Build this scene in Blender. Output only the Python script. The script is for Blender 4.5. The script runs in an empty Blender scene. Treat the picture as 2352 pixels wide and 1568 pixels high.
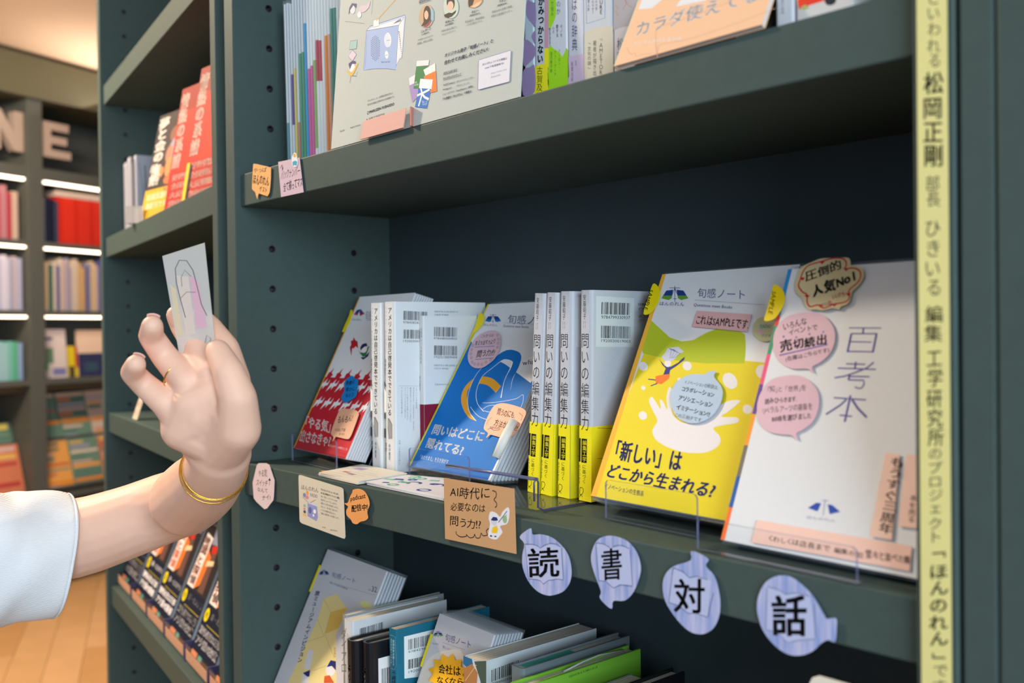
import bpy, bmesh, math, random
from mathutils import Vector, Matrix
from mathutils.geometry import tessellate_polygon

SC = bpy.context.scene
COL = SC.collection
R = math.radians
random.seed(7)

# ------------------------------------------------------------------ camera, world, lights, exposure
cam_d = bpy.data.cameras.new('camera')
cam = bpy.data.objects.new('camera', cam_d)
COL.objects.link(cam)
cam_d.sensor_width = 36.0
cam_d.lens = 34.89
cam_d.clip_start = 0.02
cam_d.dof.use_dof = True
cam_d.dof.focus_distance = 0.965
cam_d.dof.aperture_fstop = 5.2
yaw, pitch, roll = R(41.243), R(-0.611), R(-0.678)
fwd = Vector((-math.cos(yaw) * math.cos(pitch), math.sin(yaw) * math.cos(pitch), math.sin(pitch)))
rgt = Vector((math.sin(yaw), math.cos(yaw), 0))
upv = rgt.cross(fwd)
r2 = math.cos(roll) * rgt + math.sin(roll) * upv
u2 = -math.sin(roll) * rgt + math.cos(roll) * upv
mw = Matrix((r2, u2, -fwd)).transposed().to_4x4()
mw.translation = (1.133, -0.554, 0.1576)
cam.matrix_world = mw
SC.camera = cam

world = bpy.data.worlds.new('world')
SC.world = world
world.use_nodes = True
bgn = world.node_tree.nodes['Background']
bgn.inputs[0].default_value = (0.52, 0.78, 1.0, 1)
bgn.inputs[1].default_value = 0.48

def area(name, loc, target, size, power, col, sizey=None):
    l = bpy.data.lights.new(name, 'AREA')
    l.energy = power
    l.color = col
    if sizey:
        l.shape = 'RECTANGLE'; l.size = size; l.size_y = sizey
    else:
        l.shape = 'DISK'; l.size = size
    o = bpy.data.objects.new(name, l)
    COL.objects.link(o)
    o.location = loc
    o.rotation_euler = (Vector(target) - Vector(loc)).to_track_quat('-Z', 'Y').to_euler()
    return o
area('ceiling_spot_light', (-1.20, -0.66, 1.34), (0.45, 0.05, 0.0), 0.14, 48, (1.0, 0.84, 0.63))
sp = bpy.data.lights.new('aisle_spot_light', 'SPOT'); sp.energy = 170; sp.color = (1.0, 0.66, 0.42); sp.spot_size = R(52); sp.spot_blend = 0.8; sp.shadow_soft_size = 0.08
so = bpy.data.objects.new('aisle_spot_light', sp); COL.objects.link(so); so.location = (-2.2, -0.95, 1.38)
so.rotation_euler = (Vector((-0.85, 0.15, 0.1)) - so.location).to_track_quat('-Z', 'Y').to_euler()
area('ceiling_bounce_fill', (0.5, -2.1, 1.41), (0.5, -2.0, 0.0), 2.6, 28, (0.90, 0.96, 1.0), 1.6)  # added soft fill standing in for bounce off a bright ceiling
area('window_light', (3.4, -1.3, 0.62), (0.3, 0.1, 0.1), 1.8, 122, (0.74, 0.89, 1.0), 1.4)
area('ceiling_lamp_light', (-2.3, 0.1, 1.36), (-3.2, 0.4, -0.6), 0.5, 66, (1.0, 0.82, 0.64))
area('cove_light', (-3.75, 1.2, 1.33 - 0.02), (-3.2, 0.9, 2.5), 0.25, 9, (1.0, 0.88, 0.78), 1.6)

SC.view_settings.view_transform = 'Standard'
SC.view_settings.look = 'None'
SC.view_settings.gamma = 1
SC.view_settings.use_curve_mapping = False
SC.view_settings.exposure = -0.15
SC.cycles.max_bounces = 8
SC.cycles.transparent_max_bounces = 16
SC.cycles.use_denoising = True

# ------------------------------------------------------------------ measured data (metres; print coordinates in millimetres)
FR = {
 'red': ((0.0139,0.0597,0.014),(0.9958,-0.0915,0.0),(0.0408,0.4443,0.8949)),
 'blue': ((0.2246,0.0872,0.0087),(0.9986,-0.0523,0.0),(0.0277,0.5277,0.849)),
 'yellow': ((0.5354,0.0581,0.015),(0.9979,-0.0654,0.0),(0.0278,0.4249,0.9048)),
 'white': ((0.6957,0.0265,0.006),(0.9988,-0.048,0.0),(0.0186,0.3871,0.9219)),
 'fascia': ((0.0,-0.0015,0.0),(1.0,0.0,0.0),(0.0,0.0,1.0)),
 'tape': ((0.858,-0.0074,0.0),(1.0,0.0,0.0),(0.0,0.0,1.0)),
 'toi0': ((0.4232,0.086,0.0028),(0.998,0.0,-0.0637),(0.0637,0.0,0.998)),
 'toi1': ((0.4419,0.086,0.0028),(0.9984,0.0,-0.0562),(0.0562,0.0,0.9984)),
 'toi2': ((0.4655,0.086,0.0028),(0.9996,0.0,-0.0282),(0.0282,0.0,0.9996)),
 'toi3': ((0.4932,0.086,0.0028),(0.9998,0.0,-0.0215),(0.0215,0.0,0.9998)),
 'toi_side': ((0.5077,0.086,0.0025),(-0.0,1.0,-0.0),(0.0215,0.0,0.9998)),
 'whA': ((0.1669,0.076,0.0005),(1.0,0.0,-0.0061),(0.0061,0.0,1.0)),
 'whB': ((0.1951,0.076,0.0005),(1.0,0.0,-0.0061),(0.0061,0.0,1.0)),
 'maroon': ((0.2155,0.11,0.0005),(1.0,0.0,0.0),(0.0,0.0,1.0)),
 'poster': ((0.2132,0.0,0.3525),(1.0,0.0,0.0),(0.0,0.0872,0.9962)),
 'purple': ((0.4944,0.024,0.3535),(1.0,0.0,0.0),(0.0,0.0,1.0)),
 'koga': ((0.5077,0.024,0.3535),(1.0,0.0,0.0),(0.0,0.0,1.0)),
 'green': ((0.5255,0.024,0.3535),(1.0,0.0,0.0),(0.0,0.0,1.0)),
 'kotoba': ((0.5479,0.024,0.3535),(1.0,0.0,0.0),(0.0,0.0,1.0)),
 'cream': ((0.566,0.024,0.3535),(1.0,0.0,0.0),(0.0,0.0,1.0)),
 'grey': ((0.599,0.024,0.3535),(1.0,0.0,0.0),(0.0,0.0,1.0)),
 'peach': ((0.6255,-0.004,0.3545),(1.0,0.0,0.0),(0.0,0.454,0.891)),
 'wspine': ((0.7553,0.012,0.3535),(1.0,0.0,0.0),(0.0,0.0,1.0)),
 'redpic': ((0.7704,0.012,0.3535),(1.0,0.0,0.0),(0.0,0.0,1.0)),
 'vol32': ((0.0055,0.0108,-0.3208),(0.9976,-0.0698,0.0),(0.0306,0.4373,0.8988)),
 'dia': ((0.1835,0.0255,-0.3495),(1.0,0.0,0.0),(0.0,0.0,1.0)),
 'orange_sp': ((0.1745,0.04,-0.3495),(1.0,0.0,0.0),(0.0,0.0,1.0)),
 'black': ((0.1985,0.014,-0.3495),(1.0,0.0,0.0),(0.0,0.0,1.0)),
 'teal': ((0.2455,0.043,-0.3495),(1.0,0.0,0.0),(0.0,0.0,1.0)),
 'kaisha': ((0.2693,0.0042,-0.3416),(0.9986,-0.0523,0.0),(0.0213,0.4062,0.9135)),
 'thick': ((0.3745,0.044,-0.3495),(1.0,0.0,0.0),(0.0,0.0,1.0)),
}
OUT = {
 'red_tab': [(-7.2,193.2),(-5.1,194.1),(-2.0,193.0),(1.0,190.0),(3.6,185.6),(4.9,179.8),(4.9,173.5),(3.1,167.0),(0.5,162.0),(-2.3,160.8),(-4.7,162.5),(-5.3,167.7),(-5.2,174.1),(-4.9,179.6),(-4.9,184.8),(-6.4,189.7)],
 'red_blob': [(79.5,100.9),(83.0,100.3),(86.4,98.7),(89.5,97.4),(92.3,97.2),(95.0,97.4),(97.4,96.8),(99.7,95.1),(101.7,92.6),(103.7,90.0),(105.6,87.2),(107.4,84.3),(108.8,81.5),(109.9,79.0),(110.7,76.7),(110.4,74.7),(108.5,73.0),(105.5,71.4),(102.4,70.0),(99.6,68.4),(96.6,66.9),(93.6,66.0),(90.3,65.8),(86.9,66.3),(83.7,67.2),(80.4,68.7),(77.2,70.7),(75.1,72.9),(75.0,75.1),(76.0,77.5),(76.1,80.0),(74.0,82.8),(71.0,85.8),(68.7,88.6),(67.5,91.1),(67.0,93.5),(67.9,95.7),(70.9,97.9),(75.3,99.9)],
 'red_note': [(87.5,57.1),(91.8,58.2),(97.7,58.5),(103.8,58.6),(110.2,58.8),(116.9,58.8),(122.8,58.5),(127.7,57.7),(131.8,56.5),(134.9,55.1),(136.4,53.9),(136.9,52.6),(137.3,50.2),(138.0,45.8),(138.7,40.2),(139.1,35.3),(139.3,31.5),(139.4,28.3),(138.8,25.8),(138.1,24.1),(136.9,23.0),(133.3,22.4),(125.2,22.4),(114.8,22.8),(106.9,23.0),(103.9,22.7),(103.4,22.3),(103.1,21.4),(102.3,19.7),(101.8,17.6),(101.2,16.6),(100.8,17.7),(100.3,20.0),(99.1,21.9),(96.5,22.9),(93.2,23.6),(90.5,24.6),(88.9,25.5),(87.9,26.7),(87.0,29.4),(85.9,35.0),(85.0,42.2),(84.6,48.3),(84.7,52.3),(85.3,55.1)],
 'blue_tab': [(-5.4,200.2),(-2.1,200.3),(3.1,197.5),(7.4,194.4),(9.8,191.5),(11.2,188.3),(11.7,185.1),(11.0,181.9),(9.4,178.8),(7.6,176.1),(5.8,174.3),(3.8,172.9),(2.2,170.7),(1.4,165.7),(1.0,159.8),(0.6,157.9),(0.2,163.0),(-0.3,172.0),(-1.0,180.7),(-2.9,188.4),(-5.1,195.7)],
 'blue_bub': [(27.1,174.1),(31.8,175.0),(36.8,175.3),(41.7,174.9),(46.6,173.6),(51.5,171.5),(55.9,168.6),(59.6,164.5),(62.8,159.6),(65.2,154.7),(66.7,149.9),(67.3,145.2),(67.1,141.0),(65.8,137.6),(63.5,134.8),(60.8,132.3),(57.8,129.8),(54.3,127.5),(50.2,126.0),(45.3,125.4),(39.9,125.6),(34.7,126.5),(29.8,128.1),(25.1,130.5),(21.0,133.2),(17.5,136.3),(14.5,139.8),(12.2,143.7),(10.6,148.3),(9.8,153.4),(9.8,158.0),(10.8,162.1),(12.7,165.7),(15.3,168.8),(18.7,171.1),(22.7,172.9)],
 'blue_bub2': [(110.7,84.2),(112.8,84.7),(115.2,85.0),(118.7,85.1),(123.9,84.9),(130.2,84.4),(136.5,83.7),(143.1,82.8),(149.7,81.7),(155.0,80.4),(158.2,79.1),(160.0,77.7),(161.2,76.0),(161.9,74.2),(162.1,72.1),(162.0,69.4),(161.8,65.5),(161.5,61.0),(160.6,56.9),(159.1,53.7),(157.2,51.0),(155.1,48.9),(153.3,47.3),(151.2,46.4),(147.5,45.9),(140.5,46.2),(132.0,47.1),(125.3,47.8),(122.3,48.1),(121.2,48.2),(120.2,47.8),(118.5,46.5),(116.9,44.7),(115.7,44.0),(115.7,45.2),(116.2,47.4),(115.6,49.4),(112.7,50.7),(108.7,51.9),(105.5,53.5),(103.8,55.5),(103.0,58.0),(102.4,61.1),(102.0,65.6),(102.0,70.7),(102.3,75.1),(102.9,78.0),(103.9,80.2),(105.1,81.8),(106.7,83.0),(108.6,83.7)],
 'yel_pink': [(57.8,174.0),(117.5,169.2),(118.4,153.6),(57.3,159.0)],
 'yel_badge': [(130.7,166.7),(134.0,166.5),(137.8,165.8),(141.2,164.3),(144.0,161.4),(146.4,157.7),(147.6,154.2),(147.3,151.1),(145.8,148.3),(143.7,146.3),(140.9,145.3),(137.6,145.1),(134.3,145.6),(131.3,146.8),(128.4,148.6),(126.0,150.7),(124.3,153.3),(123.1,156.2),(122.5,158.8),(122.7,161.0),(123.5,163.0),(124.7,164.6),(126.3,165.7),(128.2,166.5)],
 'yel_tab': [(-6.5,202.3),(-4.8,203.2),(-2.5,202.2),(-0.2,200.7),(1.9,199.2),(4.0,197.3),(5.6,195.0),(6.8,192.2),(7.5,188.9),(7.8,185.7),(7.4,182.5),(6.4,179.4),(5.3,176.7),(4.1,174.6),(2.6,173.1),(0.9,172.1),(-1.5,171.5),(-4.2,171.4),(-6.2,172.8),(-6.8,176.2),(-6.8,181.1),(-6.6,186.2),(-6.8,192.0),(-7.0,198.1)],
 'yel_bub': [(72.4,114.8),(77.7,115.4),(83.2,115.4),(87.5,115.5),(89.4,116.2),(90.0,117.2),(91.1,117.9),(93.7,118.4),(96.7,118.8),(98.8,118.5),(98.8,117.4),(98.0,115.7),(98.3,113.7),(101.1,111.3),(105.1,108.7),(108.4,106.0),(110.5,103.5),(112.0,101.1),(112.9,98.3),(113.3,94.9),(113.1,91.1),(112.4,87.6),(111.1,84.4),(109.3,81.3),(107.0,78.7),(104.0,76.5),(100.5,74.7),(96.7,73.4),(92.8,72.7),(88.7,72.5),(84.5,72.8),(80.2,73.7),(75.9,75.1),(71.9,77.1),(68.1,79.9),(64.5,83.3),(61.6,86.8),(59.4,90.2),(57.9,93.6),(57.2,97.1),(57.3,100.8),(58.2,104.6),(60.1,107.9),(63.4,110.7),(67.7,113.1)],
 'white_tab': [(-8.7,199.3),(-7.8,200.0),(-6.4,199.5),(-4.9,198.8),(-3.3,198.1),(-1.5,197.0),(0.2,195.7),(1.8,194.0),(3.2,191.9),(4.3,189.7),(5.0,187.4),(5.3,185.0),(5.2,182.6),(4.7,180.2),(3.9,177.8),(2.9,175.6),(1.9,173.6),(0.7,171.9),(-1.0,170.6),(-3.7,169.7),(-6.8,169.3),(-9.0,169.8),(-9.6,171.7),(-9.4,174.6),(-9.1,177.9),(-9.0,181.6),(-8.9,185.6),(-8.8,189.5),(-8.9,193.3),(-9.0,196.9)],
 'white_star': [(19.9,215.9),(22.7,217.0),(25.7,218.1),(28.6,218.9),(31.3,219.1),(33.8,219.0),(36.6,218.9),(39.9,218.8),(43.3,218.7),(46.4,218.6),(48.8,218.4),(50.8,218.2),(52.4,217.8),(53.5,217.0),(54.1,216.0),(54.7,214.9),(55.0,213.8),(55.3,212.7),(56.1,211.7),(58.1,211.1),(60.7,210.7),(63.0,210.0),(64.8,208.9),(66.3,207.6),(67.4,206.1),(68.1,204.4),(68.4,202.5),(68.3,200.6),(67.8,198.8),(66.9,197.0),(65.9,195.3),(64.6,193.7),(63.1,192.2),(62.0,190.6),(61.8,188.6),(61.9,186.4),(61.9,184.5),(61.5,183.1),(60.9,181.9),(60.0,181.0),(58.5,180.3),(56.8,179.8),(55.4,179.3),(55.0,178.5),(55.1,177.7),(54.6,177.2),(53.0,177.4),(50.9,178.0),(48.6,178.3),(46.2,177.8),(43.7,177.1),(41.3,176.6),(38.9,176.8),(36.6,177.3),(34.5,177.7),(32.6,177.6),(30.8,177.3),(29.2,177.5),(27.6,178.4),(26.2,179.8),(24.8,181.4),(23.7,183.3),(22.6,185.3),(21.3,187.2),(19.4,188.6),(17.3,189.7),(15.4,191.2),(14.0,193.1),(12.8,195.3),(12.0,197.7),(11.6,200.2),(11.5,202.9),(11.6,205.5),(11.8,208.0),(12.2,210.5),(13.2,212.5),(15.0,213.9),(17.3,214.9)],
 'white_starcol': 0,
 'white_bub1': [(16.4,174.7),(19.6,175.3),(23.2,175.8),(26.9,176.0),(30.5,176.0),(34.2,175.7),(37.8,174.9),(41.3,173.4),(44.7,171.5),(47.7,169.2),(50.4,166.6),(52.8,163.6),(54.6,160.6),(55.8,157.5),(56.4,154.2),(56.6,151.1),(56.3,148.2),(55.5,145.4),(54.3,142.8),(52.7,140.5),(50.8,138.5),(48.8,136.8),(46.6,135.4),(44.3,134.3),(43.0,133.1),(43.6,131.3),(45.1,129.4),(45.8,128.4),(44.6,128.9),(42.6,130.2),(40.6,131.2),(39.2,131.6),(37.8,131.7),(35.9,131.7),(33.0,131.5),(29.6,131.2),(26.0,131.5),(22.4,132.5),(18.7,134.0),(15.2,136.1),(12.0,138.8),(9.2,142.0),(6.8,145.3),(5.0,148.8),(3.8,152.5),(3.1,156.0),(3.0,159.3),(3.4,162.5),(4.3,165.4),(5.7,167.9),(7.6,170.0),(9.6,171.7),(11.6,173.0),(13.8,173.9)],
 'white_bub2': [(19.5,125.3),(22.6,125.9),(26.0,126.3),(29.3,126.5),(32.5,126.4),(35.7,125.9),(38.9,125.0),(42.1,123.5),(45.3,121.5),(48.1,119.4),(50.4,117.2),(52.3,114.8),(53.8,112.1),(55.0,108.9),(55.8,105.3),(56.1,101.8),(55.8,98.5),(55.0,95.3),(53.8,92.4),(52.0,90.0),(49.8,88.0),(47.8,86.3),(45.9,85.1),(44.1,84.3),(43.1,83.3),(43.7,81.5),(45.0,79.4),(45.4,78.3),(43.9,78.9),(41.4,80.4),(38.7,81.5),(35.9,81.7),(32.8,81.4),(29.6,81.4),(26.1,81.6),(22.5,82.0),(19.0,82.9),(15.7,84.4),(12.5,86.4),(9.8,88.8),(7.6,91.8),(5.8,95.3),(4.5,98.8),(3.7,102.1),(3.4,105.4),(3.5,108.5),(4.1,111.6),(5.3,114.6),(6.6,117.2),(8.1,119.4),(9.9,121.4),(11.9,122.9),(14.2,124.0),(16.7,124.7)],
 'white_strip': [(27.7,18.3),(143.2,18.6),(145.0,3.4),(27.5,2.0)],
 'white_strip2': [(113.0,75.5),(122.9,75.2),(129.8,20.2),(114.6,20.2)],
 'white_strip3': [(127.6,75.9),(134.9,75.7),(144.0,29.7),(131.9,29.3)],
 'hex': [(41.2,3.1),(60.3,4.9),(68.1,3.4),(80.0,-13.1),(77.9,-31.0),(76.2,-37.1),(60.3,-48.7),(53.9,-50.3),(33.3,-43.8),(26.9,-40.0),(24.8,-22.0),(36.3,0.4)],
 'radio': [(136.9,-3.6),(138.1,-1.2),(142.0,-0.9),(227.0,-5.4),(230.7,-6.5),(231.4,-8.4),(233.9,-56.5),(232.6,-58.6),(229.4,-58.8),(142.5,-54.8),(139.1,-53.6),(138.1,-51.6)],
 'pod': [(251.6,-4.8),(254.6,-3.9),(258.6,-3.1),(262.5,-2.7),(265.9,-2.8),(269.1,-3.2),(271.9,-3.9),(274.2,-4.9),(276.1,-6.3),(277.7,-7.7),(279.1,-9.2),(280.2,-10.8),(281.0,-12.4),(281.6,-14.0),(281.9,-15.7),(281.6,-17.5),(280.3,-19.7),(278.5,-22.1),(277.3,-24.4),(277.6,-26.6),(278.6,-28.7),(278.7,-30.6),(277.2,-32.1),(274.9,-33.3),(272.3,-34.3),(269.6,-35.1),(266.7,-35.7),(264.0,-36.5),(261.9,-37.6),(260.1,-38.8),(258.0,-39.7),(255.3,-40.1),(252.4,-40.1),(250.0,-39.7),(248.5,-38.8),(247.4,-37.5),(246.0,-36.3),(243.6,-35.4),(240.8,-34.5),(238.7,-33.4),(237.7,-31.8),(237.4,-30.0),(237.6,-28.2),(238.8,-26.6),(240.5,-25.0),(241.4,-23.8),(240.9,-23.2),(239.7,-22.9),(238.3,-22.6),(236.6,-22.1),(234.7,-21.5),(234.1,-21.0),(235.6,-20.7),(238.3,-20.5),(240.8,-19.6),(242.5,-17.7),(244.0,-15.1),(245.4,-12.8),(247.0,-10.9),(248.6,-9.2),(249.9,-7.7),(250.3,-6.5),(250.5,-5.6)],
 'kraft': [(406.1,23.3),(503.8,24.3),(505.5,-30.6),(407.0,-32.5)],
 'bal1': [(523.8,-6.3),(524.6,-6.7),(524.8,-7.7),(525.0,-8.8),(525.1,-9.8),(525.3,-10.7),(526.4,-11.2),(529.0,-10.9),(532.6,-10.0),(536.4,-9.5),(540.3,-9.4),(544.3,-9.5),(548.4,-10.1),(552.5,-11.2),(556.5,-12.8),(560.1,-14.7),(563.3,-16.8),(566.1,-19.3),(568.3,-22.1),(569.9,-25.6),(570.9,-29.4),(571.4,-33.1),(571.3,-36.4),(570.7,-39.6),(569.6,-42.6),(567.9,-45.5),(565.6,-48.3),(562.9,-50.8),(559.8,-52.9),(556.2,-54.6),(552.7,-56.0),(549.4,-57.2),(546.0,-58.1),(542.5,-58.5),(538.5,-58.5),(534.3,-58.0),(530.3,-57.0),(526.5,-55.3),(522.9,-53.1),(519.8,-50.5),(517.2,-47.5),(515.1,-44.1),(513.6,-40.7),(512.8,-37.5),(512.7,-34.4),(512.9,-31.1),(513.9,-27.4),(515.4,-23.6),(515.8,-20.4),(514.0,-18.5),(511.2,-17.2),(509.9,-15.8),(511.3,-13.8),(514.1,-11.7),(516.9,-9.9),(519.4,-8.3),(521.9,-7.0)],
 'bal2': [(609.5,-0.1),(612.9,0.7),(616.4,1.1),(620.0,1.1),(623.9,0.8),(628.0,0.2),(631.7,-0.9),(634.9,-2.5),(637.8,-4.7),(640.2,-7.2),(642.1,-10.3),(643.5,-13.8),(644.3,-17.2),(644.4,-20.1),(643.8,-22.9),(642.8,-26.0),(641.3,-29.9),(639.2,-34.1),(636.9,-37.9),(634.3,-41.1),(631.4,-43.8),(628.2,-45.9),(624.1,-47.1),(619.6,-47.6),(616.3,-48.6),(615.2,-50.7),(615.3,-53.2),(614.7,-54.8),(612.5,-54.7),(609.7,-53.6),(607.2,-52.4),(605.1,-51.2),(603.2,-49.8),(602.1,-48.4),(602.4,-47.1),(603.4,-45.7),(603.7,-43.7),(602.4,-40.9),(600.3,-37.6),(598.3,-34.0),(596.4,-30.2),(594.6,-26.2),(593.5,-22.5),(593.3,-19.2),(593.8,-16.2),(594.8,-13.3),(596.2,-10.2),(598.0,-7.2),(600.3,-4.6),(603.0,-2.7),(606.2,-1.2)],
 'bal3': [(691.3,1.2),(693.4,1.6),(696.2,1.3),(699.1,0.7),(702.0,0.0),(704.9,-0.9),(706.6,-2.1),(706.1,-3.5),(704.5,-5.2),(704.0,-7.0),(705.8,-8.6),(708.8,-10.3),(711.4,-12.7),(713.2,-16.3),(714.5,-20.6),(715.5,-24.9),(716.0,-28.9),(716.1,-32.9),(715.7,-36.8),(714.6,-40.7),(713.0,-44.5),(711.0,-47.7),(708.8,-50.3),(706.2,-52.3),(703.5,-53.9),(700.7,-55.1),(697.7,-55.8),(694.7,-56.1),(691.8,-56.0),(688.8,-55.4),(685.7,-54.2),(682.2,-52.3),(678.6,-49.9),(675.3,-47.2),(672.3,-44.4),(669.6,-41.4),(667.5,-38.3),(666.1,-35.0),(665.4,-31.6),(665.2,-28.3),(665.5,-25.2),(666.3,-22.3),(667.7,-19.5),(669.7,-16.8),(672.4,-14.2),(675.8,-11.8),(680.9,-9.5),(686.8,-7.3),(691.0,-5.2),(691.9,-2.8),(691.2,-0.4)],
 'bal4': [(764.5,-2.8),(766.9,-2.3),(769.3,-2.1),(772.0,-2.4),(775.1,-3.4),(778.4,-5.0),(781.4,-6.7),(784.0,-8.4),(786.3,-10.3),(788.6,-12.6),(791.1,-15.8),(793.6,-19.4),(795.6,-22.1),(796.5,-23.4),(796.8,-23.9),(797.6,-24.0),(799.5,-23.4),(801.9,-22.5),(803.6,-22.4),(804.2,-23.7),(804.2,-25.9),(804.0,-28.4),(803.9,-31.5),(803.6,-34.8),(803.0,-37.2),(801.8,-37.6),(800.2,-37.1),(798.5,-36.9),(796.9,-37.6),(795.2,-38.8),(793.4,-40.3),(791.5,-42.3),(789.5,-44.6),(787.2,-46.7),(784.6,-48.5),(781.8,-50.1),(778.9,-51.3),(775.8,-52.2),(772.6,-52.8),(769.3,-52.8),(766.0,-52.2),(762.8,-51.1),(759.6,-49.5),(756.4,-47.4),(753.4,-44.8),(750.8,-41.9),(748.8,-38.6),(747.4,-34.9),(746.4,-31.4),(745.9,-28.2),(746.0,-25.0),(746.5,-21.8),(747.7,-18.2),(749.3,-14.6),(751.2,-11.4),(753.3,-8.9),(755.6,-7.0),(757.9,-5.4),(760.1,-4.2),(762.2,-3.4)],
 'orange1': [(40.9,360.4),(49.1,358.8),(59.4,356.1),(70.5,353.6),(79.7,351.1),(82.4,350.2),(82.2,347.6),(81.7,338.5),(80.0,328.6),(77.8,321.8),(73.1,318.2),(62.2,320.9),(51.6,324.0),(48.5,320.5),(47.4,317.4),(45.0,321.3),(42.2,326.6),(38.2,328.7),(34.8,330.7),(34.2,333.7),(35.0,338.6),(36.3,348.3),(38.0,357.3),(38.5,360.3)],
 'pinknote': [(100.0,354.5),(149.0,352.7),(156.8,313.4),(105.7,313.7)],
 'clip': [(133.2,355.2),(135.0,357.6),(137.3,359.1),(140.0,359.3),(142.3,358.4),(143.3,356.3),(144.0,353.7),(145.3,351.4),(146.0,349.0),(145.5,345.8),(143.7,343.4),(139.5,343.3),(135.3,344.5),(133.6,346.2),(133.0,348.5),(132.7,351.9)],
 'tape': 0,
 'toi': [(0.4232,0.086,0.0028,-3.653,0.0155),(0.4419,0.086,0.0028,-3.2216,0.0155),(0.4655,0.086,0.0028,-1.6152,0.016),(0.4932,0.086,0.0028,-1.2302,0.0145)],
 'whA': (0.1641,0.076,-0.0024),
 'whB': (0.1923,0.076,0.0003),
 'purple': (0.4944,0.0133,0.024),
 'purple_w': 14.7,
 'koga': (0.5077,0.0178,0.024),
 'green': (0.5255,0.0224,0.024),
 'kotoba': (0.5479,0.0181,0.024),
 'cream': (0.566,0.0325,0.024),
 'grey': (0.599,0.0236,0.024),
 'peach_uv': [(1.9,2.9),(4.3,60.6),(135.5,18.1),(141.5,-2.0)],
 'wspine': (0.7553,0.0141,0.012),
 'redpic': (0.7704,0.0408,0.012),
 'vol32_a': (0.0055,0.0108,-0.3208),
 'vol32_chk': [(0.2,212.8),(162.5,214.4),(25.6,55.2)],
 'kaisha_a': (0.2693,0.0042,-0.3416),
 'burst': [(71.5,165.1),(80.3,161.7),(72.5,157.0),(77.3,151.1),(67.1,149.3),(66.7,142.5),(56.7,144.2),(51.0,138.1),(43.9,142.9),(34.3,139.3),(32.0,146.0),(20.9,145.8),(24.4,152.6),(14.8,156.0),(23.2,161.0),(17.9,167.2),(28.9,168.9),(29.3,176.0),(39.8,174.0),(45.6,180.1),(52.8,175.0),(62.2,178.4),(64.4,171.7),(74.8,171.7)],
 'cards': [(0.1731,0.0021,0.006),(0.2582,0.0006,0.006),(0.2519,0.0644,0.006),(0.1523,0.0737,0.006)],
 'post': [(0.2616,0.0066,0.003),(0.3996,0.0045,0.003),(0.3082,0.0813,0.003),(0.2331,0.0614,0.003)],
 'frameinfo': 0,
 'arm': [((0.0045,-0.4336,-0.0396),0.047),((0.0147,-0.3387,-0.0475),0.0445),((0.0256,-0.2656,-0.0532),0.0432),((0.0366,-0.2153,-0.0568),0.042),((0.0745,-0.1717,-0.0404),0.0385),((0.1033,-0.1432,-0.0256),0.037),((0.1364,-0.1311,-0.0148),0.0355)],
 'forearm': [((0.1794,-0.1502,-0.0064),0.0355),((0.2145,-0.1554,0.0061),0.035),((0.2535,-0.1638,0.0188),0.0325),((0.2915,-0.1733,0.0333),0.029),((0.323,-0.1827,0.0472),0.0262),((0.3406,-0.1882,0.0593),0.0262)],
 'fingers': [[((0.3432,-0.1898,0.0615),0.018),((0.3731,-0.1896,0.1192),0.013),((0.3487,-0.1852,0.1457),0.0112),((0.3238,-0.1875,0.1635),0.01),((0.3222,-0.1952,0.1725),0.0086)],[((0.3412,-0.192,0.0615),0.019),((0.364,-0.2059,0.1242),0.0128),((0.3323,-0.2053,0.1489),0.0114),((0.3076,-0.2059,0.1653),0.0102),((0.3083,-0.2111,0.1742),0.0088)],[((0.3384,-0.1953,0.0616),0.018),((0.3526,-0.222,0.1196),0.0124),((0.3292,-0.2302,0.1401),0.011),((0.3338,-0.243,0.1567),0.0102),((0.3483,-0.2475,0.165),0.0088)],[((0.3352,-0.1989,0.0598),0.017),((0.3415,-0.2351,0.1025),0.0118),((0.3243,-0.2453,0.1169),0.0104),((0.3298,-0.2571,0.1274),0.0096),((0.3456,-0.2601,0.1348),0.0082)],[((0.351,-0.1914,0.0641),0.022),((0.3862,-0.1934,0.0811),0.0185),((0.397,-0.199,0.1065),0.0155),((0.3903,-0.2032,0.1272),0.0128),((0.3751,-0.2051,0.1441),0.0102)]],
 'palm': [((0.3498,-0.1927,0.0696),0.024),((0.3567,-0.2088,0.0892),0.0185),((0.3555,-0.2191,0.1005),0.0165),((0.3741,-0.1979,0.0966),0.018),((0.3694,-0.203,0.1108),0.0155),((0.3421,-0.2211,0.0802),0.018),((0.3844,-0.1954,0.0899),0.0185)],
 'held': [(0.3353,-0.2182,0.1283),(0.3547,-0.1959,0.1308),(0.3476,-0.2024,0.2336),(0.3246,-0.2289,0.2229)],
 'sleeve': [((0.0045,-0.4337,-0.049),0.07),((0.0147,-0.3389,-0.0605),0.0665),((0.0221,-0.2895,-0.0649),0.064),((0.0253,-0.2616,-0.0656),0.0625),((0.0305,-0.2255,-0.0695),0.06)],
 'ringpos': [((0.3391,-0.2283,0.1269),0.0098),((0.346,-0.225,0.1224),0.0108)],
 'wrist': [((0.2915,-0.1733,0.0333),0.029),((0.323,-0.1827,0.0472),0.0255)],
}
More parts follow.
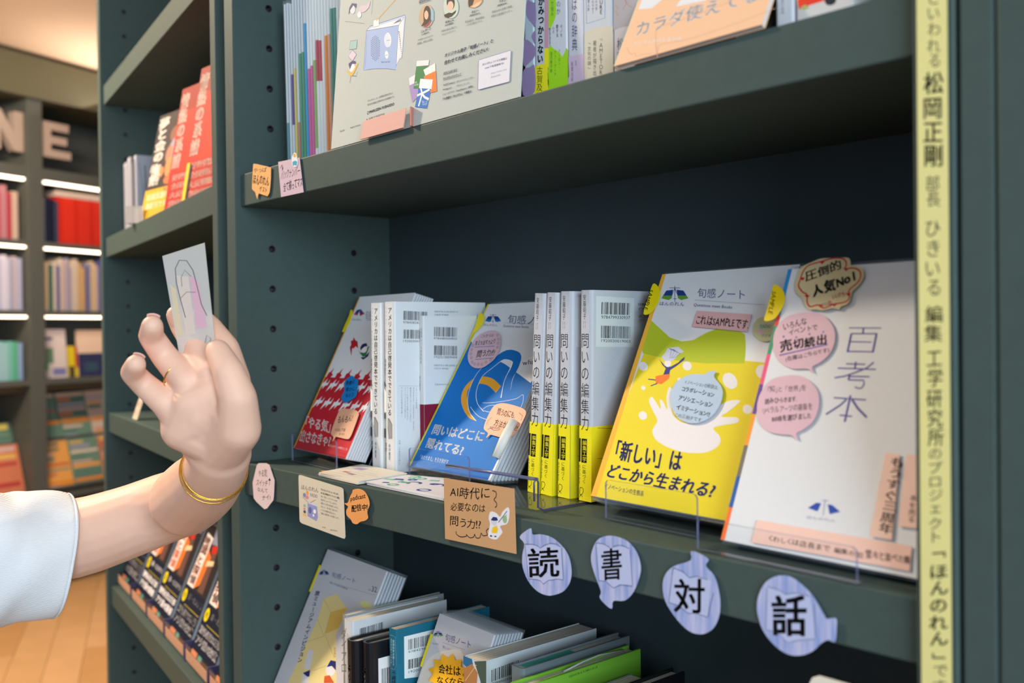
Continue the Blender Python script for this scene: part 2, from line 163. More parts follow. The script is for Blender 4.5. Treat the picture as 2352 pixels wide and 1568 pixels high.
ART = {
 'red_cover': [('P','#b3202f',[(3,98),(144.5,98),(144.5,0),(3,0)]),('P','#e0a02a',[(0,0),(3,0),(3,213),(0,213)]),('P','#b3202f',[(5,96),(7,104),(11,105),(17,111),(16,104),(22,101),(15,96)]),('P','#b3202f',[(30,96),(32,104),(36,105),(42,111),(41,104),(47,101),(40,96)]),('P','#b3202f',[(55,96),(57,104),(61,105),(67,111),(66,104),(72,101),(65,96)]),('P','#b3202f',[(80,96),(82,104),(86,105),(92,111),(91,104),(97,101),(90,96)]),('P','#b3202f',[(105,96),(107,104),(111,105),(117,111),(116,104),(122,101),(115,96)]),('P','#b3202f',[(130,96),(132,104),(136,105),(142,111),(141,104),(144.3,101),(140,96)]),('P','#dfe3ea',[(3,78),(3,86),(3,90),(6,90),(12,96),(11,90),(17,90),(21,95),(19,87),(13,86),(8,81),(8,86),(4,84)]),('P','#dfe3ea',[(21,78),(25,86),(26,90),(31,90),(37,96),(36,90),(42,90),(46,95),(44,87),(38,86),(33,81),(33,86),(29,84)]),('P','#dfe3ea',[(46,78),(50,86),(51,90),(56,90),(62,96),(61,90),(67,90),(71,95),(69,87),(63,86),(58,81),(58,86),(54,84)]),('P','#dfe3ea',[(71,78),(75,86),(76,90),(81,90),(87,96),(86,90),(92,90),(96,95),(94,87),(88,86),(83,81),(83,86),(79,84)]),('P','#dfe3ea',[(96,78),(100,86),(101,90),(106,90),(112,96),(111,90),(117,90),(121,95),(119,87),(113,86),(108,81),(108,86),(104,84)]),('P','#dfe3ea',[(121,78),(125,86),(126,90),(131,90),(137,96),(136,90),(142,90),(144.3,95),(144,87),(138,86),(133,81),(133,86),(129,84)]),('P','#dfe3ea',[(3,54),(6,62),(7,66),(12,66),(18,72),(17,66),(23,66),(27,71),(25,63),(19,62),(14,57),(14,62),(10,60)]),('P','#dfe3ea',[(27,54),(31,62),(32,66),(37,66),(43,72),(42,66),(48,66),(52,71),(50,63),(44,62),(39,57),(39,62),(35,60)]),('P','#dfe3ea',[(52,54),(56,62),(57,66),(62,66),(68,72),(67,66),(73,66),(77,71),(75,63),(69,62),(64,57),(64,62),(60,60)]),('P','#dfe3ea',[(77,54),(81,62),(82,66),(87,66),(93,72),(92,66),(98,66),(102,71),(100,63),(94,62),(89,57),(89,62),(85,60)]),('P','#dfe3ea',[(102,54),(106,62),(107,66),(112,66),(118,72),(117,66),(123,66),(127,71),(125,63),(119,62),(114,57),(114,62),(110,60)]),('P','#dfe3ea',[(127,54),(131,62),(132,66),(137,66),(143,72),(142,66),(144.3,66),(144.3,71),(144.3,63),(144,62),(139,57),(139,62),(135,60)]),('T','#f3eeee','「やる気」',(7.7,28.0),(80.4,26.7),(-1.0,43.3),0.03,0),('T','#f3eeee','出さなきゃ?',(8.5,9.5),(94.1,9.6),(2.1,24.4),0.03,0),('T','#e9c8cc','北のエナジーの湧きどころ',(92.6,10.3),(140.0,9.8),(91.7,13.2),0.0,0),('P','#33397a',[(17.6,187.2),(7.0,186.5),(9.8,193.2),(20.0,194.4)]),('P','#a52838',[(7.4,186.5),(19.1,185.5),(14.5,188.7),(6.8,188.9)]),('P','#33397a',[(20.0,194.4),(35.1,187.3),(26.7,184.2),(19.9,190.1)]),('P','#a52838',[(26.1,184.2),(36.0,187.8),(32.5,189.3),(23.8,187.6)]),('T','#5a6280','ほんのれん',(8.4,178.3),(35.2,177.3),(6.8,181.2),0.0,0),('T','#8a90a5','旬感',(45.8,177.6),(64.2,176.8),(35.3,192.5),0.0,0),('P','#b3202f',[(34.5,154.3),(41.7,150.1),(49.6,148.2),(59.6,138.6),(50.6,141.7),(47.9,138.5),(43.0,138.9),(50.0,127.9),(35.8,139.8),(36.3,143.5),(30.5,149.1),(35.7,149.6)]),('P','#2f7a45',[(60.7,137.2),(70.6,131.8),(81.2,127.5),(88.2,128.5),(86.7,141.9),(83.1,141.0),(83.1,134.7),(77.3,133.3),(69.4,133.2)]),('E','#e9ebf2',(75.7,137.3),(4.7,2.8),(-7.4,3.6)),('P','#22285e',[(69.3,135.5),(63.7,140.0),(66.1,144.6),(75.5,146.0),(81.5,141.9),(74.4,141.0),(70.5,138.2)]),('P','#22285e',[(75.9,126.5),(85.4,123.5),(94.2,128.6),(92.5,134.8),(89.5,131.2),(85.9,127.1)])],
 'red_blob': [('T','#0b3f74','動機は',(73.6,87.0),(94.4,89.6),(71.2,94.0),0.02,1),('T','#0b3f74','誰かに',(80.3,79.3),(102.5,82.1),(76.9,85.4),0.02,1),('T','#0b3f74','もらう',(86.9,71.7),(105.5,74.4),(83.5,77.7),0.02,1)],
 'red_note': [('T','#15161c','もんもん!',(93.3,39.4),(127.7,42.8),(90.5,48.7),0.01,1),('T','#15161c','Yの処方箋',(95.1,28.4),(121.2,30.5),(94.2,33.4),0.0,1),('T','#15161c','あります',(110.1,25.4),(123.6,25.7),(108.9,28.7),0,1)],
 'blue_cover': [('P','#d8cf1e',[(0,0),(3,0),(3,213),(0,213)]),('P','#0470c6',[(3,0),(3,161.6),(39.0,145.8),(86.9,132.9),(143.8,111.7),(150,125.3),(150,80.8),(146.8,0.1)]),('L','#e3a32c',9,[(96.0,101.6),(91.9,103.4),(86.1,106.1),(79.6,108.8),(73.2,110.6),(66.8,111.5),(60.1,111.9),(53.7,111.6),(48.5,110.6),(44.4,108.6),(41.0,105.7),(38.7,102.4),(37.7,99.0),(38.1,95.5),(39.8,91.7),(42.5,87.9),(45.9,84.2),(50.4,80.5),(55.9,76.7),(61.7,73.2),(67.0,70.5),(72.0,68.8),(77.0,67.8),(81.3,67.2),(84.3,66.8)]),('L','#f3f5f8',13.5,[(85.5,68.5),(81.9,70.2),(76.7,72.5),(71.0,75.4),(66.1,78.7),(62.0,82.5),(58.1,86.8),(54.8,91.4),(52.3,96.3),(50.7,101.7),(49.8,107.5),(49.7,113.3),(50.6,118.3),(52.7,122.4),(55.8,125.9),(59.5,129.1),(63.2,132.3),(66.8,135.9),(70.7,139.5),(74.8,142.6),(79.2,144.6),(84.4,145.1),(90.3,144.5),(95.8,143.2),(100.0,141.5),(102.5,139.3),(103.9,136.6),(104.6,133.4),(105.2,130.0),(105.5,126.3),(105.3,122.2),(105.2,117.9),(105.6,113.5),(107.0,108.4),(109.1,102.9),(111.1,97.8),(112.5,94.3)]),('L','#0470c6',12.3,[(87.2,67.8),(83.2,69.6),(77.5,72.2),(71.4,75.2),(66.1,78.7),(61.9,82.5),(58.0,86.8),(54.7,91.4),(52.3,96.3),(50.7,101.7),(49.8,107.5),(49.7,113.3),(50.6,118.3),(52.7,122.4),(55.8,125.9),(59.5,129.1),(63.2,132.3),(66.8,135.9),(70.6,139.5),(74.7,142.6),(79.2,144.6),(84.7,145.1),(90.9,144.5),(96.7,143.2),(101.2,141.5),(103.8,139.3),(105.2,136.6),(105.8,133.4),(106.3,130.0),(106.3,126.3),(105.7,122.3),(105.3,118.0),(105.6,113.5),(107.3,108.1),(109.8,102.1),(112.3,96.6),(114.0,92.8)]),('L','#dfe9f2',0.5,[(84.7,76.5),(85.8,77.4),(87.2,78.6),(89.1,80.0),(91.1,81.0),(93.3,81.7),(95.8,82.2),(98.6,82.6),(101.7,82.8),(105.7,82.8),(110.4,82.7),(114.7,82.3),(117.4,81.8),(118.2,80.9),(117.7,79.8),(116.3,78.6),(114.5,77.6),(112.2,76.7),(109.3,75.7),(106.1,75.0),(102.7,74.5),(98.9,74.4),(94.6,74.6),(90.7,74.9),(88.0,75.1)]),('L','#dfe9f2',0.5,[(61.4,78.4),(65.2,76.4),(70.7,73.5),(77.0,70.6),(83.2,68.3),(89.3,66.9),(95.8,65.9),(102.3,65.3),(108.9,65.3),(115.8,65.8),(123.0,66.8),(129.7,68.3),(135.2,70.3),(139.5,73.0),(142.8,76.3),(145.1,80.0),(146.4,83.5),(146.3,87.4),(144.9,91.6),(142.9,95.2),(140.9,97.3),(139.2,97.3),(137.5,95.8),(135.2,93.8),(132.0,92.1),(127.3,90.9),(121.5,89.7),(115.5,88.6),(110.0,87.7),(105.3,86.9),(101.0,86.2),(96.9,85.7),(93.0,85.2),(89.0,84.9),(85.0,84.6),(81.6,84.5),(79.2,84.4)]),('T','#f4f4f4','問いはどこに',(13.2,40.7),(109.3,39.4),(11.6,53.2),0.03,0),('T','#f4f4f4','隠れてる?',(14.1,24.1),(85.8,20.6),(12.5,36.5),0.03,0),('T','#d9e8f6','「あたりまえ」を引き剥がす',(14.4,10.0),(69.4,9.4),(13.0,15.2),0.0,0),('P','#1b3f86',[(11.4,189.4),(12.8,195.6),(20.2,196.1),(23.4,189.1),(20.8,187.7)]),('P','#1b3f86',[(42.4,188.8),(32.6,195.1),(24.4,196.0),(30.6,189.0),(35.2,187.5)]),('P','#1d6fb0',[(11.4,189.4),(12.0,191.5),(22.2,191.3),(23.4,189.1),(20.8,187.7)]),('P','#1d6fb0',[(42.4,188.8),(38.9,191.0),(28.9,191.2),(30.6,189.0),(35.2,187.5)]),('L','#1b3f86',0.5,[(15.0,197.7),(27.5,197.4)]),('L','#1b3f86',0.5,[(20.0,199.4),(29.0,186.2)]),('L','#1b3f86',0.5,[(25.2,188.7),(29.4,188.7)]),('L','#1b3f86',0.5,[(21.5,197.2),(21.9,192.1)]),('L','#1b3f86',0.5,[(21.5,197.2),(28.1,192.0)]),('T','#4c5578','ほんのれん',(12.4,183.0),(41.0,181.5),(11.1,186.1),0.0,0),('T','#56608c','旬感ノート',(56.5,185.4),(141.1,179.9),(50.3,197.4),0.0,0),('L','#8a93a8',0.3,[(47.7,186.4),(133.3,182.0)]),('T','#4c5578','Questions meet Books',(51.9,180.1),(98.7,177.9),(50.0,184.0),0.0,0),('L','#f0f3f7',1.2,[(117.4,127.0),(116.8,136.8),(128.7,142.8)]),('T','#1b2e66','what',(117.6,131.9),(140.8,134.0),(114.1,138.1),0,1)],
 'blue_bub': [('T','#15161c','これからは',(21.7,165.2),(44.9,166.6),(19.9,169.7),0,1),('T','#15161c','答えを出す力より',(17.6,154.4),(53.9,156.9),(15.1,161.6),0.01,1),('L','#3c4fa0',0.6,[(18.8,152.6),(55.6,154.3)]),('T','#15161c','問う力!!!',(31.3,138.6),(62.9,141.8),(28.4,148.3),0.02,1),('L','#3c4fa0',0.6,[(31.5,136.5),(64.6,139.2)]),('L','#15161c',0.35,[(53.1,168.6),(53.3,168.2),(53.4,167.9),(53.3,167.6),(53.1,167.4),(52.8,167.2),(52.4,167.2),(51.9,167.3),(51.4,167.5),(50.9,167.7),(50.4,168.0),(50.0,168.4),(49.7,168.8),(49.5,169.2),(49.4,169.5),(49.5,169.8),(49.7,170.0),(50.0,170.2),(50.4,170.2),(50.9,170.1),(51.4,169.9),(51.9,169.7),(52.4,169.4),(52.8,169.0),(53.1,168.6)]),('L','#15161c',0.35,[(58.1,163.4),(58.3,163.0),(58.4,162.7),(58.3,162.4),(58.1,162.2),(57.8,162.0),(57.4,162.0),(56.9,162.0),(56.4,162.2),(55.9,162.4),(55.4,162.7),(55.0,163.0),(54.7,163.4),(54.5,163.8),(54.4,164.1),(54.5,164.4),(54.7,164.6),(55.0,164.8),(55.4,164.8),(55.9,164.8),(56.4,164.6),(56.9,164.4),(57.4,164.1),(57.8,163.8),(58.1,163.4)]),('L','#15161c',0.35,[(61.2,158.2),(61.4,157.8),(61.5,157.5),(61.4,157.2),(61.2,157.0),(60.8,156.8),(60.4,156.8),(59.9,156.8),(59.4,157.0),(58.8,157.2),(58.3,157.5),(57.9,157.8),(57.6,158.2),(57.4,158.6),(57.3,158.9),(57.4,159.2),(57.6,159.4),(58.0,159.6),(58.4,159.6),(58.9,159.6),(59.4,159.4),(60.0,159.2),(60.5,158.9),(60.9,158.6),(61.2,158.2)]),('L','#15161c',0.35,[(63.7,153.0),(63.9,152.6),(63.9,152.3),(63.8,152.0),(63.6,151.8),(63.3,151.6),(62.9,151.6),(62.4,151.6),(61.9,151.8),(61.4,152.0),(61.0,152.3),(60.6,152.6),(60.3,153.0),(60.1,153.4),(60.1,153.7),(60.2,154.0),(60.4,154.2),(60.7,154.4),(61.1,154.4),(61.6,154.4),(62.1,154.2),(62.6,154.0),(63.0,153.7),(63.4,153.4),(63.7,153.0)]),('L','#15161c',0.35,[(62.0,136.6),(62.2,136.2),(62.2,135.9),(62.1,135.6),(61.9,135.4),(61.6,135.2),(61.2,135.2),(60.7,135.2),(60.2,135.4),(59.7,135.6),(59.3,135.9),(58.9,136.2),(58.6,136.6),(58.4,137.0),(58.4,137.3),(58.5,137.6),(58.7,137.8),(59.0,138.0),(59.4,138.0),(59.9,138.0),(60.4,137.8),(60.9,137.6),(61.3,137.3),(61.7,137.0),(62.0,136.6)]),('L','#15161c',0.35,[(55.5,133.6),(55.7,133.3),(55.7,132.9),(55.6,132.7),(55.4,132.4),(55.1,132.3),(54.7,132.2),(54.2,132.2),(53.7,132.3),(53.2,132.5),(52.8,132.8),(52.4,133.1),(52.1,133.4),(51.9,133.7),(51.9,134.1),(52.0,134.3),(52.2,134.6),(52.5,134.7),(52.9,134.8),(53.4,134.8),(53.9,134.7),(54.4,134.5),(54.8,134.2),(55.2,133.9),(55.5,133.6)]),('L','#15161c',0.35,[(50.0,130.7),(50.2,130.4),(50.2,130.0),(50.1,129.8),(49.9,129.5),(49.6,129.4),(49.2,129.3),(48.7,129.3),(48.2,129.4),(47.7,129.6),(47.3,129.9),(46.9,130.2),(46.6,130.5),(46.4,130.8),(46.4,131.2),(46.5,131.4),(46.7,131.7),(47.0,131.8),(47.4,131.9),(47.9,131.9),(48.4,131.8),(48.9,131.6),(49.3,131.3),(49.7,131.0),(50.0,130.7)]),('L','#15161c',0.35,[(43.3,130.5),(43.5,130.1),(43.5,129.8),(43.4,129.5),(43.2,129.3),(42.9,129.1),(42.5,129.1),(42.0,129.1),(41.5,129.3),(41.0,129.5),(40.6,129.8),(40.2,130.1),(39.9,130.5),(39.7,130.9),(39.7,131.2),(39.8,131.5),(40.0,131.7),(40.3,131.9),(40.7,131.9),(41.2,131.9),(41.7,131.7),(42.2,131.5),(42.6,131.2),(43.0,130.9),(43.3,130.5)]),('L','#15161c',0.35,[(36.1,130.7),(36.3,130.3),(36.4,130.0),(36.3,129.7),(36.1,129.5),(35.7,129.3),(35.3,129.3),(34.8,129.3),(34.3,129.5),(33.7,129.7),(33.2,130.0),(32.8,130.3),(32.5,130.7),(32.3,131.1),(32.2,131.4),(32.3,131.7),(32.5,131.9),(32.9,132.1),(33.3,132.1),(33.8,132.1),(34.3,131.9),(34.9,131.7),(35.4,131.4),(35.8,131.1),(36.1,130.7)]),('L','#15161c',0.35,[(29.9,133.0),(30.1,132.6),(30.2,132.3),(30.1,132.0),(29.9,131.8),(29.5,131.6),(29.1,131.6),(28.6,131.6),(28.1,131.8),(27.5,132.0),(27.0,132.3),(26.6,132.6),(26.3,133.0),(26.1,133.4),(26.0,133.7),(26.1,134.0),(26.3,134.2),(26.7,134.4),(27.1,134.4),(27.6,134.4),(28.1,134.2),(28.7,134.0),(29.2,133.7),(29.6,133.4),(29.9,133.0)]),('L','#15161c',0.35,[(24.2,138.5),(24.4,138.1),(24.5,137.8),(24.4,137.5),(24.2,137.3),(23.8,137.1),(23.4,137.1),(22.9,137.1),(22.4,137.3),(21.8,137.5),(21.3,137.8),(20.9,138.1),(20.6,138.5),(20.4,138.9),(20.3,139.2),(20.4,139.5),(20.6,139.7),(21.0,139.9),(21.4,139.9),(21.9,139.9),(22.4,139.7),(23.0,139.5),(23.5,139.2),(23.9,138.9),(24.2,138.5)]),('L','#15161c',0.35,[(19.7,143.8),(19.9,143.4),(20.0,143.1),(19.9,142.8),(19.7,142.5),(19.3,142.4),(18.9,142.3),(18.4,142.3),(17.9,142.4),(17.3,142.6),(16.8,142.9),(16.4,143.2),(16.1,143.6),(15.9,144.0),(15.8,144.3),(15.9,144.6),(16.1,144.9),(16.5,145.0),(16.9,145.1),(17.4,145.1),(17.9,145.0),(18.5,144.8),(19.0,144.5),(19.4,144.2),(19.7,143.8)]),('L','#15161c',0.35,[(17.5,149.1),(17.7,148.7),(17.8,148.4),(17.7,148.0),(17.5,147.8),(17.1,147.7),(16.7,147.6),(16.2,147.7),(15.7,147.8),(15.1,148.0),(14.6,148.4),(14.2,148.7),(13.9,149.1),(13.7,149.5),(13.6,149.8),(13.7,150.2),(13.9,150.4),(14.3,150.5),(14.7,150.6),(15.2,150.5),(15.7,150.4),(16.3,150.2),(16.8,149.8),(17.2,149.5),(17.5,149.1)]),('L','#15161c',0.35,[(16.0,154.8),(16.2,154.4),(16.3,154.0),(16.2,153.7),(16.0,153.5),(15.6,153.4),(15.2,153.3),(14.7,153.4),(14.2,153.5),(13.6,153.7),(13.1,154.0),(12.7,154.4),(12.4,154.8),(12.2,155.2),(12.1,155.6),(12.2,155.9),(12.4,156.1),(12.8,156.2),(13.2,156.3),(13.7,156.2),(14.2,156.1),(14.8,155.9),(15.3,155.6),(15.7,155.2),(16.0,154.8)])],
 'blue_bub2': [('T','#15161c','問うのにも.',(115.3,71.0),(146.8,67.8),(113.3,79.3),0.01,1),('T','#15161c','方法がある!!',(118.7,58.4),(159.5,54.5),(117.4,66.7),0.01,1),('T','#15161c','method',(114.8,54.7),(131.0,55.0),(113.0,58.5),0,1),('L','#15161c',0.5,[(112.0,53.5),(115.9,55.3),(122.9,53.4),(130.7,54.3),(133.0,56.1)]),('L','#15161c',0.4,[(109.6,67.6),(105.6,62.9),(107.1,58.5)]),('L','#15161c',0.4,[(150.5,75.8),(158.1,72.5),(158.7,67.2)])],
 'yellow_cover': [('P','#e6d42a',[(0.1,0),(8.9,137.3),(80.6,131.8),(150,127.4),(150,37.4),(150,0),(80.3,0)]),('P','#b6c62a',[(5,167.6),(4.1,166.7),(18.8,158.3),(34.3,149.4),(49.3,145.8),(62.2,147.0),(74.4,153.9),(87.3,158.4),(103.4,157.5),(115.5,152.2),(119.6,142.6),(122.5,132.5),(123.6,126.7),(82.8,125.9),(44.5,128.2),(8.1,134.0),(5,137.1)]),('P','#f2b53c',[(0,0),(7,0),(4.5,213),(0,213)]),('E','#e9e6ea',(13.3,121.6),(5.6,-0.2),(-1.8,4.3)),('E','#e9e6ea',(64.2,123.2),(5.1,-0.2),(-1.6,4.1)),('E','#e9e6ea',(21.6,101.4),(2.7,-0.2),(-0.9,2.0)),('E','#e9e6ea',(60.7,110.2),(2.5,-0.3),(-0.8,1.9)),('E','#e9e6ea',(31.5,76.2),(5.0,0.0),(-1.5,3.8)),('E','#e9e6ea',(139.4,88.5),(4.5,0.0),(-1.2,3.8)),('E','#e9e6ea',(143.4,120.1),(6.4,-0.2),(-1.8,5.6)),('E','#e9e6ea',(114.3,111.3),(7.9,-1.2),(2.6,-6.7)),('P','#e9e6ea',[(47.7,64.2),(48.0,66.2),(49.0,68.4),(50.0,70.5),(50.1,72.6),(48.8,74.6),(46.8,76.5),(44.4,78.4),(42.1,80.4),(39.8,82.6),(37.3,84.9),(35.1,87.2),(33.6,89.1),(33.1,90.8),(33.2,92.3),(33.8,93.4),(34.7,93.8),(35.9,93.4),(37.5,92.3),(39.4,90.9),(41.3,89.5),(43.6,87.7),(46.2,85.5),(48.4,83.7),(49.7,83.1),(49.3,84.3),(47.8,86.8),(46.2,89.5),(45.5,91.2),(45.9,91.7),(47.0,91.5),(48.4,90.9),(49.9,89.9),(51.9,88.1),(54.3,85.5),(56.5,83.4),(57.5,82.8),(56.9,84.5),(55.2,87.7),(53.2,91.4),(51.9,94.6),(51.3,97.2),(51.1,99.7),(51.1,101.7),(51.5,103.0),(52.3,103.4),(53.4,103.1),(54.7,102.2),(55.8,100.8),(56.7,98.8),(57.4,96.2),(58.2,93.3),(59.3,90.4),(60.5,87.5),(61.7,84.4),(63.3,81.4),(65.6,78.9),(68.8,76.7),(72.7,74.8),(76.9,73.3),(81.0,72.6),(85.2,72.8),(89.6,73.6),(93.7,75.0),(97.3,76.6),(100.0,78.6),(102.1,81.0),(104.0,83.5),(106.2,85.8),(108.8,88.0),(111.5,90.1),(114.3,92.0),(117.1,93.5),(120.1,94.5),(123.2,95.1),(126.0,95.4),(128.1,95.5),(129.4,95.4),(130.0,95.1),(130.1,94.5),(129.6,93.5),(128.2,91.8),(126.0,89.6),(123.6,87.2),(121.6,85.3),(119.7,83.8),(117.6,82.5),(116.3,81.4),(116.5,80.7),(119.1,80.5),(123.5,80.8),(128.1,81.1),(131.4,81.0),(133.2,80.3),(134.2,79.2),(134.4,78.0),(133.6,77.0),(131.3,76.2),(127.8,75.5),(123.9,74.8),(120.6,74.0),(117.7,73.2),(114.8,72.4),(112.6,71.6),(111.7,70.5),(112.9,69.2),(115.6,67.6),(118.6,66.0),(120.7,64.3),(121.8,62.6),(122.6,60.9),(122.7,59.2),(122.2,57.5),(120.9,55.8),(118.9,54.0),(116.3,52.4),(113.5,51.1),(110.3,50.1),(106.7,49.4),(102.8,48.9),(98.9,48.6),(95.0,48.4),(91.0,48.4),(86.9,48.5),(82.7,48.9),(78.2,49.5),(73.4,50.3),(68.9,51.3),(64.8,52.3),(61.4,53.4),(58.3,54.5),(55.7,55.8),(53.4,57.2),(51.4,58.8),(49.7,60.5),(48.4,62.3)]),('P','#f07a2a',[(31.7,112.6),(41.0,114.9),(47.4,115.9),(48.3,111.3),(41.7,105.6),(34.5,106.4)]),('P','#2a3580',[(32.2,127.2),(38.9,122.6),(46.0,122.0),(53.1,126.0),(55.7,129.2),(58.6,131.5),(58.8,128.4),(52.4,122.9),(46.6,118.9),(46.8,115.1),(40.2,114.4),(40.8,120.3),(35.7,123.3),(29.3,129.5)]),('E','#e9e6ea',(41.5,125.0),(4.0,-0.4),(0.8,-3.4)),('P','#c9cfe6',[(31.6,131.1),(34.3,134.3),(35.4,139.1),(40.0,139.9),(47.4,140.7),(55.9,136.1),(50.1,133.7),(46.8,127.5),(41.9,127.4),(36.1,127.3)]),('L','#2a3580',0.35,[(37.4,139.1),(40.9,137.5),(42.0,129.7)]),('L','#2a3580',0.35,[(39.0,138.8),(44.9,136.3),(43.2,129.7)]),('L','#2a3580',0.35,[(40.7,138.5),(48.8,135.1),(44.3,129.8)]),('L','#2a3580',0.35,[(42.4,138.2),(52.7,133.9),(45.5,129.8)]),('L','#2a3580',0.9,[(33.4,109.2),(24.2,109.7)]),('L','#2a3580',0.9,[(36.6,106.2),(29.7,103.6)]),('P','#1f3d84',[(8.7,188.2),(11.8,195.8),(19.9,196.3),(21.5,187.8),(18.4,186.1)]),('P','#1f3d84',[(41.6,187.0),(32.8,194.9),(24.3,196.1),(29.2,187.5),(33.7,185.6)]),('P','#5f9a3a',[(8.7,188.2),(9.9,190.9),(20.8,190.5),(21.5,187.8),(18.4,186.1)]),('P','#5f9a3a',[(41.6,187.0),(38.5,189.8),(27.9,190.2),(29.2,187.5),(33.7,185.6)]),('L','#1f3d84',0.5,[(14.7,198.4),(28.0,197.7)]),('L','#1f3d84',0.5,[(20.5,200.3),(26.8,184.0)]),('L','#1f3d84',0.5,[(23.4,187.3),(27.8,187.1)]),('L','#1f3d84',0.5,[(21.5,197.6),(20.7,191.4)]),('L','#1f3d84',0.5,[(21.5,197.6),(27.3,191.1)]),('T','#3c4680','ほんのれん',(9.2,181.2),(39.3,179.6),(8.6,184.9),0.0,0),('T','#56608c','旬感ノート',(51.9,187.4),(104.9,183.4),(49.0,196.7),0.0,0),('L','#8a93a8',0.3,[(49.9,185.1),(127.0,177.9)]),('T','#3f4a7c','Questions meet Books',(50.7,178.6),(94.3,174.9),(50.3,181.9),0.0,0),('T','#2f3a80','「新しい」は',(14.3,34.1),(91.3,31.4),(11.6,52.2),0.035,0),('T','#2f3a80','どこから生まれる?',(10.7,18.5),(130.0,14.9),(12.6,30.8),0.035,0),('T','#4a4a50','イノベーションの生態系',(13.2,8.3),(60.4,7.1),(12.5,13.0),0.0,0)],
 'yel_pink': [('T','#15161c','これはSAMPLEです.',(60.7,161.0),(118.5,155.9),(59.7,169.7),0.02,1)],
 'yel_badge': [('T','#3f4a7c','RADIO',(129.7,157.2),(140.4,156.8),(129.5,160.1),0.0,0),('E','#7fb8a8',(131.1,157.9),(1.8,-0.1),(0.5,-1.6)),('E','#d8a8c8',(131.7,153.6),(2.6,-0.2),(0.7,-1.7)),('T','#3f4a7c','ラジオ',(133.9,149.2),(142.9,148.9),(133.6,151.7),0.0,0)],
 'yel_tab': [('T','#15161c','SAMPLE',(-8.9,197.7),(-8.0,177.3),(-2.8,195.7),0.01,1)],
 'yel_bub': [('T','#15161c','イノベーションの秘訣は,',(69.2,105.9),(106.3,102.3),(68.6,110.1),0,1),('T','#15161c','コラボレーション',(68.4,99.9),(104.7,95.7),(68.0,104.4),0.03,1),('T','#15161c','アソシエーション',(67.8,91.6),(105.8,86.9),(67.6,96.1),0.03,1),('T','#15161c','イミテーション!!',(68.5,83.5),(106.1,78.9),(68.1,87.9),0.03,1),('T','#15161c','この三拍子です.',(70.1,76.9),(100.0,73.9),(69.9,80.3),0,1)],
 'white_cover': [('P','#f5773c',[(0,0),(3.6,0),(3.6,24.1),(0,24.1)]),('P','#2f5fa8',[(0,24.1),(3.6,24.1),(3.6,47.6),(0,47.6)]),('P','#7a7266',[(0,47.6),(3.6,47.6),(3.6,71.3),(0,71.3)]),('P','#f2a03c',[(0,71.3),(3.6,71.3),(3.6,95.5),(0,95.5)]),('P','#6a4f9c',[(0,95.5),(3.6,95.5),(3.6,118.8),(0,118.8)]),('P','#ee5f88',[(0,118.8),(3.6,118.8),(3.6,142.9),(0,142.9)]),('P','#4c9a78',[(0,142.9),(3.6,142.9),(3.6,166.2),(0,166.2)]),('P','#e0554e',[(0,166.2),(3.6,166.2),(3.6,174.9),(0,174.9)]),('P','#2b8fd6',[(0,174.9),(3.6,174.9),(3.6,213),(0,213)]),('L','#5b55a0',0.8,[(64.5,163.7),(89.5,163.3)]),('L','#5b55a0',1.3,[(75.8,163.4),(76.5,159.2)]),('L','#5b55a0',0.9,[(67.1,159.3),(87.5,159.1)]),('L','#5b55a0',1.5,[(67.4,159.1),(67.7,145.3)]),('L','#5b55a0',1.5,[(86.9,159.1),(87.2,145.2)]),('L','#5b55a0',0.8,[(67.6,153.2),(84.5,152.9)]),('L','#5b55a0',0.9,[(67.8,145.9),(87.6,145.8)]),('L','#5b55a0',0.9,[(68.8,136.6),(83.6,136.5)]),('L','#5b55a0',1.2,[(76.0,138.2),(76.3,133.3)]),('L','#5b55a0',0.9,[(62.9,133.3),(92.3,133.0)]),('L','#5b55a0',1.0,[(89.6,138.2),(85.1,133.8),(77.0,130.2),(69.8,127.4),(62.2,126.0)]),('L','#5b55a0',1.4,[(73.4,129.2),(73.5,124.9)]),('L','#5b55a0',0.9,[(74.1,127.4),(88.9,127.6)]),('L','#5b55a0',0.9,[(73.2,124.8),(85.1,124.9),(86.0,122.0),(84.9,119.4),(82.7,118.9),(79.5,119.8)]),('L','#5b55a0',0.9,[(65.2,111.4),(90.1,111.0)]),('L','#5b55a0',1.4,[(77.7,113.7),(77.8,94.6)]),('L','#5b55a0',1.2,[(75.2,110.5),(71.4,106.1),(62.1,99.0)]),('L','#5b55a0',1.5,[(79.6,110.7),(85.5,104.6),(93.5,98.7)]),('L','#5b55a0',0.9,[(72.8,99.1),(82.4,98.8)]),('P','#2f4fae',[(65.0,32.3),(70.5,36.7),(74.1,36.8),(72.7,31.1)]),('P','#2f4fae',[(79.2,36.8),(82.8,36.7),(89.4,33.1),(82.2,30.5)]),('L','#8d97c0',0.4,[(74.4,38.8),(79.3,39.3)]),('L','#8d97c0',0.4,[(76.5,39.7),(77.6,28.8)]),('T','#a4a8c0','ほんのれん',(65.7,25.2),(87.7,25.8),(65.6,27.1),0.0,0)],
 'white_tab': [('T','#6b5a10','SAMPLE',(-8.8,194.8),(-7.1,175.9),(-4.1,193.3),0.01,1)],
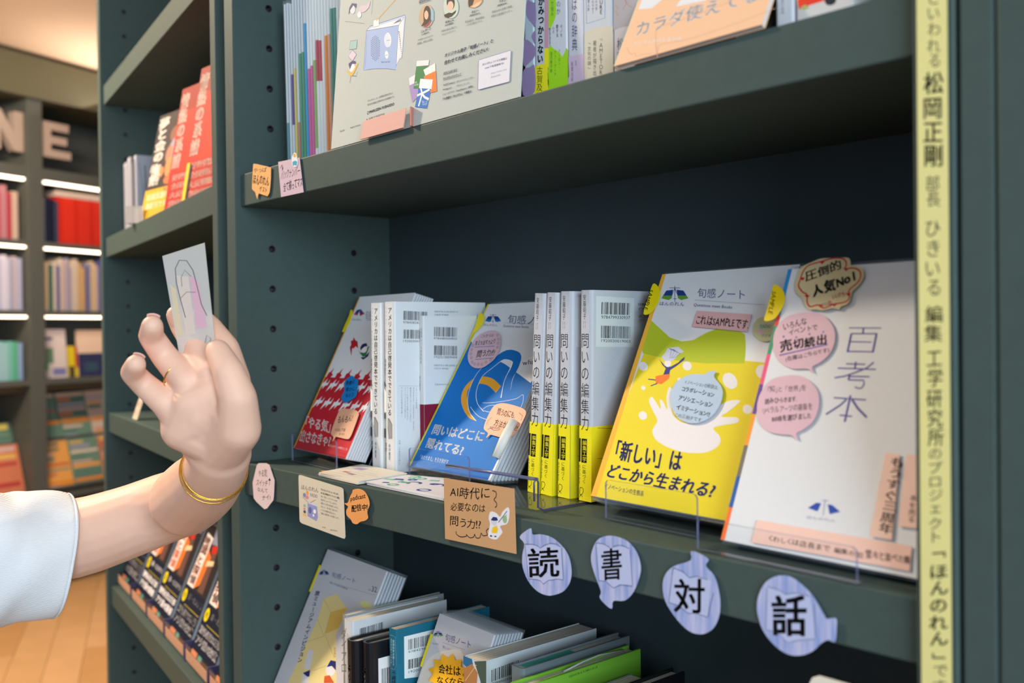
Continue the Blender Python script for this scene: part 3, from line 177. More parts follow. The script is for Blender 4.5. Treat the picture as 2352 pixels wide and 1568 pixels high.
 'white_star': [('L','#b3202f',1.1,[(15.7,208.5),(16.3,209.6),(17.0,211.1),(18.1,212.7),(19.7,214.0),(22.0,214.8),(24.8,215.5),(27.8,216.0),(30.5,216.5),(32.8,217.1),(35.0,217.7),(37.2,218.1),(39.3,218.4),(41.6,218.5),(44.0,218.3),(46.2,218.0),(48.0,217.5),(49.4,216.7),(50.5,215.6),(51.3,214.4),(51.9,213.2),(52.1,212.0),(51.9,210.7),(51.7,209.6),(52.0,208.9),(52.9,208.8),(54.1,209.0),(55.5,209.4),(56.9,209.5),(58.4,209.3),(60.1,208.9),(61.7,208.3),(63.0,207.6),(64.0,206.7),(64.9,205.6),(65.5,204.3),(65.9,203.1),(66.0,201.8),(65.8,200.5),(65.4,199.1),(64.7,197.7),(63.5,196.3),(61.8,194.8),(60.2,193.3),(59.2,191.9),(59.2,190.5),(59.9,189.0),(60.6,187.6),(60.9,186.4),(60.7,185.3),(60.3,184.4),(59.5,183.5),(58.3,182.8),(56.4,182.3),(54.0,182.0),(51.5,181.7),(49.2,181.3),(47.3,180.5),(45.5,179.6),(43.7,178.8),(42.1,178.4),(40.6,178.8),(39.1,179.6),(37.7,180.6),(36.2,181.1),(34.6,181.0),(32.9,180.5),(31.3,180.0),(29.9,180.0),(28.7,180.6),(27.7,181.5),(26.9,182.7),(26.2,183.9),(25.7,185.3),(25.5,186.8),(25.3,188.3),(24.7,189.6),(23.7,190.4),(22.5,191.0),(21.2,191.5),(19.9,192.3),(18.6,193.4),(17.2,194.7),(15.9,196.1),(15.1,197.6),(14.8,199.2),(15.0,200.8),(15.3,202.5),(15.5,204.0),(15.6,205.4),(15.6,206.6),(15.7,207.7),(15.7,208.5)]),('P','#b3202f',[(27.9,216.9),(33.1,216.5),(31.2,214.0)]),('P','#b3202f',[(14.2,204.2),(19.5,204.0),(17.5,201.4)]),('P','#b3202f',[(22.2,189.5),(27.3,189.3),(25.4,186.8)]),('P','#b3202f',[(35.6,181.6),(40.6,181.4),(38.8,178.9)]),('P','#b3202f',[(47.2,181.9),(52.1,181.7),(50.3,179.2)]),('P','#b3202f',[(56.7,189.8),(61.5,189.6),(59.8,187.1)]),('P','#b3202f',[(50.0,209.8),(54.9,209.5),(53.1,207.0)]),('T','#15161c','圧倒的',(20.6,200.2),(49.2,208.4),(17.2,209.3),0.03,1),('T','#15161c','人気No1',(31.0,185.9),(63.4,197.8),(26.6,196.8),0.06,1),('T','#c23a44','いいかも',(47.5,185.3),(57.1,187.7),(45.9,189.1),0.02,1),('T','#c23a44','いいね',(40.6,179.4),(48.0,180.7),(38.9,183.5),0.02,1)],
 'white_bub1': [('T','#15161c','いろんな',(11.0,161.6),(30.1,166.4),(8.7,167.3),0.01,1),('T','#15161c','イベントで',(16.9,157.5),(40.5,162.0),(15.0,162.2),0.01,1),('T','#15161c','売切続出',(13.0,142.9),(50.8,150.5),(9.7,153.4),0.04,1),('L','#6b5ab0',1.0,[(12.6,141.6),(51.4,150.5)]),('T','#15161c','(在庫はこちらです)',(19.9,136.2),(54.6,144.0),(18.1,140.5),0.01,1),('E','#6b5ab0',(12.3,156.6),(0.9,0.0),(0.2,-0.8)),('E','#6b5ab0',(23.6,156.0),(0.8,0.0),(0.2,-0.7)),('E','#6b5ab0',(34.3,158.5),(0.8,0.0),(0.2,-0.8)),('E','#6b5ab0',(45.5,160.1),(0.7,0.0),(0.1,-0.7))],
 'white_bub2': [('T','#15161c','「知」と「世界」を',(10.5,111.9),(42.9,114.8),(9.0,117.3),0.0,1),('T','#15161c','読みひらきます.',(10.7,102.8),(37.3,106.6),(9.3,107.5),0.02,1),('T','#15161c','リベラルアーツの基盤を',(10.7,95.2),(51.5,101.5),(9.3,100.3),0.0,1),('T','#15161c','100冊を選びました',(20.6,89.6),(52.3,94.6),(19.2,94.5),0.02,1)],
 'white_strip': [('T','#3a3436','くわしくは店長まで 編集の知',(41.0,5.2),(113.0,5.6),(40.4,10.1),0.01,1),('T','#15161c','堂々と並べた棚',(114.8,6.2),(144.4,7.6),(113.5,11.8),0.02,1)],
 'white_strip2': [('V','#15161c','もうすぐ三周年',(119.2,23.1),(129.2,22.9),(117.1,73.4),0.02,1)],
 'white_strip3': [('V','#15161c','本を売る',(137.2,32.5),(142.2,32.4),(135.2,50.4),0.01,1)],
 'hex': [('T','#15161c','やる気',(40.7,-13.5),(62.4,-11.3),(41.0,-3.7),0,1),('T','#15161c','スイッチ',(33.9,-24.8),(62.7,-22.4),(35.7,-17.0),0,1),('T','#15161c','なんて',(36.9,-31.3),(62.4,-30.6),(37.7,-25.9),0,1),('T','#15161c','ナイ?',(48.8,-40.4),(70.0,-37.9),(49.0,-33.7),0,1),('L','#15161c',0.7,[(67.4,-20.4),(68.6,-12.9)]),('P','#15161c',[(64.8,-15.0),(68.6,-11.7),(71.6,-14.8)])],
 'radio': [('T','#3a3f5c','ほんのれん',(143.0,-16.4),(180.1,-16.3),(143.7,-11.4),0.0,0),('T','#4a5078','RADIO',(162.9,-22.2),(178.1,-22.4),(163.0,-18.6),0.0,0),('P','#8e96cc',[(156.6,-30.2),(177.0,-31.9),(178.6,-43.4),(175.2,-48.0),(156.2,-45.0)]),('P','#c9cdea',[(156.6,-29.5),(170.3,-28.5),(178.3,-31.7),(156.6,-30.5)]),('E','#5f67a8',(161.9,-37.7),(3.6,0.2),(-0.1,-3.7)),('E','#eceaf2',(171.7,-37.8),(3.0,0.1),(-0.1,-2.3)),('E','#eceaf2',(169.1,-42.5),(1.7,-0.1),(0.0,-1.4)),('L','#8a7440',0.5,[(162.1,-29.5),(174.5,-24.6)]),('L','#6d6a80',0.5,[(145.6,-24.5),(159.4,-30.2)]),('E','#6f8fb0',(149.9,-22.3),(3.3,0.1),(-0.1,-2.4)),('E','#e39a4c',(156.3,-19.1),(2.8,0.1),(0.0,-2.5)),('E','#c98aa8',(155.4,-24.1),(4.1,0.1),(-0.1,-2.1)),('P','#86b89c',[(147.6,-32.7),(152.4,-32.6),(152.3,-35.7),(147.5,-35.6)]),('P','#c98aa8',[(148.1,-36.6),(152.0,-36.4),(150.8,-38.7),(146.9,-38.7)]),('E','#4a5078',(149.9,-40.9),(2.8,0.1),(0.0,-1.7)),('P','#e3b84c',[(146.8,-43.4),(152.9,-43.3),(152.3,-45.5),(146.1,-45.6)]),('T','#3c3c50','「ほんのれんラジオ」は、ゆるく深く、',(185.8,-12.9),(223.3,-14.3),(185.9,-10.7),0.01,0),('T','#3c3c50','本と遊ぶ教養系ポッドキャスト番組。',(185.7,-16.7),(224.4,-18.0),(185.8,-14.5),0.01,0),('T','#6a6a74','旬な「問い」とライター4人が',(185.6,-20.4),(219.3,-21.7),(185.7,-18.2),0,0),('T','#6a6a74','毎月おしゃべりしながら',(185.5,-24.1),(217.9,-25.2),(185.6,-21.9),0,0),('T','#6a6a74','厳選した三冊の本を紹介しながら、',(185.4,-27.8),(221.6,-28.9),(185.5,-25.6),0,0),('T','#6a6a74','おもしろ、考え続けに語ります。',(185.3,-31.5),(220.3,-32.4),(185.4,-29.3),0,0),('T','#6a6a74','いつか本棚を読みたい、',(185.2,-35.2),(216.4,-36.0),(185.3,-33.0),0,0),('T','#6a6a74','「編集工学研究所」がお届けします。',(185.1,-38.9),(222.6,-39.6),(185.2,-36.7),0,0),('T','#4a4a54','Spotify',(187.9,-53.5),(195.0,-53.3),(187.9,-51.8),0.0,0),('T','#4a4a54','Apple Podcast',(204.1,-54.2),(218.7,-53.4),(204.1,-52.4),0.0,0)],
 'pod': [('T','#15161c','podcast',(246.4,-18.6),(275.2,-12.5),(245.9,-11.7),0.02,1),('T','#15161c','配信中!',(247.9,-28.9),(278.5,-23.0),(248.1,-21.0),0.03,1)],
 'kraft': [('T','#15161c','AI時代に',(414.8,6.0),(471.2,10.5),(416.5,16.6),0.005,1),('T','#15161c','必要なのは',(415.5,-5.4),(465.0,-1.8),(416.6,2.8),0.005,1),('T','#15161c','問う力!?',(414.3,-19.4),(458.6,-17.0),(415.4,-10.0),0.005,1),('L','#15161c',0.9,[(475.3,19.6),(476.3,19.5),(477.8,19.4),(479.3,19.2),(480.3,18.7),(480.7,17.9),(480.8,16.9),(480.6,15.9),(480.3,14.9),(479.7,14.1),(478.7,13.3),(477.8,12.6),(477.5,11.9),(478.0,11.3),(479.0,10.7),(480.1,10.1),(480.8,9.5),(481.1,8.8),(481.1,8.1),(481.0,7.4),(480.8,6.8),(480.4,6.3),(479.7,5.9),(479.1,5.5),(478.7,5.3)]),('L','#15161c',0.8,[(423.5,-23.2),(423.5,-23.7),(423.6,-24.5),(423.8,-25.3),(424.4,-25.9),(425.6,-26.4),(427.1,-26.9),(428.9,-27.2),(430.8,-27.3),(432.9,-27.0),(435.4,-26.4),(437.5,-25.8),(439.0,-25.2),(439.3,-24.7),(438.7,-24.3),(438.1,-24.0),(438.1,-23.9),(439.0,-24.3),(440.4,-25.0),(442.0,-25.7),(443.5,-26.1),(444.9,-26.0),(446.4,-25.7),(447.7,-25.1),(448.8,-24.6),(449.4,-23.9),(449.8,-23.0),(450.0,-22.2),(450.3,-21.9),(450.7,-22.3),(451.1,-23.2),(451.6,-24.2),(452.4,-24.8),(453.6,-24.9),(455.0,-24.8),(456.5,-24.4),(457.6,-23.9),(458.3,-22.9),(458.7,-21.6),(459.1,-20.4),(459.5,-19.7),(460.0,-19.8),(460.5,-20.4),(461.1,-21.1),(462.0,-21.5),(463.5,-21.4),(465.3,-21.0),(467.0,-20.5),(468.1,-19.9),(468.1,-19.3),(467.4,-18.5),(466.6,-17.8),(466.4,-17.0),(467.0,-16.2),(468.0,-15.3),(469.1,-14.5),(469.9,-14.0)]),('P','#dfe2ec',[(472.7,0.9),(475.0,1.4),(477.8,1.2),(480.3,0.8),(482.2,-0.2),(483.8,-1.4),(485.3,-1.8),(486.4,-0.8),(487.4,1.1),(488.7,2.9),(490.8,4.7),(493.4,6.6),(495.4,7.6),(496.6,7.5),(497.4,6.7),(497.8,5.2),(497.8,2.9),(497.4,0.0),(496.8,-2.5),(496.1,-4.4),(495.1,-5.9),(493.5,-7.2),(490.7,-8.2),(487.3,-9.0),(485.2,-10.0),(485.7,-11.4),(487.4,-12.9),(488.4,-14.4),(487.8,-15.7),(486.5,-16.9),(485.0,-18.2),(483.5,-19.7),(481.9,-21.1),(479.9,-22.2),(477.1,-22.6),(474.0,-22.6),(471.5,-22.3),(470.0,-21.8),(469.2,-20.9),(469.0,-19.4),(469.7,-16.7),(470.9,-13.2),(471.7,-10.2),(471.3,-8.2),(470.5,-6.6),(470.1,-5.0),(470.5,-2.9),(471.3,-0.6)]),('P','#e8c32a',[(475.0,-12.5),(481.0,-10.0),(482.6,-13.1),(480.9,-16.8),(473.6,-17.4)]),('L','#4a5a90',0.8,[(483.2,-7.0),(494.5,4.2)]),('E','#8fb58c',(491.6,-3.2),(2.9,0.1),(-0.1,-3.4)),('P','#8fb58c',[(489.7,0.9),(491.6,-0.5),(494.4,1.7),(493.6,-0.7),(490.3,-1.7)]),('P','#26306e',[(471.5,-19.6),(474.6,-19.5),(474.0,-20.9),(471.5,-20.8)]),('P','#26306e',[(477.5,-19.3),(480.3,-19.1),(480.0,-20.2),(477.4,-20.4)]),('E','#c9cfe0',(477.2,-7.3),(3.8,0.1),(-0.1,-3.3)),('P','#26306e',[(472.8,-6.3),(476.1,-3.1),(481.1,-2.9),(482.7,-5.4),(476.8,-6.5)])],
 'bal1': [('P','#b3bde3',[(516.7,-21.4),(529.2,-19.5),(536.2,-20.8),(546.6,-15.6),(560.1,-16.5),(562.2,-42.3),(549.5,-44.5),(539.2,-50.0),(531.4,-47.2),(520.7,-49.2)]),('L','#4b5578',0.5,[(516.7,-20.6),(525.7,-19.2),(531.8,-19.7),(535.7,-21.0),(540.6,-17.7),(548.3,-15.0),(555.1,-14.7),(559.8,-16.3)]),('L','#4b5578',0.5,[(516.7,-20.6),(520.7,-48.6)]),('L','#4b5578',0.5,[(560.4,-17.0),(562.2,-41.9)]),('L','#4b5578',0.5,[(520.7,-48.9),(528.7,-48.0),(534.9,-47.8),(538.8,-50.0),(544.4,-46.1),(554.6,-43.0),(562.2,-42.3)]),('T','#15161c','読',(519.5,-48.2),(558.0,-41.3),(519.9,-23.4),0.02,1)],
 'bal2': [('P','#b3bde3',[(599.0,-7.0),(609.4,-7.1),(615.4,-8.4),(624.4,-5.5),(633.8,-6.0),(636.3,-32.6),(623.9,-34.3),(616.8,-38.6),(610.5,-35.2),(601.4,-35.9)]),('L','#4b5578',0.5,[(598.7,-7.1),(606.4,-6.4),(613.6,-8.3)]),('L','#4b5578',0.5,[(616.9,-7.0),(622.9,-5.0),(628.8,-4.9),(633.5,-6.1)]),('L','#4b5578',0.5,[(599.0,-7.2),(601.7,-35.7)]),('L','#4b5578',0.5,[(634.2,-7.0),(636.3,-32.6)]),('L','#4b5578',0.5,[(601.7,-35.7),(609.0,-34.9),(616.8,-38.6),(623.9,-34.9),(636.3,-33.7)]),('T','#15161c','書',(604.1,-35.2),(625.7,-31.3),(604.5,-10.4),0.02,1)],
 'bal3': [('P','#b3bde3',[(675.5,-13.4),(684.9,-15.4),(690.0,-18.1),(699.0,-14.8),(708.9,-16.2),(705.5,-42.4),(694.8,-42.1),(689.1,-42.8),(680.7,-39.3),(671.2,-39.2)]),('L','#4b5578',0.5,[(675.1,-13.2),(683.6,-14.1),(689.8,-17.6),(696.4,-15.4),(705.8,-16.2)]),('L','#4b5578',0.5,[(675.2,-13.5),(670.9,-38.9)]),('L','#4b5578',0.5,[(710.6,-24.3),(705.5,-42.1)]),('L','#4b5578',0.5,[(670.9,-38.9),(680.7,-39.3),(688.4,-43.2),(695.1,-41.5),(705.5,-42.5)]),('T','#15161c','対',(675.4,-45.1),(703.0,-40.4),(675.9,-20.6),0.02,1)],
 'bal4': [('P','#b3bde3',[(754.5,-12.6),(763.3,-12.9),(768.1,-14.8),(776.1,-12.1),(786.5,-13.0),(789.9,-38.8),(775.8,-42.9),(768.3,-44.6),(761.9,-40.5),(753.1,-40.5)]),('L','#7a80a4',0.6,[(754.5,-11.7),(763.3,-12.4),(768.1,-14.3),(775.1,-12.0),(785.5,-11.9)]),('L','#7a80a4',0.6,[(753.9,-12.7),(752.8,-40.5)]),('L','#7a80a4',0.6,[(788.6,-16.8),(789.4,-38.0)]),('L','#7a80a4',0.6,[(752.8,-40.5),(761.9,-40.5),(768.3,-45.1)]),('L','#7a80a4',0.6,[(772.1,-44.2),(780.0,-41.0),(789.4,-38.5)]),('T','#15161c','話',(756.9,-43.4),(783.2,-38.5),(757.4,-16.8),0.035,1)],
 'orange1': [('T','#15161c','やっぱ',(38.8,350.1),(70.7,346.0),(40.8,356.2),0.0,1),('T','#15161c','ほんのれん',(36.7,336.0),(76.7,329.7),(38.8,347.7),0.02,1),('T','#15161c','ゲスト',(53.4,325.4),(71.6,322.6),(54.3,332.4),0.01,1)],
 'pinknote': [('T','#15161c','↑',(104.4,342.5),(112.2,341.5),(105.3,350.7),0,1),('T','#15161c','バックナンバー',(105.7,333.2),(149.1,333.1),(107.6,343.6),0,1),('T','#15161c','全て揃ってマス',(111.5,318.8),(154.9,319.8),(111.9,330.2),0.01,1)],
 'clip': [('E','#d9a84a',(139.3,356.2),(3.3,-0.8),(-0.1,-2.1)),('P','#3f9fc0',[(134.3,349.8),(140.0,350.5),(145.1,348.8),(143.7,344.1),(139.0,345.8),(135.3,344.8)])],
 'tape': [('V','#3c3c34','本といわれる',(9.1,301.8),(17.2,300.2),(9.5,355.4),0.0,1),('V','#3c3c34','松岡正剛',(6.1,246.5),(18.0,245.0),(6.5,300.5),0.02,1),('V','#3c3c34','部長',(7.9,224.2),(16.6,223.3),(8.0,243.2),0.0,1),('V','#3c3c34','ひきいる',(6.8,173.2),(16.8,172.9),(7.2,218.1),0.0,1),('V','#3c3c34','編集',(6.7,148.6),(17.3,148.6),(6.8,169.5),0.01,1),('V','#3c3c34','工学研究所',(7.5,88.4),(16.9,89.1),(7.9,145.1),0.01,1),('V','#3c3c34','のプロジェクト',(7.7,34.0),(16.5,35.4),(8.1,89.0),0.0,1),('V','#3c3c34','「ほんのれん」',(7.8,-34.1),(19.1,-31.3),(8.3,32.3),0.02,1),('V','#3c3c34','です',(9.6,-49.7),(18.9,-47.2),(9.7,-33.6),0.0,1)],
 'toi_spine': [('P','#f2e623',[(0,0),(15.4,0),(15.4,68),(0,68)]),('V','#15161c','安藤昭子',(4.1,164.3),(8.1,164.3),(3.9,187.3),0.0,0),('V','#333a44','Akiko',(4.1,156.4),(5.4,156.4),(4.1,163.2),0.0,0),('V','#333a44','Ando',(6.2,156.5),(7.5,156.5),(6.2,163.2),0.0,0),('V','#15161c','問いの編集力',(1.9,63.4),(12.4,63.5),(1.6,152.6),-0.005,0),('P','#15161c',[(3.0,56.6),(9.8,56.7),(9.5,34.9),(2.7,34.7)]),('V','#f2e623','編集工学',(3.8,35.5),(9.2,35.6),(4.1,55.5),0.0,0),('V','#15161c','に基づく',(3.7,15.7),(8.7,15.8),(4.0,33.2),0.0,0),('P','#15161c',[(0.0,56.7),(1.9,56.7),(1.6,35.2),(-0.3,35.2)]),('V','#15161c','のプロセス',(-0.6,14.4),(1.5,14.5),(-0.3,32.7),0.0,0),('L','#15161c',0.5,[(1.1,11.6),(1.7,11.7),(2.6,11.8),(3.6,11.8),(4.3,11.6),(4.8,11.2),(5.2,10.6),(5.4,9.8),(5.4,9.1),(5.2,8.3),(4.8,7.4),(4.2,6.5),(3.7,5.9),(3.1,5.5),(2.4,5.1),(1.7,5.1),(1.2,5.5),(1.0,6.7),(1.0,8.5),(1.1,10.4),(1.1,11.6)]),('L','#15161c',0.5,[(2.2,5.6),(0.8,2.9)]),('L','#15161c',0.5,[(2.2,5.6),(4.4,3.4)])],
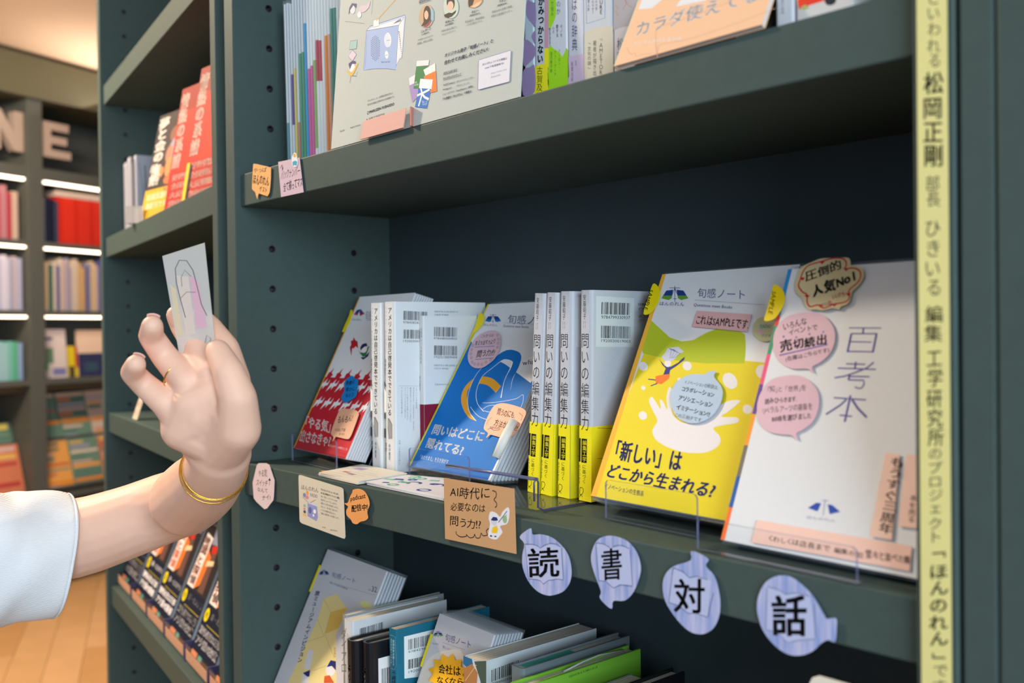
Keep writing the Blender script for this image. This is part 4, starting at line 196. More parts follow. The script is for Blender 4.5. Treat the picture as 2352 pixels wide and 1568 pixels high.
 'toi_side': [('P','#f2e623',[(0,0),(129,0),(129,68),(0,68)]),('P','#d5dde0',[(6.1,185.7),(57.0,184.4),(56.7,138.7),(6.0,140.0)]),('B','#15161c',(12.9,169.3),(51.4,168.6),(13.3,180.3)),('T','#15161c','9784799330937',(12.9,165.2),(51.4,164.6),(12.9,168.2),0.0,0),('B','#15161c',(12.6,147.7),(52.0,146.6),(12.8,159.0)),('T','#15161c','1920030019003',(13.1,144.1),(52.1,142.8),(13.1,146.8),0.0,0),('T','#2c3338','ISBN978-4-7993',(62.9,177.7),(111.3,177.4),(62.9,179.8),0.0,0),('T','#2c3338','C0030 ¥1900E',(63.4,173.3),(111.3,172.9),(63.4,175.5),0.0,0),('T','#2c3338','定価 2090円',(63.5,166.3),(101.5,165.6),(63.5,168.9),0.0,0),('T','#2c3338','(本体1900円)',(63.5,162.7),(101.5,161.9),(63.5,165.2),0.0,0),('D','#b9c6cc',(14.2,136.8),0.42),('D','#b9c6cc',(14.3,133.2),0.42),('D','#b9c6cc',(16.7,138.6),0.45),('D','#b9c6cc',(16.8,135.0),0.45),('D','#b9c6cc',(16.8,131.3),0.45),('D','#b9c6cc',(16.8,127.7),0.45),('D','#b9c6cc',(16.8,124.1),0.45),('D','#b9c6cc',(16.9,120.4),0.45),('D','#b9c6cc',(16.9,116.8),0.45),('D','#b9c6cc',(19.3,136.7),0.49),('D','#b9c6cc',(19.3,133.1),0.49),('D','#b9c6cc',(19.3,129.4),0.49),('D','#b9c6cc',(19.3,125.8),0.49),('D','#b9c6cc',(19.4,122.2),0.49),('D','#b9c6cc',(19.4,118.5),0.49),('D','#b9c6cc',(19.4,114.9),0.49),('D','#b9c6cc',(19.4,111.2),0.49),('D','#b9c6cc',(19.5,107.6),0.49),('D','#b9c6cc',(19.5,103.9),0.49),('D','#b9c6cc',(19.5,100.3),0.49),('D','#b9c6cc',(21.8,138.5),0.52),('D','#b9c6cc',(21.8,134.8),0.52),('D','#b9c6cc',(21.8,131.2),0.52),('D','#b9c6cc',(21.9,127.5),0.52),('D','#b9c6cc',(21.9,123.9),0.52),('D','#b9c6cc',(21.9,120.2),0.52),('D','#b9c6cc',(21.9,116.6),0.52),('D','#b9c6cc',(22.0,112.9),0.52),('D','#b9c6cc',(22.0,109.3),0.52),('D','#b9c6cc',(22.0,105.6),0.52),('D','#b9c6cc',(22.0,102.0),0.52),('D','#b9c6cc',(22.1,98.3),0.52),('D','#b9c6cc',(22.1,94.7),0.52),('D','#b9c6cc',(24.3,136.6),0.56),('D','#b9c6cc',(24.4,133.0),0.56),('D','#b9c6cc',(24.4,129.3),0.56),('D','#b9c6cc',(24.4,125.6),0.56),('D','#b9c6cc',(24.4,122.0),0.56),('D','#b9c6cc',(24.5,118.3),0.56),('D','#b9c6cc',(24.5,114.7),0.56),('D','#b9c6cc',(24.5,111.0),0.56),('D','#b9c6cc',(24.6,107.4),0.56),('D','#b9c6cc',(24.6,103.7),0.56),('D','#b9c6cc',(24.6,100.0),0.56),('D','#b9c6cc',(24.6,96.4),0.56),('D','#b9c6cc',(26.9,138.4),0.59),('D','#b9c6cc',(26.9,134.7),0.59),('D','#b9c6cc',(26.9,131.1),0.59),('D','#b9c6cc',(27.0,127.4),0.59),('D','#b9c6cc',(27.0,123.7),0.59),('D','#b9c6cc',(27.0,120.1),0.59),('D','#b9c6cc',(27.0,116.4),0.59),('D','#b9c6cc',(27.1,112.7),0.59),('D','#b9c6cc',(27.1,109.1),0.59),('D','#b9c6cc',(27.1,105.4),0.59),('D','#b9c6cc',(27.1,101.7),0.59),('D','#b9c6cc',(27.2,98.1),0.59),('D','#b9c6cc',(27.2,94.4),0.59),('D','#b9c6cc',(29.5,136.5),0.63),('D','#b9c6cc',(29.5,132.8),0.63),('D','#b9c6cc',(29.5,129.2),0.63),('D','#b9c6cc',(29.5,125.5),0.63),('D','#b9c6cc',(29.6,121.8),0.63),('D','#b9c6cc',(29.6,118.2),0.63),('D','#b9c6cc',(29.6,114.5),0.63),('D','#b9c6cc',(29.6,110.8),0.63),('D','#b9c6cc',(29.7,107.1),0.63),('D','#b9c6cc',(29.7,103.5),0.63),('D','#b9c6cc',(29.7,99.8),0.63),('D','#b9c6cc',(29.8,96.1),0.63),('D','#b9c6cc',(32.0,138.3),0.66),('D','#b9c6cc',(32.0,134.6),0.66),('D','#b9c6cc',(32.1,130.9),0.66),('D','#b9c6cc',(32.1,127.3),0.66),('D','#b9c6cc',(32.1,123.6),0.66),('D','#b9c6cc',(32.1,119.9),0.66),('D','#b9c6cc',(32.2,116.2),0.66),('D','#b9c6cc',(32.2,112.5),0.66),('D','#b9c6cc',(32.2,108.9),0.66),('D','#b9c6cc',(32.3,105.2),0.66),('D','#b9c6cc',(32.3,101.5),0.66),('D','#b9c6cc',(32.3,97.8),0.66),('D','#b9c6cc',(32.3,94.1),0.66),('D','#b9c6cc',(34.6,136.4),0.7),('D','#b9c6cc',(34.6,132.7),0.7),('D','#b9c6cc',(34.7,129.0),0.7),('D','#b9c6cc',(34.7,125.3),0.7),('D','#b9c6cc',(34.7,121.7),0.7),('D','#b9c6cc',(34.7,118.0),0.7),('D','#b9c6cc',(34.8,114.3),0.7),('D','#b9c6cc',(34.8,110.6),0.7),('D','#b9c6cc',(34.8,106.9),0.7),('D','#b9c6cc',(34.9,103.2),0.7),('D','#b9c6cc',(34.9,99.5),0.7),('D','#b9c6cc',(34.9,95.9),0.7),('D','#b9c6cc',(37.2,138.2),0.73),('D','#b9c6cc',(37.2,134.5),0.73),('D','#b9c6cc',(37.2,130.8),0.73),('D','#b9c6cc',(37.3,127.1),0.73),('D','#b9c6cc',(37.3,123.4),0.73),('D','#b9c6cc',(37.3,119.7),0.73),('D','#b9c6cc',(37.3,116.0),0.73),('D','#b9c6cc',(37.4,112.3),0.73),('D','#b9c6cc',(37.4,108.7),0.73),('D','#b9c6cc',(37.4,105.0),0.73),('D','#b9c6cc',(37.5,101.3),0.73),('D','#b9c6cc',(37.5,97.6),0.73),('D','#b9c6cc',(37.5,93.9),0.73),('D','#b9c6cc',(39.8,136.3),0.77),('D','#b9c6cc',(39.8,132.6),0.77),('D','#b9c6cc',(39.9,128.9),0.77),('D','#b9c6cc',(39.9,125.2),0.77),('D','#b9c6cc',(39.9,121.5),0.77),('D','#b9c6cc',(39.9,117.8),0.77),('D','#b9c6cc',(40.0,114.1),0.77),('D','#b9c6cc',(40.0,110.4),0.77),('D','#b9c6cc',(40.0,106.7),0.77),('D','#b9c6cc',(40.1,103.0),0.77),('D','#b9c6cc',(40.1,99.3),0.77),('D','#b9c6cc',(40.1,95.6),0.77),('D','#b9c6cc',(42.4,138.1),0.8),('D','#b9c6cc',(42.4,134.4),0.8),('D','#b9c6cc',(42.4,130.7),0.8),('D','#b9c6cc',(42.5,127.0),0.8),('D','#b9c6cc',(42.5,123.3),0.8),('D','#b9c6cc',(42.5,119.6),0.8),('D','#b9c6cc',(42.6,115.9),0.8),('D','#b9c6cc',(42.6,112.1),0.8),('D','#b9c6cc',(42.6,108.4),0.8),('D','#b9c6cc',(42.6,104.7),0.8),('D','#b9c6cc',(42.7,101.0),0.8),('D','#b9c6cc',(42.7,97.3),0.8),('D','#b9c6cc',(42.7,93.6),0.8),('D','#b9c6cc',(45.0,136.2),0.83),('D','#b9c6cc',(45.1,132.5),0.83),('D','#b9c6cc',(45.1,128.7),0.83),('D','#b9c6cc',(45.1,125.0),0.83),('D','#b9c6cc',(45.1,121.3),0.83),('D','#b9c6cc',(45.2,117.6),0.83),('D','#b9c6cc',(45.2,113.9),0.83),('D','#b9c6cc',(45.2,110.2),0.83),('D','#b9c6cc',(45.3,106.5),0.83),('D','#b9c6cc',(45.3,102.8),0.83),('D','#b9c6cc',(45.3,99.0),0.83),('D','#b9c6cc',(45.3,95.3),0.83),('D','#b9c6cc',(47.6,138.0),0.87),('D','#b9c6cc',(47.7,134.2),0.87),('D','#b9c6cc',(47.7,130.5),0.87),('D','#b9c6cc',(47.7,126.8),0.87),('D','#b9c6cc',(47.8,123.1),0.87),('D','#b9c6cc',(47.8,119.4),0.87),('D','#b9c6cc',(47.8,115.7),0.87),('D','#b9c6cc',(47.8,111.9),0.87),('D','#b9c6cc',(47.9,108.2),0.87),('D','#b9c6cc',(47.9,104.5),0.87),('D','#b9c6cc',(47.9,100.8),0.87),('D','#b9c6cc',(48.0,97.0),0.87),('D','#b9c6cc',(48.0,93.3),0.87),('D','#b9c6cc',(50.3,136.0),0.9),('D','#b9c6cc',(50.3,132.3),0.9),('D','#b9c6cc',(50.3,128.6),0.9),('D','#b9c6cc',(50.4,124.9),0.9),('D','#b9c6cc',(50.4,121.2),0.9),('D','#b9c6cc',(50.4,117.4),0.9),('D','#b9c6cc',(50.5,113.7),0.9),('D','#b9c6cc',(50.5,110.0),0.9),('D','#b9c6cc',(50.5,106.2),0.9),('D','#b9c6cc',(50.6,102.5),0.9),('D','#b9c6cc',(50.6,98.8),0.9),('D','#b9c6cc',(50.6,95.1),0.9),('D','#b9c6cc',(52.9,137.9),0.94),('D','#b9c6cc',(53.0,134.1),0.94),('D','#b9c6cc',(53.0,130.4),0.94),('D','#b9c6cc',(53.0,126.7),0.94),('D','#b9c6cc',(53.0,122.9),0.94),('D','#b9c6cc',(53.1,119.2),0.94),('D','#b9c6cc',(53.1,115.5),0.94),('D','#b9c6cc',(53.1,111.7),0.94),('D','#b9c6cc',(53.2,108.0),0.94),('D','#b9c6cc',(53.2,104.3),0.94),('D','#b9c6cc',(53.2,100.5),0.94),('D','#b9c6cc',(53.3,96.8),0.94),('D','#b9c6cc',(53.3,93.0),0.94),('D','#b9c6cc',(55.6,135.9),0.97),('D','#b9c6cc',(55.6,132.2),0.97),('D','#b9c6cc',(55.7,128.5),0.97),('D','#b9c6cc',(55.7,124.7),0.97),('D','#b9c6cc',(55.7,121.0),0.97),('D','#b9c6cc',(55.8,117.2),0.97),('D','#b9c6cc',(55.8,113.5),0.97),('D','#b9c6cc',(55.8,109.8),0.97),('D','#b9c6cc',(55.8,106.0),0.97),('D','#b9c6cc',(55.9,102.3),0.97),('D','#b9c6cc',(55.9,98.5),0.97),('D','#b9c6cc',(55.9,94.8),0.97),('D','#b9c6cc',(58.3,137.7),1.01),('D','#b9c6cc',(58.3,134.0),1.01),('D','#b9c6cc',(58.3,130.3),1.01),('D','#b9c6cc',(58.3,126.5),1.01),('D','#b9c6cc',(58.4,122.8),1.01),('D','#b9c6cc',(58.4,119.0),1.01),('D','#b9c6cc',(58.4,115.3),1.01),('D','#b9c6cc',(58.5,111.5),1.01),('D','#b9c6cc',(58.5,107.8),1.01),('D','#b9c6cc',(58.5,104.0),1.01),('D','#b9c6cc',(58.6,100.3),1.01),('D','#b9c6cc',(58.6,96.5),1.01),('D','#b9c6cc',(58.6,92.8),1.01),('D','#b9c6cc',(60.9,135.8),1.04),('D','#b9c6cc',(61.0,132.1),1.04),('D','#b9c6cc',(61.0,128.3),1.04),('D','#b9c6cc',(61.0,124.6),1.04),('D','#b9c6cc',(61.1,120.8),1.04),('D','#b9c6cc',(61.1,117.1),1.04),('D','#b9c6cc',(61.1,113.3),1.04),('D','#b9c6cc',(61.2,109.5),1.04),('D','#b9c6cc',(61.2,105.8),1.04),('D','#b9c6cc',(61.2,102.0),1.04),('D','#b9c6cc',(61.3,98.3),1.04),('D','#b9c6cc',(61.3,94.5),1.04),('D','#b9c6cc',(63.3,171.4),1.08),('D','#b9c6cc',(63.4,167.7),1.08),('D','#b9c6cc',(63.4,163.9),1.08),('D','#b9c6cc',(63.4,160.2),1.08),('D','#b9c6cc',(63.5,156.4),1.08),('D','#b9c6cc',(63.5,152.7),1.08),('D','#b9c6cc',(63.5,148.9),1.08),('D','#b9c6cc',(63.6,145.1),1.08),('D','#b9c6cc',(63.6,141.4),1.08),('D','#b9c6cc',(63.6,137.6),1.08),('D','#b9c6cc',(63.7,133.9),1.08),('D','#b9c6cc',(63.7,130.1),1.08),('D','#b9c6cc',(63.7,126.4),1.08),('D','#b9c6cc',(63.7,122.6),1.08),('D','#b9c6cc',(63.8,118.8),1.08),('D','#b9c6cc',(63.8,115.1),1.08),('D','#b9c6cc',(63.8,111.3),1.08),('D','#b9c6cc',(63.9,107.6),1.08),('D','#b9c6cc',(63.9,103.8),1.08),('D','#b9c6cc',(63.9,100.0),1.08),('D','#b9c6cc',(64.0,96.3),1.08),('D','#b9c6cc',(64.0,92.5),1.08),('D','#b9c6cc',(66.0,173.3),1.11),('D','#b9c6cc',(66.0,169.5),1.11),('D','#b9c6cc',(66.1,165.8),1.11),('D','#b9c6cc',(66.1,162.0),1.11),('D','#b9c6cc',(66.1,158.3),1.11),('D','#b9c6cc',(66.2,154.5),1.11),('D','#b9c6cc',(66.2,150.8),1.11),('D','#b9c6cc',(66.2,147.0),1.11),('D','#b9c6cc',(66.3,143.2),1.11),('D','#b9c6cc',(66.3,139.5),1.11),('D','#b9c6cc',(66.3,135.7),1.11),('D','#b9c6cc',(66.4,131.9),1.11),('D','#b9c6cc',(66.4,128.2),1.11),('D','#b9c6cc',(66.4,124.4),1.11),('D','#b9c6cc',(66.5,120.6),1.11),('D','#b9c6cc',(66.5,116.9),1.11),('D','#b9c6cc',(66.5,113.1),1.11),('D','#b9c6cc',(66.6,109.3),1.11),('D','#b9c6cc',(66.6,105.6),1.11),('D','#b9c6cc',(66.6,101.8),1.11),('D','#b9c6cc',(66.7,98.0),1.11),('D','#b9c6cc',(66.7,94.2),1.11),('D','#b9c6cc',(68.7,171.4),1.15),('D','#b9c6cc',(68.8,167.7),1.15),('D','#b9c6cc',(68.8,163.9),1.15),('D','#b9c6cc',(68.8,160.1),1.15),('D','#b9c6cc',(68.9,156.4),1.15),('D','#b9c6cc',(68.9,152.6),1.15),('D','#b9c6cc',(68.9,148.8),1.15),('D','#b9c6cc',(69.0,145.1),1.15),('D','#b9c6cc',(69.0,141.3),1.15),('D','#b9c6cc',(69.0,137.5),1.15),('D','#b9c6cc',(69.1,133.8),1.15),('D','#b9c6cc',(69.1,130.0),1.15),('D','#b9c6cc',(69.1,126.2),1.15),('D','#b9c6cc',(69.2,122.4),1.15),('D','#b9c6cc',(69.2,118.7),1.15),('D','#b9c6cc',(69.2,114.9),1.15),('D','#b9c6cc',(69.3,111.1),1.15),('D','#b9c6cc',(69.3,107.3),1.15),('D','#b9c6cc',(69.3,103.5),1.15),('D','#b9c6cc',(69.4,99.8),1.15),('D','#b9c6cc',(69.4,96.0),1.15),('D','#b9c6cc',(69.4,92.2),1.15),('D','#b9c6cc',(71.4,173.3),1.18),('D','#b9c6cc',(71.5,169.6),1.18),('D','#b9c6cc',(71.5,165.8),1.18),('D','#b9c6cc',(71.5,162.0),1.18),('D','#b9c6cc',(71.6,158.2),1.18),('D','#b9c6cc',(71.6,154.5),1.18),('D','#b9c6cc',(71.6,150.7),1.18),('D','#b9c6cc',(71.7,146.9),1.18),('D','#b9c6cc',(71.7,143.1),1.18),('D','#b9c6cc',(71.7,139.4),1.18),('D','#b9c6cc',(71.8,135.6),1.18),('D','#b9c6cc',(71.8,131.8),1.18),('D','#b9c6cc',(71.8,128.0),1.18),('D','#b9c6cc',(71.9,124.2),1.18),('D','#b9c6cc',(71.9,120.5),1.18),('D','#b9c6cc',(71.9,116.7),1.18),('D','#b9c6cc',(72.0,112.9),1.18),('D','#b9c6cc',(72.0,109.1),1.18),('D','#b9c6cc',(72.0,105.3),1.18),('D','#b9c6cc',(72.1,101.5),1.18),('D','#b9c6cc',(72.1,97.7),1.18),('D','#b9c6cc',(72.1,94.0),1.18),('D','#b9c6cc',(74.2,171.4),1.22),('D','#b9c6cc',(74.2,167.7),1.22),('D','#b9c6cc',(74.2,163.9),1.22),('D','#b9c6cc',(74.3,160.1),1.22),('D','#b9c6cc',(74.3,156.3),1.22),('D','#b9c6cc',(74.3,152.6),1.22),('D','#b9c6cc',(74.4,148.8),1.22),('D','#b9c6cc',(74.4,145.0),1.22),('D','#b9c6cc',(74.4,141.2),1.22),('D','#b9c6cc',(74.5,137.4),1.22),('D','#b9c6cc',(74.5,133.6),1.22),('D','#b9c6cc',(74.5,129.8),1.22),('D','#b9c6cc',(74.6,126.1),1.22),('D','#b9c6cc',(74.6,122.3),1.22),('D','#b9c6cc',(74.6,118.5),1.22),('D','#b9c6cc',(74.7,114.7),1.22),('D','#b9c6cc',(74.7,110.9),1.22),('D','#b9c6cc',(74.8,107.1),1.22),('D','#b9c6cc',(74.8,103.3),1.22),('D','#b9c6cc',(74.8,99.5),1.22),('D','#b9c6cc',(74.9,95.7),1.22),('D','#b9c6cc',(74.9,91.9),1.22),('L','#15161c',0.3,[(8.6,66.4),(40.8,63.4)]),('L','#15161c',0.3,[(8.8,38.9),(27.5,36.5)])],
 'wh_spine': [('V','#8a8f94','ベストセラーからひもとく',(1.8,133.4),(4.5,133.4),(3.3,186.7),0.0,0),('V','#4c5054','尾崎俊介',(-0.2,108.5),(3.0,108.6),(0.4,127.3),0.0,0),('V','#15161c','アメリカは自己啓発本でできている',(5.2,62.9),(12.8,63.3),(8.1,185.1),0.02,0),('V','#33373a','推薦!!',(-0.8,11.1),(2.9,11.5),(-0.2,33.1),0.0,0),('V','#33373a','糸井重里、',(5.6,8.8),(10.3,9.2),(6.2,32.1),0.0,0),('P','#55595c',[(-0.8,103.2),(2.8,97.3),(2.8,95.1),(-0.9,97.2)]),('P','#f4f4f2',[(-1.0,94.2),(2.7,89.8),(2.3,67.2),(-1.4,67.0)]),('P','#55595c',[(-1.5,66.2),(1.7,65.7),(1.6,59.6),(-1.6,59.4)]),('P','#9a9c9c',[(5.4,59.9),(8.6,60.8),(13.7,54.4),(12.9,38.7),(7.6,37.5),(5.2,50.8)]),('L','#15161c',0.5,[(5.4,60.6),(13.7,54.4),(13.4,38.0),(7.1,37.5),(5.2,50.8)]),('P','#3f4448',[(-1.8,48.8),(1.4,48.3),(1.3,37.7),(-1.9,38.2)])],
 'wh_side': [('B','#2a2c30',(12.7,171.0),(46.2,169.9),(13.0,181.2)),('T','#2a2c30','9784582839470',(12.3,167.0),(46.5,166.1),(12.3,169.6),0.0,0),('B','#2a2c30',(12.3,150.1),(46.0,149.0),(12.6,160.3)),('T','#2a2c30','1920030018006',(12.2,146.1),(45.9,145.1),(12.3,148.6),0.0,0),('T','#3c4044','ISBN978-4-582-83947-0',(56.2,179.6),(90.2,179.4),(56.2,181.4),0.0,0),('T','#3c4044','C0030 ¥1800E',(56.1,176.0),(76.4,175.8),(56.1,177.9),0.0,0),('L','#9aa0a4',0.3,[(5.5,97.4),(32.6,95.9)]),('V','#6c7176','とアメリカの処世術',(28.6,70.2),(30.5,70.1),(28.9,94.9),0.0,0),('V','#6c7176','自分を変える、人生を変える、本を売る',(24.2,45.6),(26.1,45.4),(24.8,95.1),0.0,0),('V','#6c7176','戦後日本でもアメリカでも売れた',(20.1,55.7),(22.0,55.5),(20.6,95.2),0.0,0),('V','#6c7176','そこにあるのは夢か幻か',(16.0,58.2),(17.8,58.1),(16.4,95.4),0.0,0),('V','#6c7176','フランクリンから引き寄せまで',(12.9,59.9),(14.7,59.8),(13.3,95.6),0.0,0),('V','#6c7176','アメリカ文学者が読み解く',(8.4,63.2),(10.2,63.1),(8.7,95.8),0.0,0),('V','#6c7176','定価 1980円(税込)',(4.1,8.2),(6.3,8.0),(4.8,36.6),0.0,0)],
 'mar_spine': [('P','#7d1a34',[(0,0),(8,0),(8,75),(0,75)]),('V','#50565c','人生のレールを外れる',(1.4,120.6),(4.9,120.7),(2.8,162.7),0.0,0),('V','#7a8086','衝動のみつけかた',(-2.1,126.6),(0.2,126.7),(-1.1,161.5),0.0,0),('V','#7a8086','谷川嘉浩',(-2.4,90.2),(1.7,90.3),(-1.5,107.7),0.0,0),('V','#e9c9d0','ちくまプリマー新書',(-2.9,29.3),(0.2,29.6),(-1.9,54.5),0.0,0)],
 'mar_side': [('P','#7d1a34',[(0,0),(74,0),(74,75),(0,75)]),('B','#2a2c30',(14.9,151.9),(47.9,150.9),(15.3,162.8)),('T','#2a2c30','9784480684820',(14.5,148.4),(48.2,147.5),(14.6,151.0),0.0,0),('B','#2a2c30',(14.6,130.6),(47.5,129.3),(15.0,141.6)),('T','#2a2c30','1920210009404',(14.6,127.1),(47.9,125.8),(14.6,129.9),0.0,0),('T','#6c7176','ISBN978-4-480-68482-0',(14.4,118.0),(47.7,116.6),(14.4,120.0),0.0,0),('T','#6c7176','C0210 ¥940E',(14.4,114.5),(35.0,113.5),(14.4,116.5),0.0,0),('T','#6c7176','定価(本体940円+税)',(15.0,95.9),(35.7,94.7),(15.0,98.2),0.0,0)],
